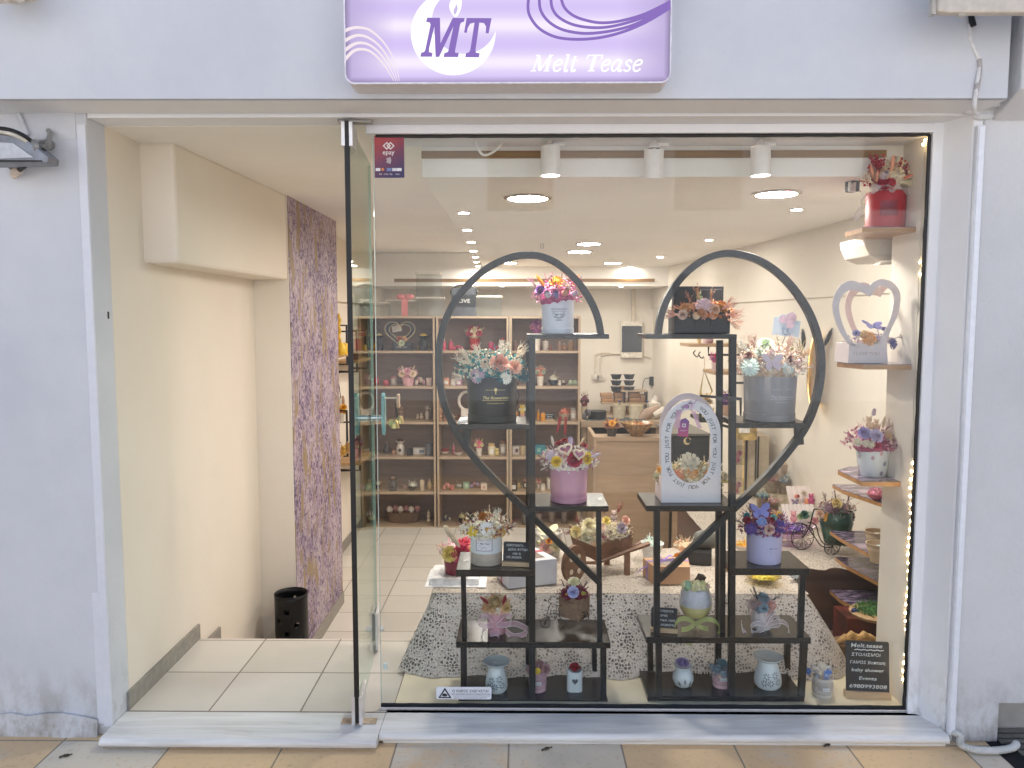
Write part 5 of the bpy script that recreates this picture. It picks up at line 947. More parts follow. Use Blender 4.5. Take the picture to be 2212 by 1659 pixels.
def labeled_cup(label, u, z, Y, w_, h, col_, lst, dome, fil, extra=None):
    r, c, s = arrangement('flower_cup', label, 'flower cup', u, z, Y, (w_, w_ * 1.02, h, M(col_, .45, var=.04, sc_=14), dict(band=1, bandh=.012)), dome, fil, lst, 'small flower cups')
    f = cylmap((c.x, c.y, 0), w_ * s / 2 + .0035, c.z + h * s * .5); mb = MB(); n = 26; rr = w_ * s / 2
    mb.lathe(c, [(rr * 1.01, .012), (rr * 1.07, .02), (rr * 1.08, h * s - .02), (rr * 1.01, h * s - .012)], 30, cap=False); mb.build('bark_band', wood('bark_' + col_, dark(col_, .75), dark(col_, 1.0), 0, 2, .8), r, True)
    f = cylmap((c.x, c.y, 0), rr * 1.08 + .0012, c.z + h * s * .5); mb = MB(); mb.strip([f(-.013 + .026 * i / 6, .006) for i in range(7)], [f(-.013 + .026 * i / 6, -.007) for i in range(7)]); lb = mb.build('label', M('d9dde0', .5, var=.01), r)
    f2 = cylmap((c.x, c.y, 0), rr * 1.08 + .0018, c.z + h * s * .5 - .003); mb = MB(); write(mb, 'Melt Tease', f2, .005, wfit=.018); mb.build('label_text', printk, lb); return r
r = labeled_cup('pink cup with dusty rose flowers and a yellow daisy on the left base shelf', 1161.5, ZL['f'], 2.73, 37, 46, 'd3acb8', [('peony', 1162, 1437, 14, 'b28a8e'), ('peony', 1145, 1447, 10, 'b28a8e'), ('rose', 1179, 1445, 11.5, 'bb9496'), ('daisy', 1161, 1450, 8, 'ecc83e', 'e6c24a'), ('bunny_tail', 1186, 1434, 7, 'dcd6bd', None, dict(d=(.5, 0, 1))), ('pampas', 1160, 1432, 36, 'cfc8b0', None, dict(d=(-.12, .1, 1), s=(.35, .35, 1))), ('sprig', 1146, 1440, 24, 'd0cfc8', None, dict(d=(-1, -.3, .1)))], (1162, 1450, 22, 14), (70, 4, ['b28a8e', '9c6c76']))
r = labeled_cup('pink cup with grey blue wax flowers and heart on the right base shelf', 1558, ZR['f'], 2.735, 38, 46, 'd6b0b8', [('tulip', 1539, 1440, 12, 'a9b8c4'), ('tulip', 1582, 1444, 10, 'a0b2be'), ('peony', 1561, 1432, 12, '6f95a2'), ('peony', 1578, 1437, 9, '8fa6b2'), ('heart', 1565, 1455, 11, '8598a4', '8598a4', dict(dy=-.01)), ('peony', 1549, 1446, 9, '7d94a0')], (1560, 1450, 26, 18), (110, 4, ['8da3ae', 'cdbba8', '6c8692']))
r = labeled_cup('grey and birch cup with white and blue flowers beside the tall chalkboard', 1776, .012, 2.715, 42, 44, 'cfc8c2', [('tulip', 1764, 1448, 13, 'e4e2dc'), ('daisy', 1789, 1457, 13, '5d84cc', '7f9cd4'), ('tulip', 1792, 1444, 10, 'dedad2'), ('peony', 1777, 1440, 10, 'd9d6cf'), ('bunny_tail', 1768, 1436, 9, 'd9d3c2', None, dict(d=(.0, 0, 1))), ('bunny_tail', 1793, 1440, 8, 'd9d3c2', None, dict(d=(.1, 0, 1))), ('daisy', 1746, 1450, 8, '4f74b8', '5d84cc'), ('bunny_tail', 1800, 1452, 8, 'c9b48e', None, dict(d=(1, -.2, .5)))], (1777, 1452, 26, 16), (110, 4, ['d9cfc0', 'b6a898', '9fb2cf']))
# --- right stand, top: black suitcase
r = thing('suitcase_bouquet', 'open black mini suitcase full of peach and orange dried flowers on the right heart stand', 'flower arrangement', at(1515, BYC, ZR['a'])); c = at(1515, BYC, ZR['a']); s = S(BYC)
x0, x1 = at(1456, 2.71, 1.36).x, at(1576, 2.71, 1.36).x
mb = MB(); mb.box(x0, x1, 2.70, 2.82, ZR['a'] + .0005, ZR['a'] + .086); mb.build('case', M('1b1b20', .4, var=.15, sc_=20), r, bev=.004)
mb = MB(); lx0 = P(1452, 650, 2.85).x; lx1 = P(1559, 650, 2.85).x; mb.box(lx0, lx1, 2.825, 2.862, P(1500, 702, 2.85).z, P(1500, 619, 2.85).z); mb.box(lx0 + .008, lx1 - .008, 2.822, 2.826, P(1500, 690, 2.85).z, P(1500, 625, 2.85).z); mb.build('lid', M('221f22', .45, var=.1, sc_=20), r, bev=.004)
mb = MB()
for uu in (1507, 1540): a = P(uu, 700, 2.698); mb.box(a.x - .009, a.x + .009, 2.694, 2.6999, ZR['a'] + .03, ZR['a'] + .075); mb.ell((a.x, 2.692, ZR['a'] + .05), .004, .003, .004, 8, 5); mb.ell((a.x, 2.692, ZR['a'] + .07), .004, .003, .004, 8, 5)
mb.build('straps', M('2a2a30', .3, .3), r)
filler(r, P(1517, 680, BYC), 72 * s, .075, 26 * s, 560, .0095, ['d99a6c', 'c4763e', 'e3b48c', 'b86a3a', 'e0a896', 'c99a82'])
blooms(r, BYC, (1517, 680, 74, 34), [('peony', 1523, 659, 18, 'ecd0d2'), ('peony', 1561, 661, 14, 'b87a34'), ('peony', 1480, 665, 12, 'cf9868'), ('rose', 1545, 668, 10, 'e0b89a'), ('rose', 1475, 680, 10, 'dcbfae'), ('peony', 1515, 675, 9, 'c9926c'), ('twigs', 1465, 680, 26, 'd6a08c', None, dict(d=(-1, -.1, .1))), ('twigs', 1570, 680, 30, 'dda58e', None, dict(d=(1, -.1, .1))), ('twigs', 1560, 668, 28, 'd6a08c', None, dict(d=(.9, -.1, .6))), ('sprig', 1508, 650, 34, 'c9926c', None, dict(d=(-.05, 0, 1))), ('sprig', 1535, 650, 28, 'c9926c', None, dict(d=(.1, 0, 1))), ('sprig', 1492, 655, 26, 'b9826c', None, dict(d=(-.3, 0, 1))), ('twigs', 1572, 690, 28, 'e0a98e', None, dict(d=(.8, -.2, -.45)))])
for uu in (1504.5, 1541.5):
    a = P(uu, 682, 2.69); mb = MB(); mb.tube([a, a + Vector((0, .012, 0))], 8 * s, 20); mb.tube([a + Vector((0, -.0015, 0)), a], 5.5 * s, 18); mb.build('wax_disc', M('dcc6ac', .45, var=.08), r, True)
a = P(1510, 641, 2.765); bloom('bear', r, a, 13 * s, (0, 0, 1), '7c9a6c', '26241f')
# --- grey pot
gp = M('8e8a8c', .55, var=.03, sc_=20, bp=.08)
r, c, s = arrangement('flower_pot', 'grey round box with pale mint and lilac flowers on the right heart stand', 'flower pot', 1661, ZR['b'], BYC, (108, 111, 96, gp, dict(band=1, bandh=.026)), (1663, 795, 76, 56), (640, 6.2, ['d8c2aa', 'c4a690', 'e6d8c8', 'b58f80', 'e9dfd4', 'd9b9b2']),
 [('daisy', 1620, 792, 21, 'c9dcd2', 'e4ece6'), ('daisy', 1704, 795, 17, 'c6d8d6', 'dfe9e8'), ('butterfly', 1668, 785, 21, 'c9bac4', None, dict(dy=-.01)), ('rose', 1654, 744, 17, 'd2dec4'), ('rose', 1708, 777, 8, '7c4048'), ('rose', 1617, 768, 8, '8a5a50'), ('tulip', 1724, 782, 11, 'd2b2b8'), ('rose', 1641, 761, 10, 'cfd2c4'), ('peony', 1667, 763, 10, 'ddc6c4'), ('twigs', 1630, 752, 26, 'b78e7e', None, dict(d=(-.3, 0, 1))), ('twigs', 1615, 760, 30, 'ddd6c8', None, dict(d=(-.7, -.1, .8))), ('sprig', 1683, 750, 26, 'b9a684', None, dict(d=(-.3, 0, 1))), ('twigs', 1700, 752, 26, 'c9a592', None, dict(d=(.4, 0, 1))), ('sprig', 1600, 790, 26, 'dcd2c2', None, dict(d=(-1, -.1, .3))), ('twigs', 1732, 770, 24, 'b39068', None, dict(d=(.9, 0, .7)))], DG)
f = cylmap((c.x, c.y, 0), 54 * s + .0012, c.z + .085, .2); mb = MB(); write(mb, 'The Rowantico', f, .015, shear=.35, wfit=.09); write(mb, 'be beautiful as you', lambda x, y: f(x, y - .016), .007, shear=.3, wfit=.055)
for a, b_, yy in ((-.045, .045, -.005), (-.036, -.01, .03), (.01, .036, .03)): mb.strip([f(a + (b_ - a) * i / 8, yy) for i in range(9)], [f(a + (b_ - a) * i / 8, yy + .0011) for i in range(9)])
mb.build('silver_print', M('b9bcc2', .3, .5, var=.02, bp=0), r)
a = P(1699, 706, 2.72); fn = flat(a, 0, .05, .12 * -1); cd_ = thing('greeting_card', 'pale blue greeting card with pink roses and butterfly on a wire, above the grey pot', 'card', a)
cw, chh = 29 * S(2.72), 20 * S(2.72); mb = MB(); pl = [(-cw, -chh), (cw, -chh), (cw, chh * .78), (cw * .55, chh * .8), (cw * .5, chh * 1.5), (cw * .1, chh * 1.55), (-.1 * cw, chh * 1.3), (-cw * .55, chh * 1.25), (-cw * .7, chh * .95), (-cw, chh * .9)]; mb.prism([fn(x, y) for x, y in pl], (0, .0012, 0)); mb.build('card', M('d3dae4', .5, var=.02), cd_)
fn2 = flat(a + Vector((0, -.0012, 0)), 0, .05, -.12); mb = MB()
for q, (x, y, rr) in enumerate(((.28, 1.05, .36), (-.3, .75, .3), (.22, .3, .3))): mb.add([fn2(x * cw + rr * cw * math.cos(k * .52) * (1 + .12 * (k % 2)), y * chh + rr * cw * math.sin(k * .52) * (1 + .12 * (k % 2))) + Vector((0, -.0002 * q, 0)) for k in range(12)], [tuple(range(12))])
mb.build('printed_roses', M('dcb9c6', .5, var=.1, sc_=60, bp=0), cd_)
mb = MB()
for x0_, y0_ in ((-.35, -.05), (-.05, -.05)): mb.add([fn2(x0_ * cw + u_ * cw * .3 - .02 * cw, y0_ * chh - v_ * chh * .5) for u_, v_ in ((0, .4), (.5, 0), (1, .2), (.8, .9), (.4, 1.2))], [tuple(range(5))])
for x0_, y0_ in ((-.7, .5), (.62, .1), (-.55, -.3), (.5, -.5), (-.25, .5)): mb.add([fn2(x0_ * cw, y0_ * chh), fn2(x0_ * cw + .002, y0_ * chh), fn2(x0_ * cw + .001, y0_ * chh + .003)], [(0, 1, 2)])
mb.build('printed_butterfly', M('9aa3b4', .5, var=.1, bp=0), cd_)
mb = MB(); mb.tube([fn2(0, -chh), P(1690, 742, 2.73)], .001, 5); mb.tube([fn2(-.3 * cw, -chh * .6) , fn2(0, -chh * .9), fn2(.3 * cw, -chh * .6)], .001, 5); mb.build('card_wire', wire_m, cd_)
# --- right stand: arch basket "just for you"
Yb = 2.70; z0 = ZR['c'] + .0005; arch = thing('arch_gift_basket', 'white arch shaped gift basket printed around its opening, on the right heart stand', 'gift basket', at(1492, 2.75, ZR['c']))
def archpts(u0, u1, vt, vs_, n=24):
    cx_, rx, rz_ = (u0 + u1) / 2, (u1 - u0) / 2, vs_ - vt; return [(cx_ + rx * math.cos(math.pi * k / n), vs_ - rz_ * math.sin(math.pi * k / n)) for k in range(n + 1)]
def panel(Y, u0, u1, vtop, vsp, iu0, iu1, ivt, ivs, ivb, vbot, mat, nm):
    # ring of the arch, then the solid foot
    o_ = archpts(u0, u1, vtop, vsp) + [(u0 + (u1 - u0) * 0, v) for v in (1000, 1045)]; 
    cx_ = (iu0 + iu1) / 2; rx = (iu1 - iu0) / 2
    inner = archpts(iu0, iu1, ivt, ivs) + [(cx_ - rx * math.cos(math.pi * k / 24), ivb - 52 + 52 * math.sin(math.pi * k / 24)) for k in range(25)]
    cxo = (u0 + u1) / 2; outer = archpts(u0, u1, vtop, vsp) + [(u0, ivb - 52 + (vbot - ivb + 52) * min(1, k / 8)) if k <= 8 else ((u0 + (u1 - u0) * (k - 8) / 8), vbot) if k <= 16 else (u1, vbot - (vbot - ivb + 52) * (k - 16) / 8) for k in range(25)]
    mb = MB(); A = [P(u, v, Y) for u, v in outer]; B = [P(u, v, Y) for u, v in inner]
    dz = z0 - min(p.z for p in A); A.append(A[0]); B.append(B[0]); A = [p + Vector((0, 0, dz)) for p in A]; B = [p + Vector((0, 0, dz)) for p in B]; mb.strip(A, B, (0, .003, 0)); return mb.build(nm, mat, arch), dz, inner
cream_w = M('dfdce0', .5, var=.01, sc_=10, bp=.02)
fp, dz, inner = panel(Yb, 1429, 1557, 868, 940, 1449.5, 1535, 888, 950, 1046, 1089, cream_w, 'front_panel')
bk, _, _ = panel(Yb + .12, 1424, 1548, 860, 932, 1436, 1536, 873, 940, 1034, 1080, M('cfc3c4', .5, var=.01, bp=.02), 'rear_panel')
xx0 = P(1429, 1000, Yb).x; xx1 = P(1557, 1000, Yb).x
mb = MB(); mb.box(xx0, xx0 + .002, Yb + .003, Yb + .12, z0, z0 + .09); mb.box(xx1 - .002, xx1, Yb + .003, Yb + .12, z0, z0 + .09); mb.box(xx0, xx1, Yb + .003, Yb + .12, z0, z0 + .002); mb.build('tray', M('d8c6c4', .5, var=.01), arch)
# lettering round the opening
ring = []; 
for (u, v) in inner: ring.append((u, v))
cxr = 1492.3; pathp = []
for k in range(49 + 1):
    u, v = inner[k % len(inner)]; d = Vector((u - cxr, (v - 968) * .75)); d.normalize(); pathp.append((u + d.x * 9.8 * 1, v + d.y * 9.8))
def plen(a, b): return math.hypot(a[0] - b[0], a[1] - b[1])
cum = [0]
pathc = pathp + [pathp[0]]
for i in range(len(pathc) - 1): cum.append(cum[-1] + plen(pathc[i], pathc[i + 1]))
def pat(d):
    d %= cum[-1]
    for i in range(len(cum) - 1):
        if cum[i + 1] >= d: t = (d - cum[i]) / max(1e-6, cum[i + 1] - cum[i]); a, b_ = pathc[i], pathc[i + 1]; return (a[0] + (b_[0] - a[0]) * t, a[1] + (b_[1] - a[1]) * t), Vector((b_[0] - a[0], b_[1] - a[1])).normalized()
    return pathc[0], Vector((0, -1))
mb = MB(); txt = 'YOU JUST FOR YOU JUST FOR YOU JUST FOR YOU JUST FOR YOU JUST  '; stp = cum[-1] / len(txt); top_s = cum[12]
for k, ch in enumerate(txt):
    if ch == ' ': continue
    (u, v), tg = pat(top_s - 20 - stp * (k + .5)); tg = -tg; up = Vector((tg.y, -tg.x)); hgt = 11.5
    write(mb, ch, lambda x, y: P(u + tg.x * x + up.x * (y - hgt * .36), v + tg.y * x + up.y * (y - hgt * .36), Yb - .0008) + Vector((0, 0, dz)), hgt, bold=.012)
mb.build('printed_lettering', M('5c606c', .5, var=.01, bp=0), fp)
filler(arch, P(1492, 1032, Yb + .066), .122, .058, .062, 950, .0095, ['cfc4a4', 'b8ad88', 'ddd2b8', 'a89f78', 'e8d2a8', 'e6cba8', 'f0e4c8'], lo=-.5)
blooms(arch, Yb + .06, (1492, 1030, 72, 60), [('peony', 1490, 996, 20, 'd8d0bc'), ('peony', 1497, 1021, 13, 'eeb576'), ('daisy', 1500, 1042, 18, 'dcd2b6', 'e9e2cf'), ('rose', 1527, 1028, 10, 'e89a44'), ('peony', 1466, 1027, 13, 'e8a884'), ('tulip', 1452, 1010, 9, 'ecd27a'), ('tulip', 1522, 1012, 9, 'e6dcc4'), ('rose', 1424, 1015, 7, 'e8b860'), ('tulip', 1567, 1040, 8, 'ddd28a'), ('peony', 1417, 1028, 10, 'c9bf9c'), ('peony', 1568, 1028, 9, 'cfc6a6')], .05)
a = P(1490, 878, Yb - .004); filler(arch, a + Vector((0, .02, 0)), 21 * s, .02, 10 * s, 90, .009, ['b98fc0', 'cfa6ce', '9c78a8', 'd9b8d0'], 'lilac_blossoms', lo=-1)
mb = MB(); ribbon(mb, [P(1468, 885, Yb - .004), P(1464, 905, Yb), P(1463, 925, Yb + .01)], .02, (1, 0, .2)); ribbon(mb, [P(1498, 888, Yb - .004), P(1504, 905, Yb), P(1512, 925, Yb + .01)], .014, (1, 0, .2)); mb.build('lilac_ribbon', sheer('lilac_organza', 'd3a6c4', .7), arch, True)
tg_ = thing('social_media_tag', 'pink to violet tag with camera icon hanging in the arch opening', 'tag', P(1478, 925, Yb + .01)); m, t, b = base('tag_gradient'); g_ = N(t, 'ShaderNodeTexCoord'); s_ = N(t, 'ShaderNodeSeparateXYZ'); t.links.new(g_.outputs['Generated'], s_.inputs[0]); t.links.new(ramp(t, s_.outputs[2], [(0, 'c04a78'), (1, '6a4a96')]), b.inputs['Base Color'])
A_ = [P(u, v, Yb + .012) for u, v in ((1464, 942), (1486, 944), (1489, 910), (1481, 903), (1472, 906), (1466, 914))]; mb = MB(); mb.prism(A_, (0, .001, 0)); mb.build('tag', m, tg_)
A_ = [P(u, v, Yb + .0112) for u, v in ((1473.5, 922.5), (1481, 923), (1481.5, 915.5), (1474, 915))]; B_ = [p * 1 for p in [P(u, v, Yb + .0112) for u, v in ((1475, 921), (1479.7, 921.3), (1480, 917), (1475.4, 916.6))]]; mb = MB(); mb.strip(A_ + [A_[0]], B_ + [B_[0]]); write(mb, 'Instagram', flat(P(1476.5, 931, Yb + .0112)), .006); mb.build('icon', pwhite, tg_)
# --- right stand: lavender pot
r, c, s = arrangement('flower_pot', 'lavender pot with blue butterfly and crimson flowers on the right heart stand', 'flower pot', 1649.5, ZR['d'], BYC - .01, (73, 76, 78, M('b9b8dc', .4, var=.015, sc_=10, bp=.04)), (1652, 1138, 54, 40), (430, 5.4, ['7a2444', '9c3a5e', 'b9657e', '5c4a9a', 'c98a98', '4c2d6a']),
 [('butterfly', 1642, 1106, 21, '8488c8', None, dict(dy=-.0, roll=.1)), ('peony', 1646, 1127, 10, '9db0dc'), ('peony', 1685, 1138, 15, '7a64b0'), ('rose', 1662, 1144, 11, 'e0c0b2'), ('rose', 1614, 1124, 8, '8e1a3c'), ('peony', 1622, 1142, 12, '6e58a4'), ('rose', 1613, 1114, 7, '6ea6b4'), ('rose', 1671, 1118, 7, '7fb6b0'), ('rose', 1668, 1098 + 25, 6, '8e1a3c'), ('sprig', 1622, 1110, 24, '6a2438', None, dict(d=(-.3, 0, 1))), ('sprig', 1660, 1100, 20, '6a2438', None, dict(d=(.3, 0, 1))), ('sprig', 1605, 1130, 22, '4a3c44', None, dict(d=(-1, 0, .4))), ('rose', 1681, 1154, 7, 'b02c4c')], DG)
potlabel(r, c, 36 * s, .06, 'SCENT BOUQUETS', .22, .06)
# --- glass candle with green bow
c = at(1501, 2.74, ZR['e']); s = S(2.74); r = thing('glass_candle', 'large stemmed glass candle with yellow and white layers, topped with wax fruit', 'candle', c)
zb = P(1501, 1342, 2.71).z; zt = P(1501, 1276, 2.71).z; hh = zt - zb; RR = 36 * s; prof = lambda k: [(RR * .25 * k, 0), (RR * .72 * k, hh * .12), (RR * .96 * k, hh * .36), (RR * 1.0 * k, hh * .55), (RR * .93 * k, hh * .8), (RR * .8 * k, hh)]
mb = MB(); mb.lathe((c.x, 2.74, zb), prof(1.0), 40, cap=False); mb.lathe((c.x, 2.74, c.z), [(.03, 0), (.03, .002), (.006, .006), (.004, zb - c.z)], 30); mb.build('glass', glassm('candle_glass', 'f2f4f2', 1.45, 0, 1.4), r, True)
mb = MB(); k = .955; mb.lathe((c.x, 2.74, zb + .002), [(RR * .25 * k, 0), (RR * .72 * k, hh * .12), (RR * .96 * k, hh * .36), (RR * .985 * k, hh * .46), (1e-4, hh * .46)], 40); mb.build('yellow_wax', M('dcd39a', .4, var=.03, sss=.2), r, True)
mb = MB(); mb.lathe((c.x, 2.74, zb + .002), [(1e-4, hh * .464), (RR * .985 * k, hh * .464), (RR * 1.0 * k, hh * .55), (RR * .93 * k, hh * .8), (RR * .8 * k, hh * .98), (1e-4, hh * 1.02)], 40); mb.build('white_wax', M('d8d8e6', .6, var=.06, sc_=60, bp=.5, sss=.2), r, True)
filler(r, (c.x, 2.74, zt + .004), .05, .045, .02, 120, .008, ['e8dfb8', 'ded6a2', 'efe8cc'], 'wax_topping')
for uu, vv, cc_, ra in ((1485, 1265, '8fae92', 12), (1499, 1270, 'e8dfae', 9), (1518, 1262, 'd3cf94', 9), (1507, 1262, 'e4dcb0', 10), (1528, 1268, 'c8a898', 7), (1493, 1274, 'cfae98', 7), (1478, 1262, 'e0d8a8', 8)): p = P(uu, vv, 2.715); mb = MB(); mb.ell(p, ra * s * .8, ra * s * .7, ra * s, 12, 8); mb.build('wax_fruit', M(cc_, .45, var=.12, sc_=50, sss=.1), r, True)
mb = MB(); mb.ob(P(1513, 1250, 2.73), .028, .018, .03, .4, .3, .35); mb.build('chocolate_piece', M('4a3834', .5, var=.1), r, bev=.001)
bow(r, [[(1503, 1348), (1484, 1337), (1466, 1339), (1457, 1355), (1462, 1372), (1478, 1385), (1495, 1391)], [(1500, 1350), (1487, 1358), (1472, 1360)], [(1503, 1348), (1524, 1338), (1545, 1342), (1555, 1358), (1548, 1375), (1530, 1383), (1514, 1379), (1508, 1366)], [(1506, 1350), (1518, 1356), (1530, 1358)]], 2.70, .019, org_green, False)
# --- grey blue roses with white loops
r, c, s = arrangement('flower_pot', 'white tulle wrapped pot with grey blue roses on the right heart stand', 'flower pot', 1645, ZR['e'], BYC - .01, (38, 42, 48, M('d5d8dd', .5, var=.02)), (1647, 1312, 32, 22), (150, 4.6, ['c9a8a4', 'd8bab4', '93a0a8', 'b98f8c']),
 [('rose', 1649, 1292, 12.5, '8fa2ae'), ('rose', 1650, 1314, 10, '98aab6'), ('peony', 1628, 1305, 9, 'b09a9a'), ('peony', 1668, 1308, 11, 'd9ada4'), ('rose', 1668, 1322, 7, 'd8aca2'), ('sprig', 1636, 1298, 34, '48545e', None, dict(d=(-.15, 0, 1))), ('sprig', 1668, 1298, 26, '4c5a62', None, dict(d=(.8, 0, .7))), ('peony', 1640, 1318, 8, '7f929c')], DG)
bow(r, [[(1654, 1348), (1672, 1330), (1684, 1338), (1682, 1350), (1662, 1352)], [(1654, 1350), (1634, 1346), (1622, 1356), (1630, 1368), (1650, 1358)], [(1656, 1350), (1684, 1342), (1702, 1352), (1702, 1372), (1684, 1382), (1660, 1380), (1646, 1368)], [(1602, 1344), (1604, 1360), (1618, 1374), (1640, 1376), (1652, 1362)], [(1655, 1345), (1668, 1325), (1676, 1322)]], 2.705, .016, org_white)
mb = MB(); mb.lathe(c, [(22 * s, .012), (24 * s, .04), (22 * s, .078), (19 * s, .085)], 24, cap=False); mb.build('tulle_wrap', org_white, r, True)
# screw caps on the shelf ends
for u, z in ((1006, ZL['d']), (1296, ZL['c'])):
    p = at(u, 2.76, z); mb = MB(); mb.lathe(p, [(.009, 0), (.0085, .0012), (1e-4, .0014)], 18); o = mb.build('screw_cap', M('a9a7a2', .3, .5), smooth=True); tag(o, 'flat grey screw cap on the shelf end, %s' % ('left of the pot with framed label' if u < 1100 else 'right of the dusty pink box'), 'cap')
# ================================================================ CORNER SHELVES ON THE RIGHT
ms_ = None
def marbled():
    m, t, b = base('purple_marbled_top'); n = N(t, 'ShaderNodeTexNoise', Scale=4.5, Detail=7.0, Roughness=.6, Distortion=2.2); t.links.new(tc(t, (1, 2.2, 1)), n.inputs['Vector'])
    t.links.new(ramp(t, n.outputs[0], [(.25, '24222e'), (.45, '4a4256'), (.56, '8a7890'), (.64, 'b8a4b0'), (.78, '5a5068')]), b.inputs['Base Color']); b.inputs['Roughness'].default_value = .15; return m
mtop = marbled(); edgew = wood('golden_oak_edge', '94683f', 'b98a58', 0, 1.5, .35)
def cshelf(label, pts, Ys, z, th=.018, name='corner_shelf'):
    P_ = []
    for (u, v), Y in zip(pts, Ys): q = at(u, Y, z); P_.append(Vector((q.x, Y, z - th)))
    c = sum(P_, Vector()) / len(P_); root = thing(name, label, 'shelf', c, 'marbled corner shelves')
    mb = MB(); mb.prism(P_, (0, 0, th - .002)); mb.build('board', edgew, root)
    mb = MB(); mb.prism([p + Vector((0, 0, th - .0018)) for p in P_], (0, 0, .0018)); mb.build('marbled_top', mtop, root); return root
z1s = P(1900, 500, 2.8).z; cshelf('corner shelf with glowing edge, highest on the right, carrying the red box', [(1826, 0), (1863, 0), (1992, 0), (1990, 0), (1850, 0)], [2.86, 2.69, 2.69, 2.95, 2.95], z1s + .004)
z2s = P(1890, 785, 2.74).z; cshelf('corner shelf with brown edge under the white heart basket', [(1808, 0), (1866, 0), (1975, 0), (1955, 0), (1812, 0)], [2.83, 2.68, 2.68, 2.98, 2.93], z2s)
z3s = P(1900, 1035, 2.76).z; cshelf('corner shelf with brown edge under the floral bucket', [(1810, 0), (1862, 0), (1972, 0), (1935, 0), (1835, 0)], [2.93, 2.72, 2.72, 2.99, 3.0], z3s)
for lb, u0, vf, vb_, ua, Yf, Yk in (('marbled shelf with shiny gold edge, just below the floral bucket shelf', 1828, 1085, 0, 1915, 3.15, 3.5), ('marbled shelf holding the two paper bowls beside the pilaster', 1822, 1212, 0, 1915, 3.05, 3.5), ('marbled shelf with dark and lilac swirls above the moss candle', 1835, 1268, 0, 1930, 3.1, 3.5), ('lowest marbled shelf, pink swirled, with the green moss candle', 1822, 1345, 0, 1930, 3.02, 3.4)):
    zz_ = P(1870, vf, Yf).z; x0 = at(u0, Yk - .15, zz_).x; x1 = at(ua, Yf, zz_).x; root = thing('corner_shelf', lb, 'shelf', (x1, Yf, zz_), 'marbled corner shelves')
    poly = [(x0, Yk), (x0, Yk - .12), (x1, Yf - .12), (1.735, Yf - .12), (1.735, Yk)]
    mb = MB(); mb.prism([(x, y, zz_ - .018) for x, y in poly], (0, 0, .016)); mb.build('board', edgew, root); mb = MB(); mb.prism([(x, y, zz_ - .0019) for x, y in poly], (0, 0, .0019)); mb.build('marbled_top', mtop, root)
# red box bouquet
r, c, s = arrangement('flower_box', 'red round box of berries and pink tails on the highest corner shelf', 'flower box', 1911, z1s + .004, 2.80, (78, 80, 78, M('b5282f', .45, var=.05, sc_=12)), (1920, 385, 52, 42), (260, 5, ['e6d6bc', 'dcc6a6', 'c99a8c']),
 [('tulip', 1911, 378, 14, 'dcc8cc'), ('bunny_tail', 1886, 385, 15, 'e8a88c', None, dict(d=(-.3, -.2, 1))), ('bunny_tail', 1925, 372, 18, 'e8a88c', None, dict(d=(.1, 0, 1))), ('bunny_tail', 1950, 385, 16, 'e8806c', None, dict(d=(1, -.1, .25))), ('bunny_tail', 1893, 395, 13, 'e8a68c', None, dict(d=(-.1, -.4, 1))), ('twigs', 1945, 395, 30, 'ecdcb8', None, dict(d=(1, 0, .1))), ('twigs', 1885, 395, 24, 'e8dcc4', None, dict(d=(-.8, 0, .6))), ('peony', 1905, 400, 13, 'a52c38'), ('peony', 1925, 395, 11, 'b83a44')], None)
mb = MB()
for k in range(210):
    g2 = random.choice(((1893, 352, 15, 16), (1893, 352, 15, 16), (1945, 360, 26, 20), (1945, 360, 26, 20), (1920, 385, 20, 12), (1873, 390, 10, 14))); p = P(random.gauss(g2[0], g2[2] * .55), random.gauss(g2[1], g2[3] * .55), 2.78 + random.uniform(-.03, .03)); mb.ell(p, .0042, .0042, .0046, 7, 5); q = P(1912, 400, 2.79); mb.tube([p, p.lerp(q, .35)], .0007, 3)
mb.build('red_berries', M('a8323c', .5, var=.2), r)
mb = MB(); ww = .05
def drape(pts, w0, tv):
    pl = smoothpath(pts, 6); A = []; B = []
    for i, p in enumerate(pl): q = Vector(tv) * w0 * (.6 + .5 * math.sin(i * .7)) / 2; A.append(p + q + Vector((0, .004 * math.sin(i * 1.3), 0))); B.append(p - q)
    mb.strip(A, B)
drape([P(1912, 404, 2.73), P(1890, 408, 2.725), P(1868, 425, 2.74), P(1857, 450, 2.76), P(1852, 478, 2.78)], .045, (.75, .1, .6)); drape([P(1915, 403, 2.73), P(1940, 405, 2.74), P(1965, 420, 2.75), P(1976, 438, 2.78)], .04, (-.3, .3, 1)); drape([P(1880, 412, 2.735), P(1905, 402, 2.72), P(1945, 400, 2.73)], .03, (0, .4, 1)); mb.build('tulle_bow', tulle, r, True)
f = cylmap((c.x, c.y, 0), 39 * s + .0012, c.z + .07, -.25); mb = MB(); mb.strip([f(-.03 + .06 * i / 8, .028) for i in range(9)], [f(-.03 + .06 * i / 8, -.026) for i in range(9)]); lb_ = mb.build('label', M('8a2430', .4, var=.04), r); f = cylmap((c.x, c.y, 0), 39 * s + .002, c.z + .07, -.25); mb = MB()
for k in range(5): mb.strip([f(-.02 + .04 * i / 6, .02 - .01 * k) for i in range(7)], [f(-.02 + .04 * i / 6, .019 - .01 * k) for i in range(7)])
mb.build('printed_lines', M('5a1820', .4, var=.02), lb_)
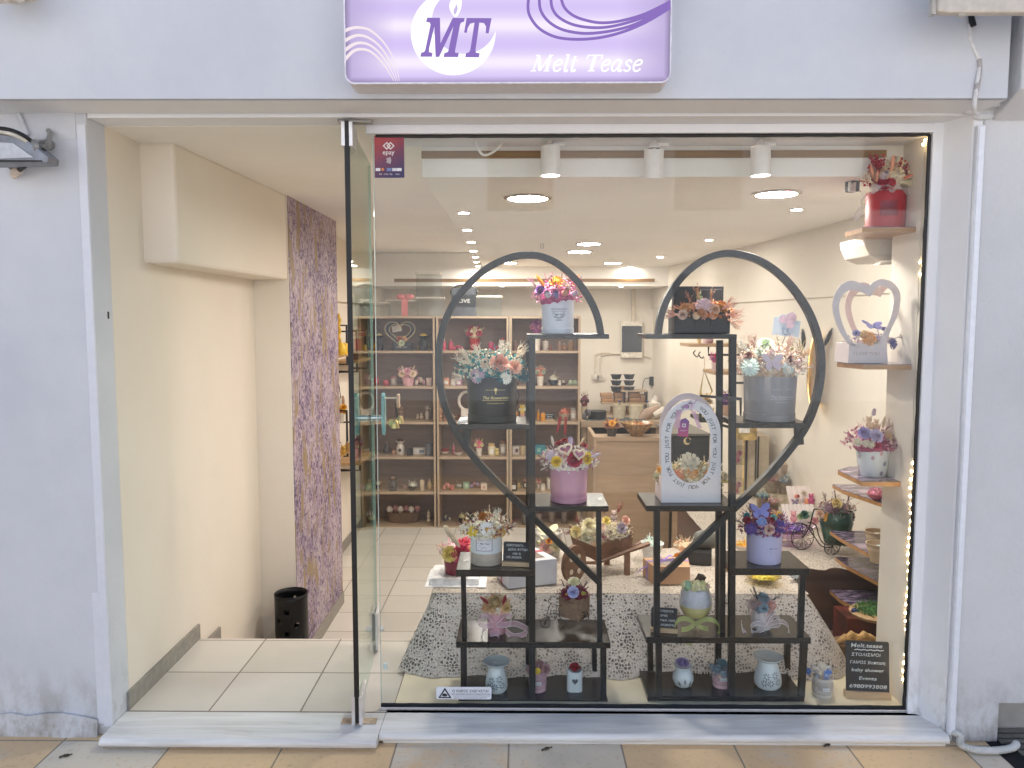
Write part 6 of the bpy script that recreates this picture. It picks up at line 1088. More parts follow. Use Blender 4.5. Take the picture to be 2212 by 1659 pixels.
# heart basket
hb = thing('heart_gift_basket', 'white heart shaped gift basket with purple and yellow flowers on the right corner shelf', 'gift basket', at(1880, 2.80, z2s))
def heartring(Y, ox, oz, sc2, mat, nm, w_=.017, root=None, foot=True, u0=1873, v0=672, kx=66, kz=72):
    O = [(1831, 742), (1812, 712), (1799, 672), (1801, 642), (1815, 617), (1838, 606), (1860, 612), (1878, 618)], [(1878, 618), (1886, 609), (1906, 603), (1930, 611), (1945, 635), (1941, 675), (1925, 712), (1914, 742)]
    I = [(1857, 752), (1838, 735), (1822, 705), (1813, 672), (1815, 648), (1826, 632), (1842, 626), (1862, 631), (1880, 641)], [(1880, 641), (1889, 628), (1900, 618), (1916, 621), (1930, 634), (1931, 655), (1923, 690), (1907, 722), (1895, 745)]
    g = lambda L: [P(1873 + (u - 1873) * sc2 + ox, 690 + (v - 690) * sc2 + oz, Y) for u, v in L]
    def res(L, n=28):
        pl = smoothpath(L, 6); cu = [0]
        for i in range(len(pl) - 1): cu.append(cu[-1] + (pl[i + 1] - pl[i]).length)
        out = []
        for k in range(n + 1):
            d = cu[-1] * k / n; i = max(j for j in range(len(cu)) if cu[j] <= d + 1e-9); i = min(i, len(pl) - 2); t = (d - cu[i]) / max(1e-9, cu[i + 1] - cu[i]); out.append(pl[i].lerp(pl[i + 1], min(1, t)))
        return out
    A = res(g(O[0])) + res(g(O[1]))[1:]; B = res(g(I[0])) + res(g(I[1]))[1:]
    mb = MB(); mb.strip(A, B, (0, .003, 0)); return mb.build(nm, mat, root)
white_h = M('cfc4c6', .5, var=.015, bp=.02); Yh = 2.73
heartring(Yh, 0, 0, 1, white_h, 'front_heart', root=hb); heartring(Yh + .12, 22, -2, .93, M('d9bdb6', .5, var=.02, bp=.02), 'rear_heart', root=hb)
bx0 = P(1833, 760, Yh).x; bx1 = P(1919, 760, Yh).x; bz = P(1870, 742, Yh).z
mb = MB(); mb.prism([(bx0, Yh, z2s + .001), (bx1, Yh, z2s + .001), (bx1 - .006, Yh, bz), (P(1895, 745, Yh).x, Yh, bz), (P(1857, 752, Yh).x, Yh, bz), (bx0 + .002, Yh, bz)], (0, .12, 0)); mb.build('box', white_h, hb, bev=.001)
mb = MB(); 
for a, b_ in (((1833, 748), (1831, 776)), ): pass
write(mb, 'I LOVE YOU', flat(P(1871, 767, Yh - .0008)), .016, shear=.2, wfit=.09); mb.build('printed_text', M('9a8f8e', .5, var=.02, bp=0), hb)
filler(hb, P(1880, 738, Yh + .05), .085, .05, .032, 240, .008, ['e6d8c4', 'd9cbb8', '8478b4', 'cbb3c8', 'efe6da'])
blooms(hb, Yh + .04, (1880, 738, 60, 30), [('butterfly', 1885, 706, 20, '8784c0', None, dict(roll=-.2)), ('peony', 1878, 730, 15, 'e8b57c'), ('peony', 1868, 722, 10, 'e9c896'), ('peony', 1930, 742, 12, '6e5ea0'), ('peony', 1912, 712, 10, '7f79b8'), ('rose', 1850, 720, 8, 'a8a2c4'), ('twigs', 1838, 740, 16, 'e6dcd0', None, dict(d=(-1, 0, .3))), ('twigs', 1935, 730, 22, 'e6d8cc', None, dict(d=(1, 0, .4)))], .05)
# bucket with bears
bm, t, b = base('bucket_white_floral'); v_ = N(t, 'ShaderNodeTexVoronoi', Scale=34); t.links.new(tc(t, (1, 1, .8)), v_.inputs['Vector']); f_ = mt(t, 'LESS_THAN', v_.outputs['Distance'], .26); cm = ramp(t, v_.outputs['Color'], [(.2, 'b08a94'), (.5, '7f8ea0'), (.7, 'c9aab0')]); mx = N(t, 'ShaderNodeMix', data_type='RGBA'); t.links.new(f_, mx.inputs[0]); mx.inputs[6].default_value = lin('cdd4d8'); t.links.new(cm, mx.inputs[7]); t.links.new(mx.outputs[2], b.inputs['Base Color']); b.inputs['Roughness'].default_value = .25
r, c, s = arrangement('flower_bucket', 'white bucket printed with flowers holding hugging bear candles and lilac roses', 'flower bucket', 1884, z3s, 2.84, (56, 72, 66, bm), (1884, 955, 58, 36), (330, 5.5, ['9c4a6c', 'b9688a', '7a3a5c', 'c9909c', 'd9c4c0']),
 [('bear', 1877, 914, 17, 'e9cbaa', '3a2c28', dict(dy=-.01, roll=.1)), ('bear', 1893, 917, 14, 'e9cbaa', '3a2c28', dict(dy=-.005, roll=-.5)), ('rose', 1867, 936, 13, 'a99cc6'), ('rose', 1893, 942, 14, 'c9bcd6'), ('peony', 1853, 955, 9, 'ddd4c2'), ('peony', 1872, 958, 8, 'ded5c4'), ('peony', 1884, 960, 8, 'e2dac8'), ('rose', 1895, 962, 8, 'b02c58'), ('bunny_tail', 1906, 925, 14, 'd9c4a0', None, dict(d=(.2, 0, 1))), ('peony', 1920, 940, 11, 'dcc6a0'), ('sprig', 1846, 945, 24, '8e4a64', None, dict(d=(-1, 0, .4))), ('sprig', 1918, 955, 22, '9c3c54', None, dict(d=(1, 0, .1))), ('sprig', 1912, 930, 22, '9c5a5a', None, dict(d=(.6, 0, .8))), ('tulip', 1888, 890, 9, 'c2b2c2')], None)
# air conditioner and camera
ac = thing('air_conditioner', 'white wall air conditioner with open flap, high on the right behind the window', 'air conditioner', P(1930, 545, 3.0)); Ya = 2.93
mb = MB(); A_ = [(1866, 512), (1868, 530), (1878, 553), (1905, 563), (2030, 560), (2030, 508)]; mb.prism([P(u, v, Ya) for u, v in A_], (.0, .22, 0)); mb.build('body', M('d8d0c4', .35, var=.02, sc_=5), ac, bev=.004)
mb = MB(); mb.prism([P(u, v, Ya - .004) for u, v in ((1873, 556 - 5), (1940, 557), (2030, 552), (2030, 544), (1930, 548))], (0, .012, 0)); mb.prism([P(u, v, Ya - .05) for u, v in ((1898, 572), (1990, 566), (1990, 560), (1905, 566))], (0, .05, 0)); mb.build('flap', M('cfc6ba', .4, var=.02), ac)
cm_ = thing('security_camera', 'small black and white security camera under the ceiling at the upper right', 'camera', P(1840, 400, 2.9)); mb = MB(); a = P(1841, 403, 2.9); mb.ob(a, .034, .04, .04, .35); mb.build('camera_body', M('26272a', .4), cm_, bev=.003); mb = MB(); mb.ob(a + Vector((-.008, -.018, -.004)), .03, .012, .036, .35); mb.build('camera_face', M('c9c8c0', .3), cm_, bev=.003); mb = MB(); mb.ell(a + Vector((-.012, -.03, .01)), .004, .004, .004, 8, 6); mb.build('lens', M('5a5a5c', .2), cm_); mb = MB(); mb.tube([a, a + Vector((.01, .02, .035)), a + Vector((.01, .03, .12))], .004, 6); mb.tube([a + Vector((.01, 0, 0)), P(1860, 415, 2.93)], .0015, 5); mb.build('camera_arm', M('3a3a3c', .5), cm_)
# ================================================================ INTERIOR FURNITURE AND STOCK
# wire mesh / pierced waste bin by the column
bc = Vector((P(630, 1330, 3.93).x, 3.93, -.55)); rb = 36 * S(3.93); hb_ = P(630, 1281, 3.93).z + .55
bin_ = thing('waste_bin', 'black metal waste bin with leaf shaped cut-outs at the foot of the wallpapered column', 'waste bin', bc)
mb = MB(); n = 44; m_ = 22; holes = set()
for (a, z) in ((4.1, .75), (4.6, .6), (5.2, .72), (4.9, .45), (4.35, .35), (5.5, .5), (4.0, .5), (5.3, .28), (4.6, .82), (1.0, .8), (1.6, .85), (2.2, .8), (1.3, .6)):
    ka = int(a / 6.2832 * n); kz = int(z * m_); holes |= {(ka, kz), (ka + 1, kz)} | ({(ka, kz + 1)} if ka % 2 else set())
vs = [bc + Vector((rb * math.cos(6.2832 * k / n), rb * math.sin(6.2832 * k / n), hb_ * j / m_)) for j in range(m_ + 1) for k in range(n)]
mb.add(vs, [(j * n + k, j * n + (k + 1) % n, (j + 1) * n + (k + 1) % n, (j + 1) * n + k) for j in range(m_) for k in range(n) if (k, j) not in holes]); o = mb.build('shell', M('17171a', .4, .4), bin_, True); so2 = o.modifiers.new('thick', 'SOLIDIFY'); so2.thickness = .002
mb = MB(); mb.tube([bc + Vector((rb * math.cos(q), rb * math.sin(q), hb_)) for q in [6.2832 * k / 36 for k in range(36)]], .003, 6, closed=True); mb.build('rim', M('17171a', .4, .4), bin_, True)
mb = MB(); mb.lathe(bc + Vector((0, 0, .004)), [(rb * .98, 0), (1e-4, .001)], 30); mb.build('bottom', M('17171a', .5), bin_)
# shelving units
oak = wood('oak_veneer', 'a28c76', 'bba68f', 0, 1.2, .5); oakb = wood('oak_back', '7e6c65', '917e75', 0, 1, .6)
YS, YB = 7.0, 7.32; rows = [683, 758.2, 835.2, 912, 987.6, 1063.8, 1138]
def zrow(v): return P(1000, v, YS).z
ROWZ = [zrow(v) for v in rows]
UN = [(778, 940.5), (943.5, 1098.5), (1101.5, 1253)]; nmU = ['left', 'middle', 'right']
for k, (u0, u1) in enumerate(UN):
    x0 = P(u0, 900, YS).x; x1 = P(u1, 900, YS).x; root = thing('shelving_unit', '%s oak shelving unit of three at the back, %s' % (nmU[k], ('partly seen through the glass door', 'behind the left heart arch', 'next to the desk')[k]), 'shelving unit', ((x0 + x1) / 2, YS, ROWZ[6] - .02), 'oak shelving units')
    for j, z in enumerate(ROWZ):
        mb = MB(); mb.box(x0 + .0185, x1 - .0185, YS + .001, YB, z - .02, z); mb.build('top_board' if j == 0 else 'shelf', oak, root)
    for x in (x0, x1 - .018): mb = MB(); mb.box(x, x + .018, YS, YB, -.55, ROWZ[0]); mb.build('side_panel', oak, root)
    mb = MB(); mb.box(x0 + .001, x1 - .001, YB, YB + .008, -.55, ROWZ[0]); mb.build('back_panel', oakb, root)
    if k == 0: mb = MB(); mb.box(x0, x1, YS + .01, YS + .012, -.55, ROWZ[6] - .02); mb.build('plinth', oak, root)
# small stock
def item(kind, u, w_, h, c1, label, row=None, z=None, Y=None, c2=None, grp=None):
    Y = Y or 7.12; z = ROWZ[row] if row is not None else z; s = S(Y); c = at(u, Y, z + .0003); W = w_ * s; Hh = h * s; r = W / 2; m1 = M(c1, .5, var=.06, sss=.1 if kind in ('candle', 'egg', 'cluster') else 0); m2 = M(c2 or dark(c1, .7), .5, var=.06)
    nm = {'candle': 'pillar_candle', 'egg': 'egg_candle', 'jar': 'candle_jar', 'burner': 'wax_burner', 'bowl': 'candle_bowl', 'box': 'small_box', 'cluster': 'wax_melts', 'figure': 'candle_figure', 'bear': 'bear_candle', 'posy': 'flower_posy', 'tin': 'candle_tin', 'basket': 'wicker_basket', 'leaf': 'leaf_candle', 'twist': 'twisted_candle', 'cup': 'ceramic_cup', 'apple': 'apple_candle'}[kind]
    cat = {'candle': 'candle', 'egg': 'candle', 'jar': 'candle jar', 'burner': 'wax burner', 'bowl': 'bowl', 'box': 'box', 'cluster': 'wax melts', 'figure': 'candle', 'bear': 'candle', 'posy': 'flower arrangement', 'tin': 'tin', 'basket': 'basket', 'leaf': 'candle', 'twist': 'candle', 'cup': 'cup', 'apple': 'candle'}[kind]
    root = thing(nm, label, cat, c, grp)
    def wick(zt): q = MB(); q.tube([c + Vector((0, 0, zt - .003)), c + Vector((.001, 0, zt + .014))], .0022, 5); q.build('wick', M('e4ddd0', .8), root)
    if kind == 'candle': mb = MB(); mb.lathe(c, [(r * .97, 0), (r, .003), (r, Hh - .004), (r * .94, Hh), (r * .6, Hh - .004), (1e-4, Hh - .004)], 20); mb.build('wax', m1, root, True); wick(Hh)
    elif kind == 'egg': mb = MB(); mb.lathe(c, [(r * .5, 0), (r * .92, Hh * .18), (r, Hh * .36), (r * .86, Hh * .6), (r * .5, Hh * .88), (r * .2, Hh * .98), (1e-4, Hh)], 18); mb.build('wax', m1, root, True); wick(Hh)
    elif kind == 'apple': mb = MB(); mb.lathe(c, [(r * .5, 0), (r * .95, Hh * .25), (r, Hh * .5), (r * .75, Hh * .82), (r * .3, Hh * .9), (1e-4, Hh * .8)], 18); mb.build('wax', m1, root, True); mb = MB(); mb.tube([c + Vector((0, 0, Hh * .8)), c + Vector((.003, 0, Hh))], .003, 5); mb.build('stalk', m2, root)
    elif kind == 'twist':
        mb = MB(); mb.tube([c + Vector((r * .3 * math.sin(k * 1.2), r * .3 * math.cos(k * 1.2), Hh * k / 20)) for k in range(21)], [r * (.62 + .2 * (k % 2)) for k in range(21)], 10); mb.build('wax', m1, root, True); wick(Hh)
    elif kind == 'jar':
        mb = MB(); mb.lathe(c, [(r * .95, 0), (r, .004), (r, Hh * .7), (r * .8, Hh * .78), (1e-4, Hh * .78)], 20); mb.build('glass', m1, root, True); mb = MB(); mb.lathe(c + Vector((0, 0, Hh * .785)), [(r * .82, 0), (r * .82, Hh * .2), (1e-4, Hh * .21)], 20); mb.build('lid', m2, root, True)
        mb = MB(); f = cylmap((c.x, c.y, 0), r + .001, c.z + Hh * .38); mb.strip([f(-r * .6 + r * 1.2 * i / 5, Hh * .2) for i in range(6)], [f(-r * .6 + r * 1.2 * i / 5, -Hh * .2) for i in range(6)]); mb.build('label', M('e6e2dc', .5, var=.02), root)
    elif kind == 'burner':
        mb = MB(); mb.lathe(c, [(r * .75, 0), (r * .85, Hh * .2), (r * .7, Hh * .55), (r * .45, Hh * .7), (r * .9, Hh * .84), (r, Hh * .88), (r * .6, Hh * .84), (1e-4, Hh * .82)], 20); mb.build('body', m1, root, True); mb = MB(); mb.ell(c + Vector((0, 0, Hh * .9)), r * .62, r * .62, Hh * .13, 12, 7); mb.build('wax_melt', m2, root, True)
        mb = MB(); mb.ell(c + Vector((0, -r * .78, Hh * .3)), r * .3, r * .1, Hh * .13, 10, 6); mb.build('opening', M(dark(c1, .3), .8), root)
    elif kind == 'bowl':
        mb = MB(); mb.lathe(c, [(r * .4, 0), (r * .8, Hh * .22), (r, Hh * .52), (r * .96, Hh * .52), (r * .7, Hh * .4), (1e-4, Hh * .38)], 22); mb.build('bowl', m1, root, True); filler(root, c + Vector((0, 0, Hh * .52)), r * .8, r * .8, Hh * .4, 40, r * .3, [c2 or 'e8dfcf', dark(c2 or 'e8dfcf', .9)], 'whipped_wax')
    elif kind == 'cup': mb = MB(); mb.lathe(c, [(r * .8, 0), (r * .9, .004), (r, Hh), (r * .93, Hh), (r * .9, Hh * .8), (1e-4, Hh * .8)], 20); mb.build('cup', m1, root, True); mb = MB(); mb.lathe(c + Vector((0, 0, Hh * .801)), [(r * .89, 0), (1e-4, .004)], 16); mb.build('wax', m2, root)
    elif kind == 'tin': mb = MB(); mb.lathe(c, [(r, 0), (r, Hh), (r * .95, Hh), (1e-4, Hh * .9)], 20); mb.build('tin', m1, root, True); mb = MB(); mb.lathe(c + Vector((0, 0, Hh * .92)), [(r * .9, 0), (1e-4, .002)], 16); mb.build('wax', m2, root)
    elif kind == 'box': mb = MB(); mb.ob(c + Vector((0, 0, Hh / 2)), W, .08, Hh, .12); mb.build('carton', m1, root, bev=.001); mb = MB(); mb.ob(c + Vector((0, -.001, Hh * .5)), W * .3, .082, Hh * .45, .12); mb.build('sticker', m2, root)
    elif kind == 'cluster':
        for k in range(4): mb = MB(); mb.ell(c + Vector(((k - 1.5) * W * .25, (k % 2) * .02, Hh * (.3 + .28 * (k in (1, 2))))), W * .2, W * .18, Hh * .32, 10, 7); mb.build('melt', m1 if k % 2 else m2, root, True)
    elif kind == 'figure':
        mb = MB(); mb.lathe(c, [(r * .6, 0), (r * .8, Hh * .1), (r * .5, Hh * .35), (r * .75, Hh * .5), (r * .45, Hh * .68), (r * .55, Hh * .85), (1e-4, Hh)], 14); mb.build('wax', m1, root, True); wick(Hh)
    elif kind == 'leaf':
        for k in (-1, 1): mb = MB(); mb.ell(c + Vector((k * W * .22, 0, Hh * .45)), W * .26, .01, Hh * .5, 10, 7); mb.build('wax', m1, root, True)
    elif kind == 'bear': bloom('bear', root, c + Vector((0, 0, Hh * .42)), Hh * .52, (0, 0, 1), c1, '3a2c28')
    elif kind == 'basket':
        mb = MB(); mb.lathe(c, [(r * .85, 0), (r * .93, Hh * .2), (r * .9, Hh * .25), (r * .98, Hh * .42), (r * .95, Hh * .5), (r, Hh * .6)], 26, 1, .5, cap=False); mb.build('wickerwork', wood('wicker_' + c1, dark(c1, .6), c1, 2, 3, .8), root, True)
        for k in range(6): mb = MB(); mb.ell(c + Vector(((k - 2.5) * W * .15, (k % 2) * .03 - .015, Hh * .68)), W * .09, W * .08, Hh * .2, 10, 7); mb.build('wrapped_candle', m2 if k % 2 else M('e6dbd0', .4), root, True)
    elif kind == 'posy':
        mb = MB(); mb.lathe(c, [(r * .45, 0), (r * .6, Hh * .42), (r * .55, Hh * .42), (1e-4, Hh * .38)], 18); mb.build('pot', m1, root, True); cs = (c2 or 'c98a9c').split(','); filler(root, c + Vector((0, 0, Hh * .6)), r * .85, r * .7, Hh * .28, 70, r * .2, cs + [dark(cs[0], 1.15)])
        for k in range(3): bloom('rose', root, c + Vector(((k - 1) * r * .5, -r * .5, Hh * (.6 + .12 * (k == 1)))), r * .34, (.2 * (k - 1), -1, .6), cs[0 if k % 2 else -1])
        for k in (-1, 1): bloom('bunny_tail', root, c + Vector((k * r * .4, 0, Hh * .75)), r * .28, (k * .5, 0, 1), cs[-1])
    return root
L0, L1, L2 = 'the left shelving unit', 'the middle shelving unit', 'the right shelving unit'
T = ['top', 'second', 'third', 'fourth', 'fifth', 'lowest']
I = [
 (1, 'candle', 789, 11, 12, 'd9b440', 'short yellow candle at the far left of the top shelf, beyond the door glass'), (1, 'burner', 794, 20, 34, '1e1e22', 'black wax burner with yellow wax on the top shelf, behind the glass door', 'cfae3e'), (1, 'egg', 812, 11, 18, 'd9b13c', 'yellow egg candle left of the black heart basket on the top shelf'), (1, 'burner', 820, 20, 36, '22242a', 'black wax burner with pale yellow wax, just left of the black heart basket', 'c9b878'),
 (1, 'burner', 915, 26, 36, '1b1b20', 'black wax burner with yellow wax right of the black heart basket', 'cdb04e'), (1, 'box', 908, 12, 10, 'dcb648', 'yellow wax cube right of the black heart basket', 'e6c860'), (1, 'candle', 923, 9, 15, 'dcb94c', 'slim yellow pillar candle at the right end of the top left shelf'),
 (2, 'posy', 794, 26, 26, 'c99aa0', 'pink and white ribboned gift posy on the second shelf behind the glass door', 'd9a8a6,e8d6c8'), (2, 'apple', 814, 10, 20, 'b52c34', 'red heart candle beside the pane edge on the second shelf'), (2, 'apple', 834, 14, 14, 'b8505c', 'round dusty red apple candle on the second shelf of the left unit'), (2, 'jar', 851, 15, 19, 'd8cac4', 'pale labelled candle jar with pink lid on the second shelf of the left unit', 'c9979c'), (2, 'posy', 882, 46, 44, 'dcaab4', 'big pale pink flower carriage posy on the second shelf of the left unit', 'dcaab4,c47a84,e6d2b8'), (2, 'cluster', 907, 20, 20, 'dfb0ba', 'pink carriage wheels with bow beside the big pink posy', 'e6d0c0'), (2, 'cup', 927, 13, 17, 'd8c0b8', 'pinkish square heart burner at the right end of the second left shelf', 'a8606a'),
 (3, 'cluster', 800, 24, 12, 'b8906c', 'beige wax melts behind the glass door on the third shelf', 'd9c8a4'), (3, 'figure', 866, 22, 30, '8a7464', 'brown snail figure candle with flowers on the third shelf', 'c9b48a'), (3, 'bear', 902, 9, 14, 'c4b4a0', 'small grey beige bear candle, left of two near the white pot'), (3, 'bear', 911, 9, 17, 'bfae9c', 'slightly taller beige bear candle left of the white pot'), (3, 'posy', 923, 18, 34, 'cfc6bc', 'white footed pot with small posy at the right of the third left shelf', 'd6cabc,9c8878'),
 (4, 'box', 795, 28, 13, 'd6cec8', 'flat white box with blue dot behind the glass door', '8aa0b4'), (4, 'egg', 836, 15, 23, '4e4a4c', 'dark grey cone burner with cream knob on the fourth shelf', 'd8cab0'), (4, 'burner', 865, 22, 34, 'd2c8c0', 'white wax burner with dark brown wax on the fourth left shelf', '4a3438'), (4, 'box', 860, 24, 9, 'b08a70', 'flat tan soap bar in front of the white wax burner', 'a07c64'), (4, 'cup', 885, 14, 15, '2e2c34', 'small dark candle stand with violet candle on the fourth left shelf', '4c3a78'), (4, 'box', 911, 36, 13, 'd6cfca', 'long white box with blue dot sticker on the fourth left shelf', '7c94a8'), (4, 'cup', 927, 18, 27, '5c5f66', 'dark blue grey pot with lace rim at the right of the fourth left shelf', 'cfc6bf'),
 (5, 'candle', 797, 14, 19, 'b3a074', 'olive beige pillar candle behind the glass door on the fifth shelf'), (5, 'bowl', 817, 12, 20, '3a3230', 'chocolate cupcake candle with cream top beside the pane edge', 'e6dcc6'), (5, 'burner', 849, 22, 30, '43464c', 'dark glass burner with brownish wax on the fifth left shelf', '8c6f60'), (5, 'tin', 875, 12, 7, 'b08c80', 'low pink brown wax tin in the middle of the fifth left shelf'), (5, 'bowl', 891, 22, 20, '1f1f22', 'black bowl of whipped cream wax on the fifth left shelf', 'e8e2d2'), (5, 'candle', 912, 10, 22, 'c9b79c', 'beige candle on a white block at the right of the fifth left shelf'), (5, 'egg', 928, 11, 20, 'd6c098', 'cream egg candle at the right end of the fifth left shelf'),
 (6, 'basket', 802, 20, 30, '8a6848', 'small round basket of wrapped candles on the lowest shelf behind the door', 'c98a88'), (6, 'basket', 872, 80, 40, '7c6250', 'wide wicker basket of wrapped pink candles on the lowest left shelf', 'c08a8c'), (6, 'figure', 926, 12, 24, 'e0d0b4', 'cream angel figure candle at the right of the lowest left shelf')]
I2 = [
 (1, 'figure', 960, 10, 22, 'c8526c', 'deep pink torso candle at the left of the top middle shelf'), (1, 'egg', 974, 13, 21, 'c9566e', 'deep pink egg candle on the top middle shelf'), (1, 'cluster', 989, 20, 12, 'c4506a', 'pair of deep pink knot candles on the top middle shelf', 'cf6076'), (1, 'posy', 1025, 40, 60, 'a82026', 'red pot posy wrapped in cream paper on the top middle shelf', 'e2d0b0,c2485c,b83a50'), (1, 'candle', 1061, 13, 17, 'b8486a', 'magenta pillar candle on the top middle shelf'), (1, 'cluster', 1072, 13, 10, 'b84c68', 'small magenta knot candle beside the white burner', 'c45a74'), (1, 'burner', 1086, 14, 26, 'd4c8c0', 'slim white burner with red wax on the top middle shelf', 'a83038'),
 (2, 'jar', 964, 15, 17, 'd9a488', 'peach candle glass with blue label on the second middle shelf', 'c9947c'), (2, 'jar', 979, 12, 15, 'ddd4cc', 'white ribbed candle jar left of the teal bouquet', 'c9c0b8'), (2, 'jar', 991, 15, 16, 'b98fae', 'lilac candle jar peeking out beneath the teal bouquet', 'c9c0c8'), (2, 'tin', 1120 - 5, 10, 7, '5a3a30', 'dark brown wax tin beside the black post on the second shelf'),
 (3, 'twist', 951, 10, 27, 'b58c72', 'brown beige honeycomb candle at the left of the third middle shelf'), (3, 'candle', 963, 9, 24, 'a87a6c', 'dusty brown pillar candle on the third middle shelf'), (3, 'bowl', 962 + 14, 15, 15, 'd0b09a', 'peach pot with tiny wax bears on the third middle shelf', 'e0c8a8'), (3, 'bear', 991, 11, 15, '8a5a44', 'chocolate brown bear candle left of the black pot'), (3, 'candle', 1115, 10, 17, 'e39a34', 'orange house shaped candle right of the black pot'), (3, 'posy', 1128, 18, 42, 'c9a090', 'small glass with spoon and orange flowers right of the black pot', 'e8c25a,d8dccc'),
 (4, 'bowl', 961, 20, 15, 'd9d2ca', 'white ramekin with red wax, left of two on the fourth middle shelf', '9c3034'), (4, 'bowl', 990, 20, 15, 'dad4cd', 'white ramekin with dark wax, right of two on the fourth middle shelf', '8c6a60'), (4, 'figure', 980, 9, 20, 'cf7088', 'pink figure candle between the two white ramekins'), (4, 'posy', 1035, 24, 40, 'dcd2c8', 'white heart pot with pink and yellow flowers on the fourth middle shelf', 'e27c94,ecc84e,e4d6ac'), (4, 'jar', 1062, 17, 27, 'cfc4a4', 'cream candle jar with cork lid on the fourth middle shelf', 'c9a878'), (4, 'bear', 1074, 13, 19, 'e2cf8a', 'yellow bear candle in front of the cork lid jars'), (4, 'jar', 1087, 16, 31, 'b8aca0', 'grey candle jar under a brown burner on the fourth middle shelf', '8a6248'), (4, 'tin', 1060, 12, 6, '5a3228', 'low dark wax tin left of the yellow bear candle'), (4, 'tin', 1087, 12, 6, '5c342a', 'low dark wax tin right of the yellow bear candle'),
 (5, 'cluster', 966, 18, 18, 'c27a7c', 'stack of dusty pink wax hearts at the left of the fifth middle shelf', 'cf8c8a'), (5, 'bear', 978, 11, 15, 'cb8280', 'dusty pink cat candle on the fifth middle shelf'), (5, 'box', 1007, 13, 13, '9cc0a8', 'mint green soap block on the fifth middle shelf', 'cfe0c8'), (5, 'cluster', 1028, 26, 14, 'c98c98', 'mixed pink and lilac wax melts on the fifth middle shelf', 'a894b4'), (5, 'box', 1045, 13, 13, 'e0d2c0', 'cream soap block with pink edge on the fifth middle shelf', 'c98c8c'), (5, 'bowl', 992, 16, 9, '8fae9c', 'flat grey green dish with soap at the left of the fifth middle shelf', 'dfe6dc'),
 (6, 'cluster', 965, 15, 14, 'e8dcc0', 'cream flower soap on the lowest middle shelf', '5c6a78'), (6, 'bowl', 1000, 20, 24, '2a3240', 'blue bowl with cream ring ornament on the lowest middle shelf', 'd8d0a4'), (6, 'box', 1032, 36, 24, '1c1c22', 'black gift box standing on the lowest middle shelf', '3a342c')]
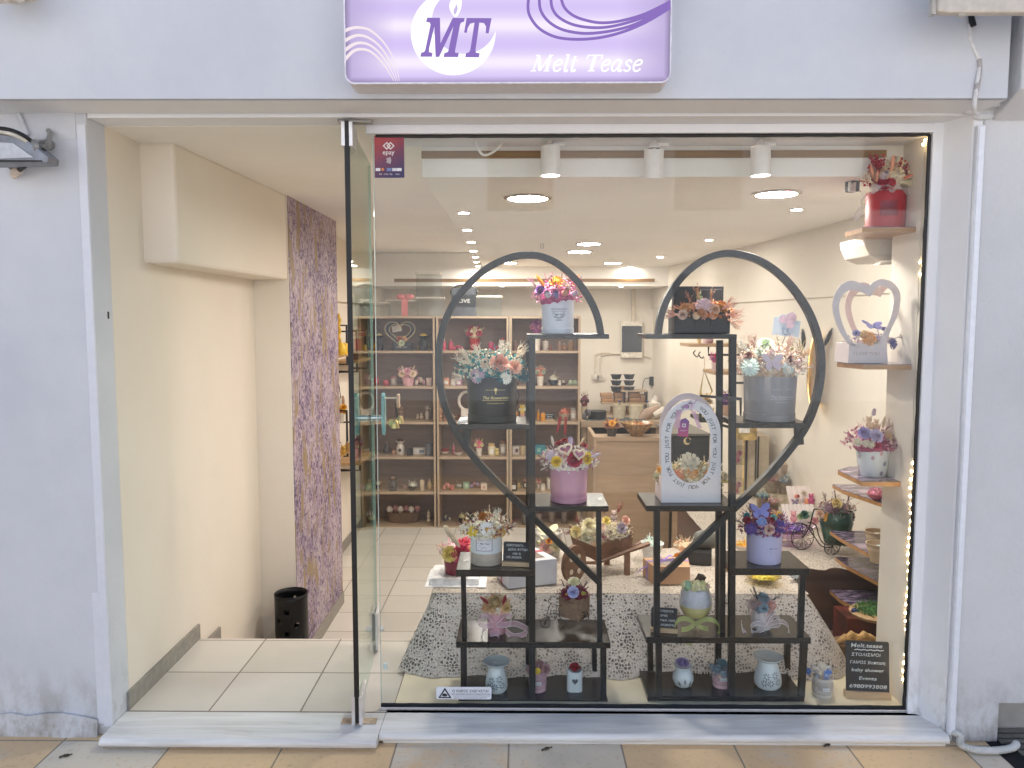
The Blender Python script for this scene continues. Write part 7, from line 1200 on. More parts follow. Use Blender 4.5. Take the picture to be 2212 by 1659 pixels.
I3 = [
 (1, 'candle', 1113, 11, 19, '6e5048', 'tall brown pillar candle at the left of the top right shelf'), (1, 'cluster', 1124, 11, 10, '8a5c48', 'brown knot candle beside the tall brown pillar', '7a4e3c'), (1, 'bear', 1133, 10, 15, '80564a', 'brown bear candle left of the black post on the top right shelf'), (1, 'cluster', 1166, 14, 12, '835646', 'stack of brown wax knots under the white scent pot', '6f4638'), (1, 'candle', 1178, 13, 20, 'ddd2c8', 'white patterned ceramic house on the top right shelf', 'b8a89c'), (1, 'bear', 1189, 10, 14, '8a5c4c', 'reddish brown bear candle right of the white ceramic house'), (1, 'candle', 1209, 10, 17, '7d6250', 'olive brown column candle on the top right shelf'), (1, 'egg', 1219, 13, 13, 'a87e62', 'tan woven wax ball on the top right shelf'), (1, 'candle', 1233, 14, 20, '74583e', 'thick brown stump candle at the right end of the top shelf'), (1, 'posy', 1158, 34, 84, 'd6cfc8', 'tall white pot posy of purple flowers half hidden behind the top board', '7c3a70,5a3c88,b0708c'),
 (2, 'posy', 1167, 26, 50, 'd8cec2', 'white paper bag posy with peach flowers on the second right shelf', 'c9806c,dcd0b4,a8b49c'), (2, 'bowl', 1195, 23, 24, '2c3444', 'navy bowl of whipped white wax on the second right shelf', 'e8dcc8'), (2, 'bear', 1209, 9, 14, 'd8d0c4', 'small white bear candle, left of two on the second right shelf'), (2, 'bear', 1217, 8, 12, 'ddd4c8', 'smaller white bear candle, right of two on the second right shelf'), (2, 'leaf', 1238, 22, 12, 'a8b89a', 'pale green leaf candles at the right end of the second shelf'), (2, 'tin', 1159, 11, 5, '4a3028', 'dark wax tin left of the white paper bag posy'), (2, 'tin', 1175, 11, 5, '4c322a', 'dark wax tin right of the white paper bag posy'), (2, 'tin', 1217, 11, 5, '50342a', 'dark wax tin in front of the two white bear candles'),
 (3, 'figure', 1163, 10, 19, 'dc9838', 'orange pointed candle, left of two on the third right shelf'), (3, 'candle', 1173, 10, 17, 'de9a3c', 'orange house candle, right of two on the third right shelf'), (3, 'tin', 1193, 12, 6, '2e2622', 'small black tin below the little chalkboard'), (3, 'bowl', 1219, 25, 30, 'b8a494', 'beige bowl with coral rose wax and red ribbon on the third right shelf', 'd98874'), (3, 'jar', 1238, 15, 26, 'c9b4a4', 'glass jar with silver lid at the right end of the third shelf', 'a8a4a0'),
 (4, 'box', 1115, 18, 17, 'ddd4ce', 'white window box at the left of the fourth right shelf', '5c4a44'), (4, 'cup', 1129, 15, 19, 'c4b494', 'olive cream cup at the left of the fourth right shelf', 'a89470'), (4, 'box', 1163, 28, 20, '4a90a0', 'teal gift box under tissue on the fourth right shelf', '8cc0b8'), (4, 'cluster', 1182, 20, 16, '8cc0b4', 'mint and pink wax melts beside the teal gift box', 'cf9aa8'),
 (5, 'jar', 1110, 15, 23, '221d20', 'black candle jar at the left of the fifth right shelf', '3a2224'), (5, 'bear', 1121, 13, 14, 'dcc490', 'cream bird candle in front of the black jar'), (5, 'jar', 1136, 12, 20, '26222a', 'dark jar with pink knob on the fifth right shelf', 'd08c7c'), (5, 'posy', 1163, 14, 24, 'c9c0ba', 'small pot with red and white posy on the fifth right shelf', 'b8485c,dcd0c4'), (5, 'jar', 1173, 11, 15, 'd4cec4', 'little white lidded jar on the fifth right shelf', 'c4beb4'), (5, 'box', 1184, 6, 23, 'e0dcd6', 'narrow white box standing beside the dusty pink box', 'd0ccc6'),
 (6, 'cup', 1134, 14, 24, '7a7470', 'grey tumbler with red top, first of four on the lowest right shelf', 'c03430'), (6, 'cup', 1164, 14, 24, '8a7a74', 'greyish rose tumbler with red top, second of four', 'c83a34'), (6, 'cup', 1192, 15, 25, '90827a', 'beige grey tumbler with red top, third of four', 'c4403a'), (6, 'cup', 1219, 15, 25, '827670', 'grey tumbler with orange red top, last of four', 'd04a3c')]
for lst, un in ((I, L0), (I2, L1), (I3, L2)):
    for it in lst: item(it[1], it[2], it[3], it[4], it[5], it[6], row=it[0], c2=it[7] if len(it) > 7 else None, grp='stock on the oak shelving', Y=7.09 + .05 * ((it[2] * 7) % 3))
# black heart basket on the top left shelf
r = thing('heart_gift_basket', 'black heart shaped gift basket with pale outline on the top left shelf', 'gift basket', at(863, 7.1, ROWZ[1])); Yq = 7.06
def heartline(sc1, cx_, cz_, Y): return [P(cx_ + sc1 * 16 * math.sin(a) ** 3 / 17 * 1.02, cz_ - sc1 * (13 * math.cos(a) - 5 * math.cos(2 * a) - 2 * math.cos(3 * a) - math.cos(4 * a)) / 17 * .95, Y) for a in [2 * math.pi * k / 48 for k in range(49)]]
A = heartline(34, 864, 718, Yq); B = heartline(24, 864, 717, Yq); mb = MB(); mb.strip(A, B, (0, .012, 0)); mb.build('heart', M('232833', .5), r)
mb = MB(); mb.tube(A[:-1], .004, 5, closed=True); mb.tube(B[:-1], .003, 5, closed=True); mb.build('outline', M('b8ab8c', .5), r)
a = P(847, 757, Yq); b_ = P(888, 740, Yq); mb = MB(); mb.box(a.x, b_.x, Yq + .001, Yq + .1, ROWZ[1] + .001, b_.z); mb.build('box', M('232833', .5), r); mb = MB(); write(mb, 'I LOVE YOU', flat(P(867, 751.5, Yq - .001)), .022, wfit=.1, shear=.2); mb.build('printed_text', M('b8b8b4', .5), r)
filler(r, P(868, 736, Yq + .03), .06, .03, .035, 90, .012, ['c9a084', '9c5a50', 'd6cdb0']); blooms(r, Yq + .02, (868, 734, 16, 12), [('rose', 868, 741, 6, 'cfd6b8'), ('rose', 862, 731, 5, 'b86a54'), ('rose', 853, 730, 5, 'b8b8a0'), ('rose', 875, 731, 5, 'cfa888')], .03)
mb = MB(); mb.prism([P(u, v, Yq + .05) for u, v in ((846, 705), (866, 702), (868, 715), (848, 718))], (0, .002, 0)); mb.build('gift_card', M('d0c8c0', .5), r)
# white ring stand behind the black pot
rr_ = P(1008, 866, 7.1); mb = MB(); mb.tube([rr_ + Vector((.072 * math.cos(q), 0, .085 * math.sin(q))) for q in [6.2832 * k / 36 for k in range(36)]], .014, 8, closed=True); mb.box(rr_.x - .05, rr_.x + .05, 7.08, 7.14, ROWZ[3] + .001, rr_.z - .075); o = mb.build('ring_stand', M('ddd3cc', .5), smooth=True); tag(o, 'white ring shaped stand on the third shelf, half hidden by the black pot', 'ring stand')
chalkboard('chalkboard', 'tiny chalkboard on the third shelf of the right oak unit', 1177, 1198, 884, 899, 902, 7.1, [('ΧΕΙΡΟΠΟΙΗΤΑ', 0, .7, .2, .8), ('ΚΕΡΙΑ', 0, .4, .2, .5), ('ΑΡΩΜΑΤΙΚΑ', 0, .12, .2, .7)], 0, '', ROWZ[3])
mb = MB(); mb.prism([P(u, v, 6.98) for u, v in ((1208, 900), (1214, 900), (1205, 936), (1201, 932))], (0, .002, 0)); mb.prism([P(u, v, 6.985) for u, v in ((1220, 900), (1225, 900), (1223, 940), (1218, 938))], (0, .002, 0)); o = mb.build('red_ribbon', sheer('wine_ribbon', '8c2434', .8)); tag(o, 'dark red ribbon tails hanging off the third right shelf', 'ribbon')
# boxes on top of the shelving
clr = glassm('clear_plastic', 'f0f2f0', 1.45, 0, .8); zt = ROWZ[0] + .001
def clearbox(label, u0, u1, v0, v1, Y=7.1, lidh=4, col_='dcd6cc', v1z=None):
    a = P(u0, v1, Y); b_ = P(u1, v0, Y); z0 = zt if v1z is None else v1z; root = thing('clear_gift_box', label, 'gift box', ((a.x + b_.x) / 2, Y, z0), 'clear gift boxes on the shelving'); mb = MB(); mb.box(a.x, b_.x, Y, Y + .18, z0, b_.z - .016); mb.build('box', clr, root); mb = MB(); mb.box(a.x - .006, b_.x + .006, Y - .006, Y + .186, b_.z - .016, b_.z); mb.build('lid', sheer('frosted_lid', col_, .45), root, bev=.001); return root, a, b_
clearbox('clear plastic gift box with pink bow ribbon on top of the left unit', 838, 896, 647, 683)
r = thing('pink_ribbon', 'translucent pink ribbon and bow wrapped round a clear box on the shelving', 'ribbon', P(873, 650, 7.08)); mb = MB(); a = P(868, 683, 7.095); b_ = P(881, 645, 7.095); mb.box(a.x, b_.x, 7.085, 7.09, zt, b_.z); mb.build('band', sheer('pink_band', 'e08a8c', .7), r); mb = MB()
for k in (-1, 1): mb.ell(P(875 + 9 * k, 641, 7.09), .045, .02, .026, 10, 7)
mb.build('bow', sheer('pink_band2', 'e08a8c', .65), r, True)
rt, a, b_ = clearbox('clear plastic gift box lying under a taller clear box on the left unit', 900, 956, 641, 683); clearbox('tall clear plastic gift box stacked on another, left of the black gift bag', 899, 950, 589, 640, v1z=b_.z + .001)
clearbox('low clear plastic gift box at the far left on top of the shelving', 783, 836, 652, 683); clearbox('wide clear plastic gift box right of the black gift bag', 1026, 1083, 638, 683)
r = thing('gift_bag', 'black and clear gift bag lettered LOVE on top of the shelving', 'gift bag', at(1002, 7.1, zt)); a = P(976, 683, 7.08); b_ = P(1027, 622, 7.08); zm0 = P(1000, 662, 7.08).z; zm1 = P(1000, 637, 7.08).z
mb = MB(); mb.box(a.x, b_.x, 7.08, 7.2, zt, zm0); mb.box(a.x, b_.x, 7.08, 7.2, zm1, b_.z); mb.build('clear_part', M('4a4c50', .2, var=.2, sc_=8), r); mb = MB(); mb.box(a.x - .002, b_.x + .002, 7.075, 7.205, zm0, zm1); mb.build('black_band', M('202226', .4), r); mb = MB(); write(mb, 'LOVE', flat(P(1000, 654, 7.073)), .05, bold=.0, wfit=.13); mb.build('lettering', M('c9c9c6', .5), r); mb = MB(); mb.tube(smoothpath([P(979, 640, 7.1), P(974, 632, 7.1), P(978, 624, 7.1), P(990, 617, 7.1), P(1012, 617, 7.1), P(1027, 624, 7.1), P(1030, 634, 7.1), P(1026, 642, 7.1)], 4), .008, 6); mb.build('handle', M('202226', .4), r, True)
# ---- left wall brackets seen beside the column
def wallframe(label, u0, u1, vt, vb, vs_, X0, X1, Yc, depth=.16):
    z0 = P(u0, vb, Yc).z; z1 = P(u0, vt, Yc).z; zs = P(u0, vs_, Yc).z; root = thing('bracket_shelf', label, 'wall shelf', (X0, Yc, zs), 'black bracket wall shelves')
    for y in (Yc, Yc + .45): mb = MB(); mb.tube([(X0 + .002, y, z1), (X1, y, z1), (X1, y, z0), (X0 + .002, y, z0)], .011, 4); mb.build('bracket', blackm, root)
    mb = MB(); mb.box(X0 + .002, X1 + .02, Yc - .07, Yc + .52, zs - .022, zs); mb.build('board', wood('bracket_board', '9c7a54', 'b8946a', 1, 1.2), root); return zs
XW = -1.44; z_a = wallframe('black bracket shelf with yellow candles, the upper one nearest the column', 748, 0, 704, 795, 768, -1.478, -1.31, 5.35); z_b = wallframe('black bracket shelf, the upper one farther along the left wall', 752, 0, 716, 803, 778, -1.478, -1.31, 6.15)
z_c = wallframe('black bracket shelf, the lower one nearest the column', 728, 0, 903, 1010, 992, -1.478, -1.32, 5.35); z_d = wallframe('black bracket shelf, the lower one farther along the left wall', 752, 0, 912, 1016, 996, -1.478, -1.30, 6.15)
for kind, u, w_, h, c1, lb, z, Y, c2 in (('twist', 734, 9, 86, 'dcb23c', 'tall bobbled yellow dinner candle on the upper wall shelf', z_a, 5.6, None), ('candle', 722, 8, 70, 'd9b148', 'tall smooth yellow candle at the edge of the column', z_a, 5.5, None), ('egg', 737, 22, 28, 'e4bb3a', 'large yellow bubble candle at the front of the upper wall shelf', z_a, 5.42, None), ('candle', 744, 14, 24, 'e0b636', 'short thick yellow candle behind the bubble candle', z_a, 5.55, None), ('bowl', 768, 16, 24, '8c5448', 'brown wax bowl with dried petals on the farther upper wall shelf', z_b + .0, 6.2, '6a3c38'), ('cluster', 764, 14, 14, 'b8843c', 'golden wax knot on the farther upper wall shelf', z_b, 6.35, 'a87434'),
  ('posy', 726, 26, 46, 'd6cdb4', 'cream pot posy on the lower wall shelf beside the column', z_c, 5.42, 'c9b48c,8a5c48'), ('bear', 742, 13, 26, 'b8903c', 'mustard bear candle on the lower wall shelf', z_c, 5.5, None), ('candle', 752, 11, 20, '9c7a48', 'bronze pillar candle on the lower wall shelf', z_c, 5.65, None), ('posy', 773, 30, 62, 'd890a0', 'pink bowl with purple wax flowers on the farther lower wall shelf', z_d, 6.2, '6c3a6c,7c9cc0,a04a64')):
    item(kind, u, w_, h, c1, lb, z=z, Y=Y, c2=c2, grp='stock on the left wall shelves')
for (u, v0, v1, Y) in ((732, 800, 860, 5.7),):
    mb = MB(); mb.tube([P(u - 2, v0 - 30, Y), P(u - 3, v0, Y), P(u, (v0 + v1) / 2, Y), P(u + 4, v1, Y)], .003, 5); o = mb.build('hanging_chain', M('4a443c', .5, .5)); tag(o, 'thin dark chain hanging from the upper wall shelf on the left', 'chain')
r = thing('hanging_vase', 'grey wall vase with yellow and orange flowers hanging on the left wall', 'vase', P(736, 885, 5.9)); mb = MB(); a = P(728, 912, 5.9); mb.lathe((P(733, 880, 5.9).x, 5.9, a.z), [(.045, 0), (.05, .03), (.05, .19), (.045, .2)], 20, .7); mb.build('vase', M('b8b0a4', .35), r, True); mb = MB(); mb.ell(P(741, 868, 5.88), .014, .01, .05, 8, 6); mb.build('wooden_ring', M('a8866a', .5), r); blooms(r, 5.85, (741, 884, 10, 12), [('rose', 742, 880, 7, 'e0a83c'), ('rose', 738, 886, 6, 'd98a54'), ('rose', 744, 889, 5, 'e4c04c')], .03)
# ---- counter, drawers, desk
YC = 6.28; zc1 = P(1340, 945, YC).z; x0 = P(1282, 1000, YC).x; x1 = P(1452, 1000, YC).x
ct = thing('shop_counter', 'oak fronted shop counter in the middle of the back of the shop', 'counter', ((x0 + x1) / 2, YC, -.55))
oak2 = wood('counter_oak', '99816b', 'ae957c', 0, .8, .45)
mb = MB(); mb.box(x0 + .03, x1, YC + .012, YC + .03, -.55, zc1 - .03); mb.build('front_panel', oak2, ct); mb = MB(); mb.box(x0, x0 + .03, YC, YC + .6, -.55, zc1 + .001); mb.build('side_panel', oak2, ct); mb = MB(); mb.box(x0 + .031, x1 + .02, YC, YC + .2, zc1 - .03, zc1); mb.build('top', oak2, ct)
mb = MB(); mb.box(x1 - .035, x1 - .03, YC + .006, YC + .011, P(1440, 1060, YC).z, zc1 - .04); q1 = P(1453, 1078, 6.1); q2 = P(1568, 1078, 6.1); mb2 = MB(); mb2.box(q1.x, q2.x, 6.1, 6.12, -.55, q1.z); mb2.box(q1.x + .6 * (q2.x - q1.x), q1.x + .61 * (q2.x - q1.x), 6.096, 6.1, -.55, q1.z); mb2.build('front_panel', oak2, ct); mb.build('light_strip', emit('warm_strip', 'ffc98a', 1.1), ct)
dr = thing('drawer_cabinet', 'black wood drawer cabinet with crescent moon cut-out beside the counter', 'cabinet', P(1510, 1000, 6.2)); xd0 = P(1453, 940, 6.2).x; xd1 = P(1548, 940, 6.2).x; zd1 = P(1500, 936, 6.2).z; bw_ = wood('black_stained_wood', '1f2228', '2e3038', 0, 1, .5)
mb = MB(); mb.box(xd0, xd1, 6.22, 6.75, -.55, zd1 - .02); mb.build('carcass', bw_, dr)
for k in range(3): zt_ = zd1 - .03 - k * .3; mb = MB(); mb.box(xd0 + .005, xd1 - .005, 6.2, 6.219, zt_ - .29, zt_); mb.build('drawer', bw_, dr, bev=.002)
mb = MB(); mb.box(xd0 - .04, xd1 + .02, 6.18, 6.76, zd1 - .019, zd1); mb.build('top', M('6a6660', .3), dr)
mp = P(1484, 953, 6.196); mb = MB(); O_ = [mp + Vector((.028 * math.cos(q), 0, .03 * math.sin(q))) for q in [math.radians(20 + 320 * k / 20 + 0) for k in range(21)]]; I_ = [mp + Vector((.012 + .022 * math.cos(q), 0, .006 + .023 * math.sin(q))) for q in [math.radians(20 + 320 * k / 20) for k in range(21)]]; mb.strip(O_, I_, (0, .002, 0)); mb.build('moon', M('c9b890', .4), dr)
dk = thing('work_desk', 'oak work desk against the back wall, crowded with craft supplies', 'desk', (.9, 7.5, -.55)); zk = P(1300, 908, 7.3).z; xk0 = P(1254, 908, 7.3).x
mb = MB(); mb.box(xk0, 1.36, 7.25, 8.1, zk - .03, zk); mb.build('desktop', oak, dk); mb = MB(); mb.box(xk0, 1.36, 7.24, 7.2495, zk - .06, zk - .0); mb.build('edge', oak, dk)
for x in (xk0 + .03, 1.3): mb = MB(); mb.box(x, x + .03, 7.3, 8.0, -.55, zk - .03); mb.build('leg', oak, dk)
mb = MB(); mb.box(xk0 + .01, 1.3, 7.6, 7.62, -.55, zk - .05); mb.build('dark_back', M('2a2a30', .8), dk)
mb = MB(); mb.box(xk0 + .05, 1.2, 7.27, 7.5, zk + .0003, zk + .004); o = mb.build('cutting_mat', M('4c565c', .6)); tag(o, 'blue grey cutting mat on the back desk', 'mat')
# desk stuff
kr = 'b08a64'
def carton(u, v0, v1, w_, label, Y=7.75, c1=kr, rz=0.0, nm='cardboard_box', cat='box', flap=True):
    a = P(u, v1, Y); b_ = P(u, v0, Y); root = thing(nm, label, cat, a, 'kraft cardboard boxes on the desk'); h = b_.z - a.z; mb = MB(); mb.ob(a + Vector((0, .06, h / 2)), w_ * S(Y), .12, h * .97, rz); mb.build('carton', M(c1, .75, var=.08, sc_=12), root, bev=.002)
    if flap: mb = MB(); mb.ob(a + Vector((0, -.003, h * .8)), w_ * S(Y) * .96, .004, h * .34, rz, .1); mb.build('flap', M(dark(c1, 1.12), .75, var=.06), root)
rk = thing('desk_rack', 'small two tier rack of wood and black metal on the back desk', 'rack', P(1395, 900, 7.7)); 
for v in (862, 876 + 2, ): pass
mb = MB(); mb.box(P(1300, 880, 7.7).x, P(1396, 880, 7.7).x, 7.68, 7.86, P(1350, 873, 7.7).z, P(1350, 870, 7.7).z); mb.build('lower_board', oak, rk); mb = MB(); mb.box(P(1371, 880, 7.7).x - .14, P(1398, 880, 7.7).x, 7.68, 7.86, P(1350, 846, 7.7).z, P(1350, 843, 7.7).z); mb.build('upper_board', oak, rk)
for u in (1375 - 28, 1396): a = P(u, 846, 7.69); mb = MB(); mb.box(a.x, a.x + .015, 7.69, 7.84, zk, a.z); mb.build('upright', blackm, rk)
for k, (u, v0, v1, w_) in enumerate(((1311, 850, 861, 25), (1313, 861.5, 872, 26), (1338, 835, 847, 28), (1340, 848, 859, 26), (1341, 860, 871, 26), (1371, 848, 858, 25), (1371, 859, 871, 24), (1389, 853, 871, 10), (1332, 880, 893, 16), (1363, 880, 894, 16))):
    carton(u, v0, v1, w_, 'kraft cardboard box on the desk rack, %s' % ('upper of the stack at the far left', 'lower of the stack at the far left', 'top of the middle stack with raised lid', 'second from top in the middle stack', 'bottom of the middle stack', 'upper one in the right compartment', 'lower one in the right compartment', 'narrow one standing at the right upright', 'tilted open one below the middle stack', 'small one below the right compartment')[k], rz=(0, 0, .12, 0, 0, 0, .05, 0, .3, 0)[k])
for k, (u, j) in enumerate([(u, j) for u in (1330 + 2, 1358 + 22 - 22) for j in range(3)]):
    Y = 7.72; zb_ = P(u, 846 - 0, Y).z + .002 + j * .062; w_ = .05; c = at((1331, 1359)[k // 3], Y, zb_); lbs = ('bottom', 'middle', 'top'); root = thing('glass_container', 'black lidded square glass container, %s of the %s stack on the rack' % (lbs[j], ('left', 'right')[k // 3]), 'container', c, 'stacked square containers'); mb = MB(); mb.lathe(c, [(.038, 0), (.055, .045), (.05, .045)], 4); mb.build('container', M('24262a', .2), root); mb = MB(); mb.lathe(c + Vector((0, 0, .046)), [(.062, 0), (.062, .005), (1e-4, .006)], 4); mb.build('lid', M('4a4c50', .2), root)
r = thing('tissue_box', 'white tissue box with a tissue sticking up, on a small stand right of the rack', 'tissue box', P(1402 + 12, 895, 7.6)); a = P(1391 + 10, 896, 7.6); b_ = P(1436 - 8, 868, 7.6); mb = MB(); mb.box(P(1400, 880, 7.6).x, P(1425 + 2, 880, 7.6).x, 7.6, 7.72, P(1410, 895, 7.6).z, P(1410, 871, 7.6).z); mb.build('carton', M('d8d0c6', .5), r, bev=.002); mb = MB(); q = P(1412, 871, 7.64); mb.add([q + Vector((-.03, 0, 0)), q + Vector((.03, 0, 0)), q + Vector((.035, .01, .05)), q + Vector((.01, 0, .09)), q + Vector((-.015, .01, .04))], [(0, 1, 2, 3, 4)]); mb.build('tissue', M('e6e0d8', .8), r)
mb = MB(); mb.box(P(1396, 880, 7.6).x, P(1432, 880, 7.6).x, 7.58, 7.75, P(1410, 900, 7.6).z, P(1410, 896, 7.6).z); mb.box(P(1398, 880, 7.6).x, P(1400, 880, 7.6).x, 7.6, 7.7, zk, P(1410, 900, 7.6).z); mb.box(P(1428, 880, 7.6).x, P(1430, 880, 7.6).x, 7.6, 7.7, zk, P(1410, 900, 7.6).z); o = mb.build('box_stand', oak); tag(o, 'small wooden stand under the tissue box on the back desk', 'stand')
for k, (u, lb) in enumerate(((1338, 'clear water bottle with blue cap left of the rack upright'), (1388 + 10, 'clear water bottle with blue cap beside the tissue box stand'))):
    c = at(u, 7.5, zk); c.z += .002; r = thing('water_bottle', lb, 'bottle', c, 'water bottles'); mb = MB(); mb.lathe(c, [(.026, 0), (.028, .01), (.028, .1), (.01, .135), (.01, .15)], 14); mb.build('bottle', clr, r, True); mb = MB(); mb.lathe(c + Vector((0, 0, .15)), [(.013, 0), (.013, .014), (1e-4, .014)], 12); mb.build('cap', M('2c4a86', .4), r)
for k, (u, w_, h, c1, lb) in enumerate(((1446 - 0, 0, 0, '', ''),)): pass
for kind, u, w_, h, c1, lb, z, Y, c2 in (('cup', 1378 - 5, 30, 30, 'cfc4ae', 'cream enamel melting pot on the desk, right of two', zk, 7.42, 'a89c88'), ('cup', 1337, 28, 30, 'cdc2ac', 'cream enamel melting pot on the desk, left of two', zk, 7.46, 'a89c88'), ('tin', 1290, 40, 18, '23262c', 'dark tool tray in the left part of the desk', zk, 7.4, '3a3e44'), ('posy', 1262, 24, 66, 'c9bca8', 'tall burgundy flower arrangement at the left end of the desk', zk, 7.4, '7c3a4c,c9aa84,5a2c3c'), ('cluster', 1270, 22, 26, '3c3c44', 'dark grey spool heap at the left of the desk', zk, 7.35, '6c6c74')):
    item(kind, u, w_, h, c1, lb, z=z, Y=Y, c2=c2, grp='supplies on the desk')
r = thing('paper_roll', 'crumpled brown and clear wrapping paper roll on the desk behind the bowl', 'wrapping paper', P(1415, 890, 7.4)); mb = MB(); mb.tube([P(1372 + 8, 905, 7.4), P(1400, 893, 7.4), P(1425, 880, 7.4)], [.05, .055, .03], 10); mb.build('paper', M('a89080', .7, var=.1, sc_=14, bp=.6), r, True); mb = MB(); mb.tube([P(1412, 897, 7.38), P(1432, 888, 7.38), P(1448, 898, 7.38)], [.04, .05, .02], 8); mb.build('clear_film', M('c9c0b4', .35, var=.1, sc_=14, bp=.6), r, True)
# on the counter
item('posy', 1321, 40, 40, '3c3630', 'small dark trough with orange and yellow roses on the counter', z=zc1, Y=YC + .08, c2='dca23c,b8785a,8a5a50')
r = thing('sweet_bowl', 'amber faceted glass bowl of sweets on the counter', 'bowl', at(1376, YC + .1, zc1)); c = at(1376, YC + .1, zc1); mb = MB(); mb.lathe(c, [(.055, 0), (.06, .02), (.1, .06), (.14, .11), (.135, .11), (.095, .06), (1e-4, .02)], 12); mb.build('bowl', M('8c6c48', .15, var=.25, sc_=30), r); filler(r, c + Vector((0, 0, .085)), .1, .1, .03, 60, .018, ['c9a060', '8c7c60', 'd8c8a0', 'a84c3c'], 'sweets')
# wall fittings at the back
Yw = 8.19
r = thing('fuse_box', 'white framed fuse box with dark glass door on the back wall', 'fuse box', P(1362, 733, Yw)); mb = MB(); mb.prism(rrect(P(1340, 733, Yw).x, P(1386, 733, Yw).x, P(1362, 772, Yw).z, P(1362, 694, Yw).z, .008, Yw - .06), (0, .055, 0)); mb.build('frame', M('ddd5c6', .4), r); mb = MB(); mb.box(P(1341.5, 733, Yw).x, P(1384.5, 733, Yw).x, Yw - .068, Yw - .0605, P(1362, 760, Yw).z, P(1362, 704, Yw).z); mb.build('door', M('45494f', .1, var=.15, sc_=4), r)
mb = MB(); mb.box(P(1365, 600, Yw).x, P(1372, 600, Yw).x, Yw - .03, Yw, P(1362, 694, Yw).z, 1.70); o = mb.build('cable_duct', M('cfc3ae', .6)); tag(o, 'narrow painted cable duct rising from the fuse box to the ceiling', 'duct')
for k, u in enumerate((1285.5, 1297)):
    p = P(u, 814, Yw); r = thing('power_socket', ('white wall socket with a plug in it, left of two on the back wall', 'empty white wall socket, right of two on the back wall')[k], 'socket', p, 'wall sockets'); mb = MB(); mb.tube([p, p - Vector((0, .02, 0))], .037, 20); mb.build('plate', M('d9d0c2', .4), r); mb = MB(); mb.tube([p - Vector((0, .0205, 0)), p - Vector((0, .026 if k else .04, 0))], .02, 16); mb.build('insert', M('b8b0a4' if k else 'e0dad0', .4), r)
mb = MB()
for k, uu in enumerate((1286, 1297)): mb.tube(smoothpath([P(uu, 808, Yw - .01), P(uu, 775 + 0, Yw - .01), P(uu + 3, 765 + 3 * k, Yw - .01), P(uu + 20, 762 + 3 * k, Yw - .01), P(1340, 764, Yw - .01), P(1365, 760, Yw - .01)], 4), .006, 6)
mb.tube(smoothpath([P(1365, 760, Yw - .01), P(1385, 768, Yw - .01), P(1404, 772, Yw - .01)], 3), .006, 6); o = mb.build('surface_cables', M('d4c9b6', .5), smooth=True); tag(o, 'white cables clipped to the back wall below the fuse box', 'cable')
r = thing('wall_adapter', 'black mains adapter plugged in on the back wall with a dangling cord', 'adapter', P(1409, 820, Yw)); mb = MB(); mb.box(P(1402, 820, Yw).x, P(1416, 820, Yw).x, Yw - .06, Yw - .005, P(1408, 832, Yw).z, P(1408, 813, Yw).z); mb.build('plug', M('232428', .4), r, bev=.006); mb = MB(); mb.tube(smoothpath([P(1402, 817, Yw - .03), P(1392, 820, Yw - .03), P(1387, 845, Yw - .05), P(1386, 900, Yw - .1)], 4), .004, 6); mb.build('cord', M('2a2a2c', .5), r, True)
mb = MB(); a = P(1171, 517, 5.2); mb.tube([(a.x, 5.2, 1.884), (a.x + .004, 5.2, a.z), (a.x - .008, 5.2, a.z - .03), (a.x - .008, 5.2, a.z - .06), (a.x + .008, 5.2, a.z - .06), (a.x + .006, 5.2, a.z - .02)], .003, 5); o = mb.build('ceiling_hook', M('8a857c', .3, .8)); tag(o, 'small metal hook with carabiner hanging from the ceiling above the left arch', 'hook')
# oval mirror sign with gold light ring on the right wall
o_c = P(1762, 803, 4.2); xw = 1.655; mr = thing('oval_wall_sign', 'oval sign with lit gold ring and black feathers on the right wall', 'sign', o_c); ctr = Vector((o_c.x, 4.2, o_c.z)); rzv = math.radians(62); ax = Vector((math.cos(rzv) * 1, math.sin(rzv), 0)) * -1
def ov(a, k, off=0): return ctr + Vector((math.cos(a) * 33 * S(4.2) * k, math.cos(a) * .12 * k, math.sin(a) * 79 * S(4.2) * k)) + Vector((-.0, -off, 0))
mb = MB(); mb.quad(*[ov(2 * math.pi * k / 40, .93) for k in range(40)]); mb.build('panel', M('cdb696', .3, var=.04), mr)
mb = MB(); mb.tube([ov(2 * math.pi * k / 48, .98, .006) for k in range(48)], .012, 8, closed=True); mb.build('gold_ring', M('b98d4c', .3, .8), mr, True)
mb = MB(); mb.tube([ov(2 * math.pi * k / 48, 1.05, .001) for k in range(48)], .005, 6, closed=True); mb.build('light_ring', emit('warm_ring', 'ffcf85', 1.3), mr, True)
fnm = lambda x, y: ctr + Vector((x * .93, x * .34, y)) + Vector((0, -.006, 0)); mb = MB(); write(mb, 'MT', lambda x, y: fnm(x - .02, y + .0), .1, bold=.01, wfit=.075); mb.build('lettering', M('5a3a3c', .4), mr); mb = MB(); write(mb, 'Melt Tease', lambda x, y: fnm(x, y - .09), .02); write(mb, 'Scent Creations', lambda x, y: fnm(x, y - .13), .016); mb.build('small_lettering', M('8c7c74', .4), mr)
for u, v in ((1737, 740), (1783, 732)): mb = MB(); p = P(u, v, 4.15); 
for k, (u, v, d) in enumerate(((1737, 752, (-.1, 0, 1)), (1781, 748, (.4, 0, 1)))): bloom('bunny_tail', mr, P(u, v, 4.12), .055, d, '1b1d1e').name = 'black_feather'
bloom('twigs', mr, P(1727, 790, 4.12), .12, (-.2, 0, 1), 'b09a64')
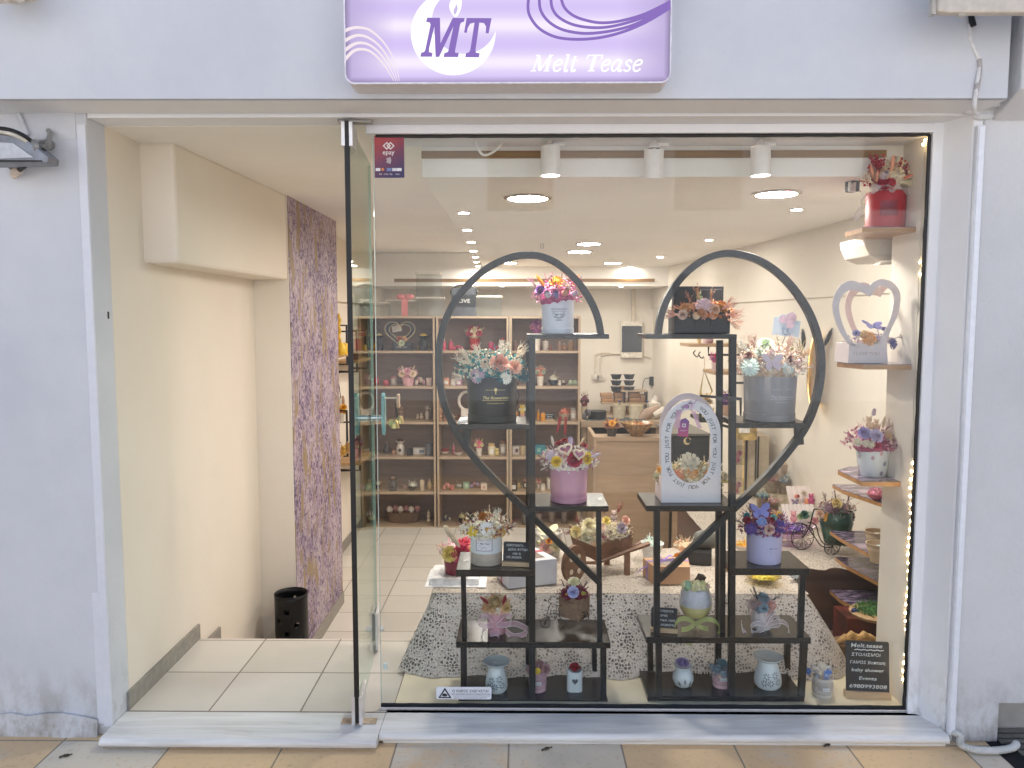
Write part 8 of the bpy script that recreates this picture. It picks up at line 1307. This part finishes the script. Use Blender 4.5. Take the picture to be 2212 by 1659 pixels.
# wall shelves on the right, seen between the posts
def rshelf(label, u0, u1, v, Y): 
    a = P(u0, v, Y); b_ = P(u1, v, Y); root = thing('wall_shelf', label, 'wall shelf', a, 'small wooden wall shelves on the right'); mb = MB(); mb.box(a.x, b_.x + .25, Y, Y + .3, a.z - .02, a.z); mb.build('board', wood('wall_shelf_board', '9c8064', 'b59a7c', 0, 1), root, bev=.001); mb = MB(); mb.tube([(a.x + .16, Y + .1, a.z - .02), (a.x + .16, Y + .1, a.z - .08), (a.x + .4, Y + .1, a.z - .08)], .008, 4); mb.build('bracket', blackm, root); return a.z
zq = rshelf('small wooden wall shelf high behind the right stand, under the suitcase board', 1488, 1560, 743, 5.3); z3_ = rshelf('second small wooden wall shelf, just below and right of the first', 1542, 1580, 803, 4.9)
item('candle', 1526, 14, 16, 'c9aeb0', 'dusty pink block candle on the high right wall shelf', z=zq, Y=5.42); item('egg', 1534, 14, 18, '9c7c84', 'mauve egg candle on the high right wall shelf', z=zq, Y=5.38); item('twist', 1510 + 0, 9, 18, 'c0a474', 'straw coloured candle on the high right wall shelf', z=zq, Y=5.45)
item('posy', 1545, 30, 44, 'cfb4b4', 'small pot with magenta flowers on the second right wall shelf', z=z3_, Y=4.98, c2='b84a70,b87ca0')
for k, (u, v, Y) in enumerate(((1502, 765, 5.3), (1513, 768, 5.3))):
    mb = MB(); mb.tube(smoothpath([P(u, v - 8, Y), P(u - 4, v - 2, Y), P(u + 3, v + 6, Y), P(u + 7, v + 2, Y)], 4), .004, 6); o = mb.build('wall_hook', M('5c5248', .4, .7)); tag(o, ('bent metal S hook under the high right wall shelf, the left one', 'bent metal S hook under the high right wall shelf, the right one')[k], 'hook')
r = thing('diamond_hanger', 'diamond shaped glass hanger on a thin wire behind the right stand', 'hanger', P(1520, 835, 5.1)); mb = MB(); mb.tube([P(1522, 772, 5.1), P(1521, 800, 5.1)], .002, 4); mb.tube([P(1521, 800, 5.1), P(1513, 845, 5.1), P(1521, 868, 5.1), P(1538, 845, 5.1)], .006, 5, closed=True); mb.build('frame', brass, r)
fr = thing('black_wall_rack', 'black square wall rack with candles and dried flowers behind the right stand post', 'wall rack', P(1545, 890, 4.9)); mb = MB()
for pts in ([(1513, 855), (1513, 905), (1600, 930), (1600, 862)], ): mb.tube([P(u, v, 4.9) for u, v in pts], .012, 4, closed=True)
mb.tube([P(1513, 905, 4.9), P(1540, 897, 5.2), P(1600, 905, 5.2)], .01, 4); mb.build('frame', blackm, fr); mb = MB(); a = P(1513, 906, 4.9); mb.box(a.x, a.x + .3, 4.9, 5.2, a.z - .02, a.z); mb.build('board', M('2a2828', .5), fr)
zf = a.z; item('posy', 1522, 34, 60, 'd8c8a4', 'yellow and straw dried posy on the black wall rack', z=zf, Y=4.98, c2='d8b04a,b08c4a,cdb68c'); item('bear', 1537, 20, 28, 'e0c8a0', 'cream bear candle on the black wall rack', z=zf, Y=4.93); item('posy', 1566, 30, 66, 'c9a48c', 'purple and peach posy on the black wall rack', z=zf, Y=5.0, c2='5c3a7c,c98a74,8c5aa0')
r = thing('wax_display_box', 'gold patterned round box with a white label, hanging below the grey pot shelf', 'box', P(1620, 930, 4.6)); c = P(1620, 952, 4.6); mb = MB(); mb.lathe((c.x, 4.68, c.z), [(23 * S(4.6), 0), (24 * S(4.6), .12)], 30); mb.build('box', M('a8905c', .35, .4, var=.3, sc_=18), r, True); mb = MB(); p = P(1610, 925, 4.6); mb.box(p.x - .035, p.x + .03, 4.608, 4.611, p.z - .03, p.z + .03); mb.build('label', M('ddd8d0', .5), r)
st = thing('standing_panel', 'beige panelled cabinet with black trims standing under the gold patterned box', 'cabinet', (P(1630, 1090, 4.8).x, 4.8, -.55)); mb = MB(); a = P(1606, 950, 4.8); b_ = P(1662, 950, 4.8); mb.box(a.x, b_.x, 4.8, 5.1, -.55, c.z - .002); mb.build('body', M('c0b098', .5, var=.05), st)
for k, (u, w_, mt_) in enumerate(((1606, 3, M('e8c98a', .3)), (1612, 3.5, blackm), (1633, 2, blackm), (1638, 2.5, blackm))): q = P(u, 950, 4.79); mb = MB(); mb.box(q.x, q.x + w_ * S(4.8), 4.79, 4.799, -.55, c.z - .004); mb.build('trim', mt_, st)
# hanging soft things between the posts (pink soaps in bags)
for k, (u, v, w_, h, c1, lb) in enumerate(((1594, 983, 22, 40, 'c98a96', 'bagged pink wax roses hanging between the right posts, upper'), (1592, 1050, 24, 34, 'cf98a0', 'bagged pink wax roses between the right posts, lower'))):
    p = P(u, v, 4.55); r = thing('bagged_wax_roses', lb, 'wax roses', p); mb = MB(); mb.ob(p, w_ * S(4.55), .05, h * S(4.55), 0); mb.build('bag', clr, r); blooms(r, 4.55, (u, v, w_ / 2, h / 2), [('peony', u - 3, v + 4, 7, c1), ('rose', u + 4, v - 4, 6, dark(c1, .9)), ('rose', u, v + 12, 5, c1)], .02)
# ---- things on the lace table
TZ = tz + .0035
wb = thing('wooden_wheelbarrow', 'brown wooden wheelbarrow planter full of cream roses on the lace table', 'planter', (.3, 3.35, TZ)); wbw = wood('stained_pine', '5e4030', '8a6248', 0, 1.6, .45)
F1 = lambda u, v, y=3.2: P(u, v, y)
mb = MB(); fr_ = [F1(1234, 1170, 3.15), F1(1239, 1190, 3.15), F1(1246, 1222, 3.15), F1(1300, 1226, 3.15), F1(1370, 1198, 3.2), F1(1374, 1150, 3.2), F1(1300, 1168, 3.15)]
ft_ = [(1233, 1168), (1302, 1188), (1371, 1148)]
mb = MB(); b1, b2, b3 = F1(1240, 1188, 3.2), F1(1288, 1212, 3.15), F1(1365, 1188, 3.24); t1, t2, t3 = F1(1233, 1160, 3.2), F1(1287, 1182, 3.13), F1(1369, 1148, 3.27); bk_ = Vector((0, .16, .0))
mb.add([b1, b2, t2, t1, b1 + Vector((.0, .004, 0)), b2 + Vector((0, .008, 0)), t2 + Vector((0, .008, 0)), t1 + Vector((0, .004, 0))], [(0, 1, 2, 3), (7, 6, 5, 4), (3, 2, 6, 7), (0, 4, 5, 1)]); mb.build('front_board', wbw, wb)
mb = MB(); mb.add([b2, b3, t3, t2, b2 + Vector((-.004, .008, 0)), b3 + Vector((-.004, .008, 0)), t3 + Vector((-.004, .008, 0)), t2 + Vector((-.004, .008, 0))], [(0, 1, 2, 3), (7, 6, 5, 4), (3, 2, 6, 7), (0, 4, 5, 1)]); mb.build('side_board', wbw, wb)
mb = MB(); mb.add([b1 + bk_, b3 + bk_ * .9, t3 + bk_ * .9, t1 + bk_], [(0, 1, 2, 3)]); mb.add([b1, b1 + bk_, t1 + bk_, t1], [(0, 1, 2, 3)]); mb.add([b3, b3 + bk_ * .9, t3 + bk_ * .9, t3], [(0, 1, 2, 3)]); mb.build('rear_boards', wbw, wb)
wc = F1(1236, 1217, 3.11); R_ = wc.z - TZ
mb = MB(); N_ = 36; rin = .0
rim = [wc + Vector((R_ * .62 * math.cos(q), R_ * .5 * math.cos(q), R_ * math.sin(q))) for q in [6.2832 * k / N_ for k in range(N_)]]
mb.prism(rim, (.012, -.012, 0)); mb.build('wheel', wbw, wb, bev=.001)
mb = MB()
for q in (.9, 2.4, 3.9, 5.4): hc = wc + Vector((R_ * .62 * .5 * math.cos(q), R_ * .5 * .5 * math.cos(q) - .0132, R_ * .5 * math.sin(q))) + Vector((.013, -.003, 0)); mb.quad(*[hc + Vector((R_ * .1 * math.cos(a), R_ * .08 * math.cos(a), R_ * .15 * math.sin(a))) for a in [.628 * k for k in range(10)]])
mb.build('wheel_openings', M('d8c8b0', .8), wb)
mb = MB(); mb.tube([wc + Vector((0, .01, 0)), F1(1290, 1216, 3.16), F1(1345, 1195, 3.2), F1(1402, 1174, 3.25)], [.006, .008, .009, .012], 6); mb.tube([wc + Vector((.05, .12, 0)), F1(1310, 1205, 3.33), F1(1385, 1172, 3.36)], [.007, .008, .008], 6); mb.build('handle', wbw, wb)
for (u, v0, Y) in ((1355, 1190, 3.21), (1311, 1205, 3.34)): a = F1(u, v0, Y); mb = MB(); mb.box(a.x - .012, a.x + .012, Y - .008, Y + .012, TZ, a.z); mb.build('leg', wbw, wb)
filler(wb, P(1300, 1150, 3.24), .13, .075, .05, 900, .0085, ['ece2c4', 'e3d6b4', 'e6d2bc', 'f0e8d2', '7c2a3c', 'd9c9a4'])
blooms(wb, 3.24, (1300, 1148, 72, 46), [('rose', 1272, 1135, 15, 'e6dcb8'), ('rose', 1244, 1149, 13, 'ead89c'), ('rose', 1265, 1164, 12, 'dcd8b8'), ('rose', 1297, 1140, 12, 'e8cfbc'), ('peony', 1304, 1156, 11, 'e6cdc0'), ('bear', 1326, 1115, 16, 'bda49c', 'bda49c', dict(dy=-.01)), ('rose', 1352, 1124, 10, 'dfae9c'), ('rose', 1343, 1141, 12, 'b8aab4'), ('rose', 1310, 1125, 9, 'e8d27c'), ('peony', 1326, 1150, 10, 'e6dcc0'), ('sprig', 1252, 1135, 26, '7c2a3c', None, dict(d=(-.3, -.3, 1))), ('sprig', 1334, 1110, 26, '8c2a34', None, dict(d=(.3, 0, 1))), ('sprig', 1236, 1150, 20, '7c2a3c', None, dict(d=(-1, -.3, .2))), ('sprig', 1300, 1160, 22, '7c2a3c', None, dict(d=(.2, -.8, .3))), ('sprig', 1305, 1112, 22, '8c2a34', None, dict(d=(0, 0, 1)))], .07)
# plume glass
r, c, s = arrangement('flower_glass', 'glass of dark red wax with roses and a white plume on the lace table', 'flower glass', 985, TZ + .03, 3.14, (50, 54, 46, M('7c2038', .25, var=.08)), (985, 1190, 40, 26), (170, 5, ['e8b4bc', 'efe0d8', 'd98a9c']),
 [('rose', 971, 1196, 17, 'ecd47c'), ('rose', 995, 1197, 19, 'b8345c'), ('rose', 1016, 1192, 13, 'f0dc84'), ('peony', 1000, 1178, 15, 'd8546c'), ('peony', 1012, 1168, 12, 'e06a7c'), ('rose', 1022, 1182, 11, 'eeb8b4'), ('pampas', 995, 1184, 60, 'e6dccb', None, dict(d=(-.55, -.1, .8), s=(.55, .55, 1.0))), ('bunny_tail', 968, 1188, 13, 'e6c8a4', None, dict(d=(-1, 0, .5)))], None)
mb = MB(); mb.box(c.x - .1, c.x + .1, 3.06, 3.24, TZ, TZ + .028); mb.box(c.x - .12, c.x + .13, 3.04, 3.26, TZ - .001, TZ + .001); o = mb.build('gift_plate', M('d9d7d8', .4)); tag(o, 'white raised card tray under the plume glass on the lace table', 'tray')
def gbox(label, pts, h, c1, rib, ribname, lbl=None, nm='gift_box'):
    ps = [at(u, Y, TZ) for u, Y in pts]; root = thing(nm, label, 'gift box', sum(ps, Vector()) / len(ps), 'gift boxes on the lace table'); mb = MB(); mb.prism(ps, (0, 0, h)); mb.build('carton', M(c1, .6, var=.03, sc_=12), root, bev=.0015); tp = [p + Vector((0, 0, h + .0006)) for p in ps]; cc = sum(tp, Vector()) / 4; mb = MB(); mb.quad(*[cc + (p - cc) * .66 for p in tp]); mb.build('window', M('8d8078', .15, var=.1), root)
    mb = MB(); e = lambda i, t, z: ps[i].lerp(ps[(i + 1) % 4], t) + Vector((0, 0, z))
    mb.strip([e(0, .35, h + .0018), e(2, .65, h + .0018)], [e(0, .47, h + .0018), e(2, .53, h + .0018)]); a, b_ = e(0, .35, 0), e(0, .47, 0); nrm = (ps[1] - ps[0]).cross(Vector((0, 0, 1))).normalized() * .0015; sg = 1 if nrm.y < 0 else -1; mb.quad(a + nrm * sg, b_ + nrm * sg, b_ + nrm * sg + Vector((0, 0, h)), a + nrm * sg + Vector((0, 0, h)))
    kc = e(0, .41, h + .004) * .6 + e(2, .59, h + .004) * .4
    for q in (-1, 1): ribbon(mb, [kc, kc + Vector((q * .025, 0, .02)), kc + Vector((q * .04, 0, .006)), kc], .012, (0, 1, .3))
    ribbon(mb, [kc, kc + Vector((-.04, -.05, .002)), e(0, .2, h * .5) + nrm * sg * 8, e(0, .1, .003) + nrm * sg * 25], .012, (.3, 1, .3)); mb.build(ribname, rib, root, True); return root
redr = M('a8283c', .35, var=.06); purr = M('8c74b8', .35, var=.06)
r = gbox('white gift box with window lid and dark red printed ribbon on the lace table', [(1074, 3.16), (1098, 3.02), (1203, 3.09), (1150, 3.27)], .105, 'dddce2', redr, 'ribbon')
r = gbox('kraft brown gift box with window lid and purple ribbon on the lace table', [(1388, 3.2), (1412, 3.08), (1490, 3.08), (1485, 3.22)], .075, 'b8906f', purr, 'ribbon')
r = gbox('small kraft carton behind the right stand posts on the lace table', [(1548, 3.35), (1556, 3.25), (1620, 3.25), (1600, 3.37)], .05, 'b58c68', M('b58c68', .6), 'band')
r, c, s = arrangement('flower_pot', 'grey dotted pot with a pale pink rose and cream blossoms behind the left stand', 'flower pot', 1182, TZ, 3.42, (52, 66, 62, M('a8a49c', .6, var=.2, sc_=70)), (1182, 1172, 36, 24), (120, 5, ['d8d2ae', 'b8b48c', 'c9785a']), [('rose', 1178, 1183, 14, 'e2bcb4'), ('rose', 1200, 1180, 11, 'd6d0b0'), ('tulip', 1164, 1172, 10, 'd9d4b4'), ('butterfly', 1183, 1152, 22, 'd9d4ae'), ('rose', 1186, 1168, 8, 'd99a4c'), ('sprig', 1160, 1160, 16, '5a4038', None, dict(d=(-.5, 0, 1)))], None)
# bowls and misc
def dish(label, u, Y, rpx, h, c1, cols, z=TZ, nm='wax_dish', sy=1):
    c = at(u, Y, z); s = S(Y); r = thing(nm, label, 'dish', c, 'dishes of wax melts'); R_ = rpx * s; mb = MB(); mb.lathe(c, [(R_ * .55, 0), (R_ * .7, h * .3), (R_, h), (R_ * .96, h), (R_ * .6, h * .45), (1e-4, h * .4)], 26, 1, sy); mb.build('dish', c1 if not isinstance(c1, str) else M(c1, .3), r, True); filler(r, c + Vector((0, 0, h * .8)), R_ * .78, R_ * .78 * sy, h * .5, 90, .011, cols, 'wax_melts', lo=-.1); return r
dish('white bowl of pale mint wax melts right of the wheelbarrow', 1407, 3.42, 27, .075, 'd6d8d8', ['cfe0d4', 'bcd4c8', 'dfe8e0'])
dish('round clear dish of yellow wax melts behind the right stand', 1647, 3.12, 40, .03, glassm('clear_dish', 'f0ecd8', 1.45, 0, 1.5), ['e6cc4c', 'ecd86c', 'dcc040'])
dish('small clear dish of grey blue wax beside the yellow dish', 1722, 3.13, 14, .03, glassm('clear_dish2', 'e8ecf0', 1.45, 0, 1.5), ['b8c0c4', 'd0d4d6'])
r = thing('black_treasure_box', 'open black wooden box with peach flowers and grey organza on the lace table', 'flower box', at(1495, 3.38, TZ)); c = at(1495, 3.38, TZ); mb = MB(); mb.ob(c + Vector((.02, 0, .03)), .13, .09, .06, -.25); mb.build('box', M('262629', .5), r, bev=.003); mb = MB(); mb.ell(c + Vector((.06, .02, .095)), .06, .045, .045, 14, 9); mb.build('organza_cover', M('57564f', .45, var=.25, sc_=20, bp=.6), r, True); filler(r, c + Vector((-.035, -.01, .075)), .05, .04, .03, 110, .009, ['e0c4a4', 'd8b08c', 'efe2cc']); blooms(r, 3.36, (1478, 1196, 20, 16), [('rose', 1466, 1205, 11, 'eaa24c'), ('peony', 1478, 1192, 10, 'dcb494'), ('rose', 1487, 1190, 7, 'e6ccae')], .03)
# ---- side table stock
T2 = z2 + .0035
dish('clear shell shaped dish of violet wax melts on the side table', 1706, 3.75, 56, .05, glassm('clear_dish3', 'ecdcf0', 1.45, 0, 1.6), ['7c5cb4', '9478c4', 'e6dccf', '6c4ca4'], z=T2 + .04, nm='shell_dish', sy=.6)
c = at(1706, 3.75, T2); mb = MB(); mb.lathe(c, [(.05, 0), (.05, .005), (.015, .01), (.02, .0395)], 18); o = mb.build('dish_foot', glassm('foot_glass', 'efe8f4', 1.45, 0, 1.6), smooth=True); tag(o, 'clear stem foot carrying the violet wax dish', 'dish foot')
dish('white dish with orange yellow wax half hidden behind the lavender pot', 1604, 3.6, 18, .045, 'd9d0c4', ['f0b048', 'eccb6c', 'e8a03c'], z=T2)
tri = thing('tricycle_planter', 'black wire tricycle with a green glass pot of flowers on the side table', 'planter', at(1770, 3.7, T2)); Yt = 3.62; st_ = S(Yt)
def whz(u, v, r_, Y, nm, rz=0): 
    p = P(u, v, Y); p.z = max(p.z, T2 + r_ * S(Y)); mb = MB(); wheel(mb, p, r_ * S(Y), 9, rz, .0022, True); mb.build(nm, blackm, tri, True); return p
p1 = whz(1734, 1165, 28, Yt + .05, 'front_wheel', .25); p2 = whz(1798, 1179, 21, Yt - .08, 'wheel', .3); p3 = whz(1828, 1162, 18, Yt + .08, 'wheel', .3)
mb = MB(); mb.tube(smoothpath([p1, P(1748, 1140, Yt), P(1757, 1105, Yt), P(1762, 1100, Yt), P(1776, 1102, Yt)], 4), .0035, 6); mb.tube(smoothpath([P(1690, 1135 + 10, Yt + .04), P(1712, 1132, Yt), P(1738, 1133, Yt), P(1760, 1160, Yt), P(1775, 1180, Yt), P(1800, 1182, Yt)], 5), .0028, 6); mb.tube(smoothpath([P(1745, 1128, Yt), P(1762, 1134, Yt), P(1770, 1160, Yt), P(1785, 1176, Yt), P(1832, 1172, Yt)], 5), .0028, 6); mb.tube(smoothpath([P(1764, 1105, Yt), P(1775, 1112, Yt), P(1776, 1124, Yt), P(1768, 1126, Yt), P(1766, 1118, Yt)], 5), .0018, 5); mb.tube([p2, p3], .002, 5); mb.tube([P(1782, 1172, Yt), P(1835, 1172, Yt - .02), P(1840, 1160, Yt + .08)], .002, 5); mb.build('wire_frame', blackm, tri, True)
c = P(1805, 1172, Yt); mb = MB(); mb.lathe(c, [(24 * st_, 0), (30 * st_, .05), (35 * st_, .1), (33 * st_, .145), (30 * st_, .16), (1e-4, .155)], 28); mb.build('green_pot', M('2c4a40', .15, var=.4, sc_=16), tri, True)
filler(tri, P(1808, 1098, Yt), .085, .07, .04, 260, .009, ['8c6a70', 'a88a90', '5c7a64', '7a4c50', 'c9b48c']); blooms(tri, Yt, (1808, 1100, 42, 30), [('daisy', 1792, 1119, 14, 'e2a03c', 'e8c060'), ('rose', 1815, 1115, 16, 'c4ccae'), ('peony', 1838, 1117, 14, '6e4a48'), ('peony', 1803, 1098, 12, '8a6870'), ('peony', 1790, 1098, 10, 'a88c98'), ('rose', 1808, 1088, 11, 'dcc890'), ('rose', 1772, 1110, 9, 'e0c0ac'), ('peony', 1822, 1095, 9, 'a89098'), ('sprig', 1785, 1085, 22, '6a3a3c', None, dict(d=(-.4, 0, 1))), ('sprig', 1830, 1085, 26, '6a3a3c', None, dict(d=(.4, 0, 1))), ('sprig', 1805, 1080, 22, '6a3a3c', None, dict(d=(0, 0, 1)))], .07)
def tray(label, u0, u1, v0, v1, Y, items):
    a = P(u0, v1, Y); b_ = P(u1, v0, Y); r = thing('scalloped_tray', label, 'tray', ((a.x + b_.x) / 2, Y, T2), 'white scalloped trays'); z0 = max(a.z, T2 + .002); mb = MB(); n = 16; top = [(a.x + (b_.x - a.x) * k / n, Y + .07, b_.z + .004 * (k % 2)) for k in range(n + 1)]; bot = [(a.x + (b_.x - a.x) * k / n, Y, z0) for k in range(n + 1)]; mb.strip(top, bot, (0, .004, 0)); mb.box(a.x, b_.x, Y - .02, Y + .0, z0 - .001, z0 + .004); mb.build('tray', M('ddd2d0', .4, var=.02), r)
    mb = MB(); mb.box(a.x + .01, b_.x - .01, Y - .01, Y + .08, T2, z0 - .0015) if z0 > T2 + .006 else mb.box(a.x + .01, a.x + .02, Y + .02, Y + .06, T2, z0 + .01); mb.build('stand', M('b8a48c', .6), r)
    for k, (kind, u, v, rp, c1) in enumerate(items): p = P(u, v, Y - .01); bloom(kind, r, p, rp * S(Y), (0, -1, .3), c1)
tray('upper white scalloped tray with pink unicorn and orange wax shapes', 1706, 1800, 1057, 1095, 4.3, [('tulip', 1722, 1072, 9, 'e89080'), ('rose', 1737, 1066, 7, 'e6d8cc'), ('bear', 1752, 1078, 14, 'c25a88'), ('bear', 1742, 1084, 9, 'f0a078'), ('tulip', 1765, 1085, 8, 'f0a886'), ('rose', 1783, 1083, 9, 'e89884'), ('butterfly', 1717, 1085, 8, '8c809c')])
tray('lower white scalloped tray with pink torso and green wax shapes', 1696, 1768, 1097, 1136, 4.05, [('bear', 1714, 1117, 16, 'd898a4'), ('rose', 1738, 1112, 9, '4c7a6c'), ('rose', 1729, 1116, 7, 'b4c49c'), ('peony', 1749, 1112, 8, 'c9d0c0'), ('rose', 1760, 1125, 8, 'e0a8ac')])
for k, (u, v, w_, h, Y, z_, c1, lb) in enumerate(((1667, 1043, 28, 38, 4.62, .40, '7d6a5c', 'bagged brown striped cup candle with dark pink top, upper left of the pile'), (1695, 1046, 26, 40, 4.6, .40, '7a6858', 'bagged brown cup candle with blue top, upper right of the pile'), (1648, 1078, 26, 36, 4.3, T2, '856f5c', 'bagged brown cup candle with teal top at the lower left of the pile'), (1669, 1090, 26, 34, 4.25, T2, '7c6656', 'bagged brown cup candle with pink top at the lower right of the pile'))):
    zz_ = P(u, v + h / 2, Y).z; c = Vector((P(u, v, Y).x, Y, zz_)); r = thing('bagged_cup_candle', lb, 'candle', c, 'bagged cup candles'); s = S(Y); mb = MB(); mb.lathe(c, [(w_ * s * .42, 0), (w_ * s * .5, h * s * .62), (1e-4, h * s * .6)], 18); mb.build('cup', M(c1, .6, var=.15, sc_=30), r, True); filler(r, c + Vector((0, 0, h * s * .7)), w_ * s * .45, w_ * s * .4, h * s * .25, 40, .012, [('8c5a64', 'c9a8a4'), ('6c8ca4', 'b8b4b0'), ('4c7488', 'a8b8b8'), ('c48c94', 'e0c8c0')][k], 'wax_topping'); mb = MB(); mb.lathe(c + Vector((0, 0, .002)), [(w_ * s * .55, 0), (w_ * s * .58, h * s * .7), (w_ * s * .3, h * s * 1.05), (w_ * s * .4, h * s * 1.2)], 10, cap=False); mb.build('cellophane', clr, r)
c1_ = P(1688, 1066, 4.6); mb = MB(); mb.box(P(1652, 1066, 4.6).x, P(1712, 1066, 4.6).x, 4.55, 4.75, T2, c1_.z); o = mb.build('riser_box', M('c4b8a4', .6, var=.1)); tag(o, 'pale riser box lifting the upper bagged candles on the side table', 'riser')
item('bowl', 1699, 30, 48, 'b8a08c', 'peach wax cone in a glass bowl on top of the bagged candles', z=P(1699, 1026, 4.7).z, Y=4.7, c2='e0c8a8'); mb = MB(); mb.box(P(1685, 1030, 4.7).x, P(1712, 1030, 4.7).x, 4.66, 4.78, c1_.z, P(1699, 1026, 4.7).z - .001); o = mb.build('riser_block', M('a89888', .5, var=.15)); tag(o, 'greyish block under the peach wax cone', 'riser')
item('box', 1664 - 24, 40, 24, 'c07a60', 'orange red wax squares in a clear box behind the lavender pot', z=T2, Y=4.0, c2='d8946c')
item('cluster', 1677, 34, 28, 'c9a860', 'golden bear wax melts in a clear bag below the bagged candles', z=T2, Y=4.18, c2='b89448')
# ---- behind the pilaster, on the marbled shelves
pz = [P(1870, v, Yf).z for v, Yf in ((1085, 3.15), (1212, 3.05), (1268, 3.1), (1345, 3.02))]
item('bowl', 1893, 40, 26, 'b8647c', 'magenta wax bowl on the gold edged shelf under the bucket', z=pz[0], Y=3.2, c2='c87a94')
for k, (u, Y, lb) in enumerate(((1893, 3.22, 'paper coloured bowl with cream wax, rear of two on the marbled shelf'), (1897, 3.04, 'paper coloured bowl with mint spoon, front of two on the marbled shelf'))):
    c = at(u, Y, pz[1]); r = thing('paper_bowl', lb, 'bowl', c, 'paper bowls'); mb = MB(); mb.lathe(c, [(.03, 0), (.048, .075), (.05, .077), (.046, .077), (.044, .05), (1e-4, .05)], 26); mb.build('bowl', M('c4ad92', .6, var=.04), r, True); mb = MB(); mb.ell(c + Vector((.01, 0, .058)), .03, .02, .012, 12, 6); mb.build('wax', M(('e0d6bc', 'b8d0d0')[k], .5), r, True)
c = at(1893, 3.1, pz[3]); r = thing('moss_candle', 'cream pillar candle on green moss in a wooden slice, lowest marbled shelf', 'candle', c); mb = MB(); mb.lathe(c, [(.1, 0), (.105, .012), (.095, .018), (1e-4, .018)], 30); mb.build('wood_slice', wood('slice_wood', '8a6a48', 'c4a478', 0, 2), r, True); filler(r, c + Vector((0, 0, .018)), .085, .085, .02, 420, .008, ['3c6a34', '4c7c3c', '2f5a2c'], 'moss', lo=0); mb = MB(); mb.lathe(c + Vector((.03, 0, .03)), [(.022, 0), (.024, .01), (.021, .05), (.023, .09), (.018, .12), (1e-4, .125)], 16); mb.build('wax', M('c9ccb8', .5, var=.08, sc_=40, bp=.5), r, True)
c = at(1846, 3.0, .02); r = thing('straw_basket', 'basket of braided straw loaves on the floor of the right corner', 'basket', c); mb = MB(); mb.lathe(c, [(.08, 0), (.1, .05), (.1, .07), (.09, .07)], 20, 1, .6); mb.build('wickerwork', wood('straw_w', '5c432e', '86684a', 2, 3, .8), r, True)
for k in range(5): mb = MB(); q = c + Vector((-.05 + .025 * k, -.02, .085 + .012 * (k % 2))); mb.tube([q + Vector((-.03, 0, -.01)), q + Vector((0, 0, .012)), q + Vector((.035, 0, -.005))], [.008, .015, .009], 8); mb.build('straw_roll', M('b8925c', .7, var=.15), r, True)
mb = MB(); mb.box(1.12, 1.72, 3.2, 3.39, -.12, P(1860, 1400, 3.2).z); o = mb.build('low_cabinet', dkw); tag(o, 'brown low cabinet side under the marbled shelves in the right corner', 'cabinet')
item('apple', 1846, 16, 16, '22305c', 'dark blue wax ball beside the lace cloth in the right corner', z=P(1848, 1328, 3.1).z, Y=3.1); mb = MB(); p = P(1848, 1328, 3.1); mb.box(p.x - .05, p.x + .12, 3.06, 3.2, p.z - .2, p.z - .0005); o = mb.build('patterned_box', M('4a2420', .3, var=.5, sc_=14)); tag(o, 'dark red patterned box beside the lace cloth in the right corner', 'box')
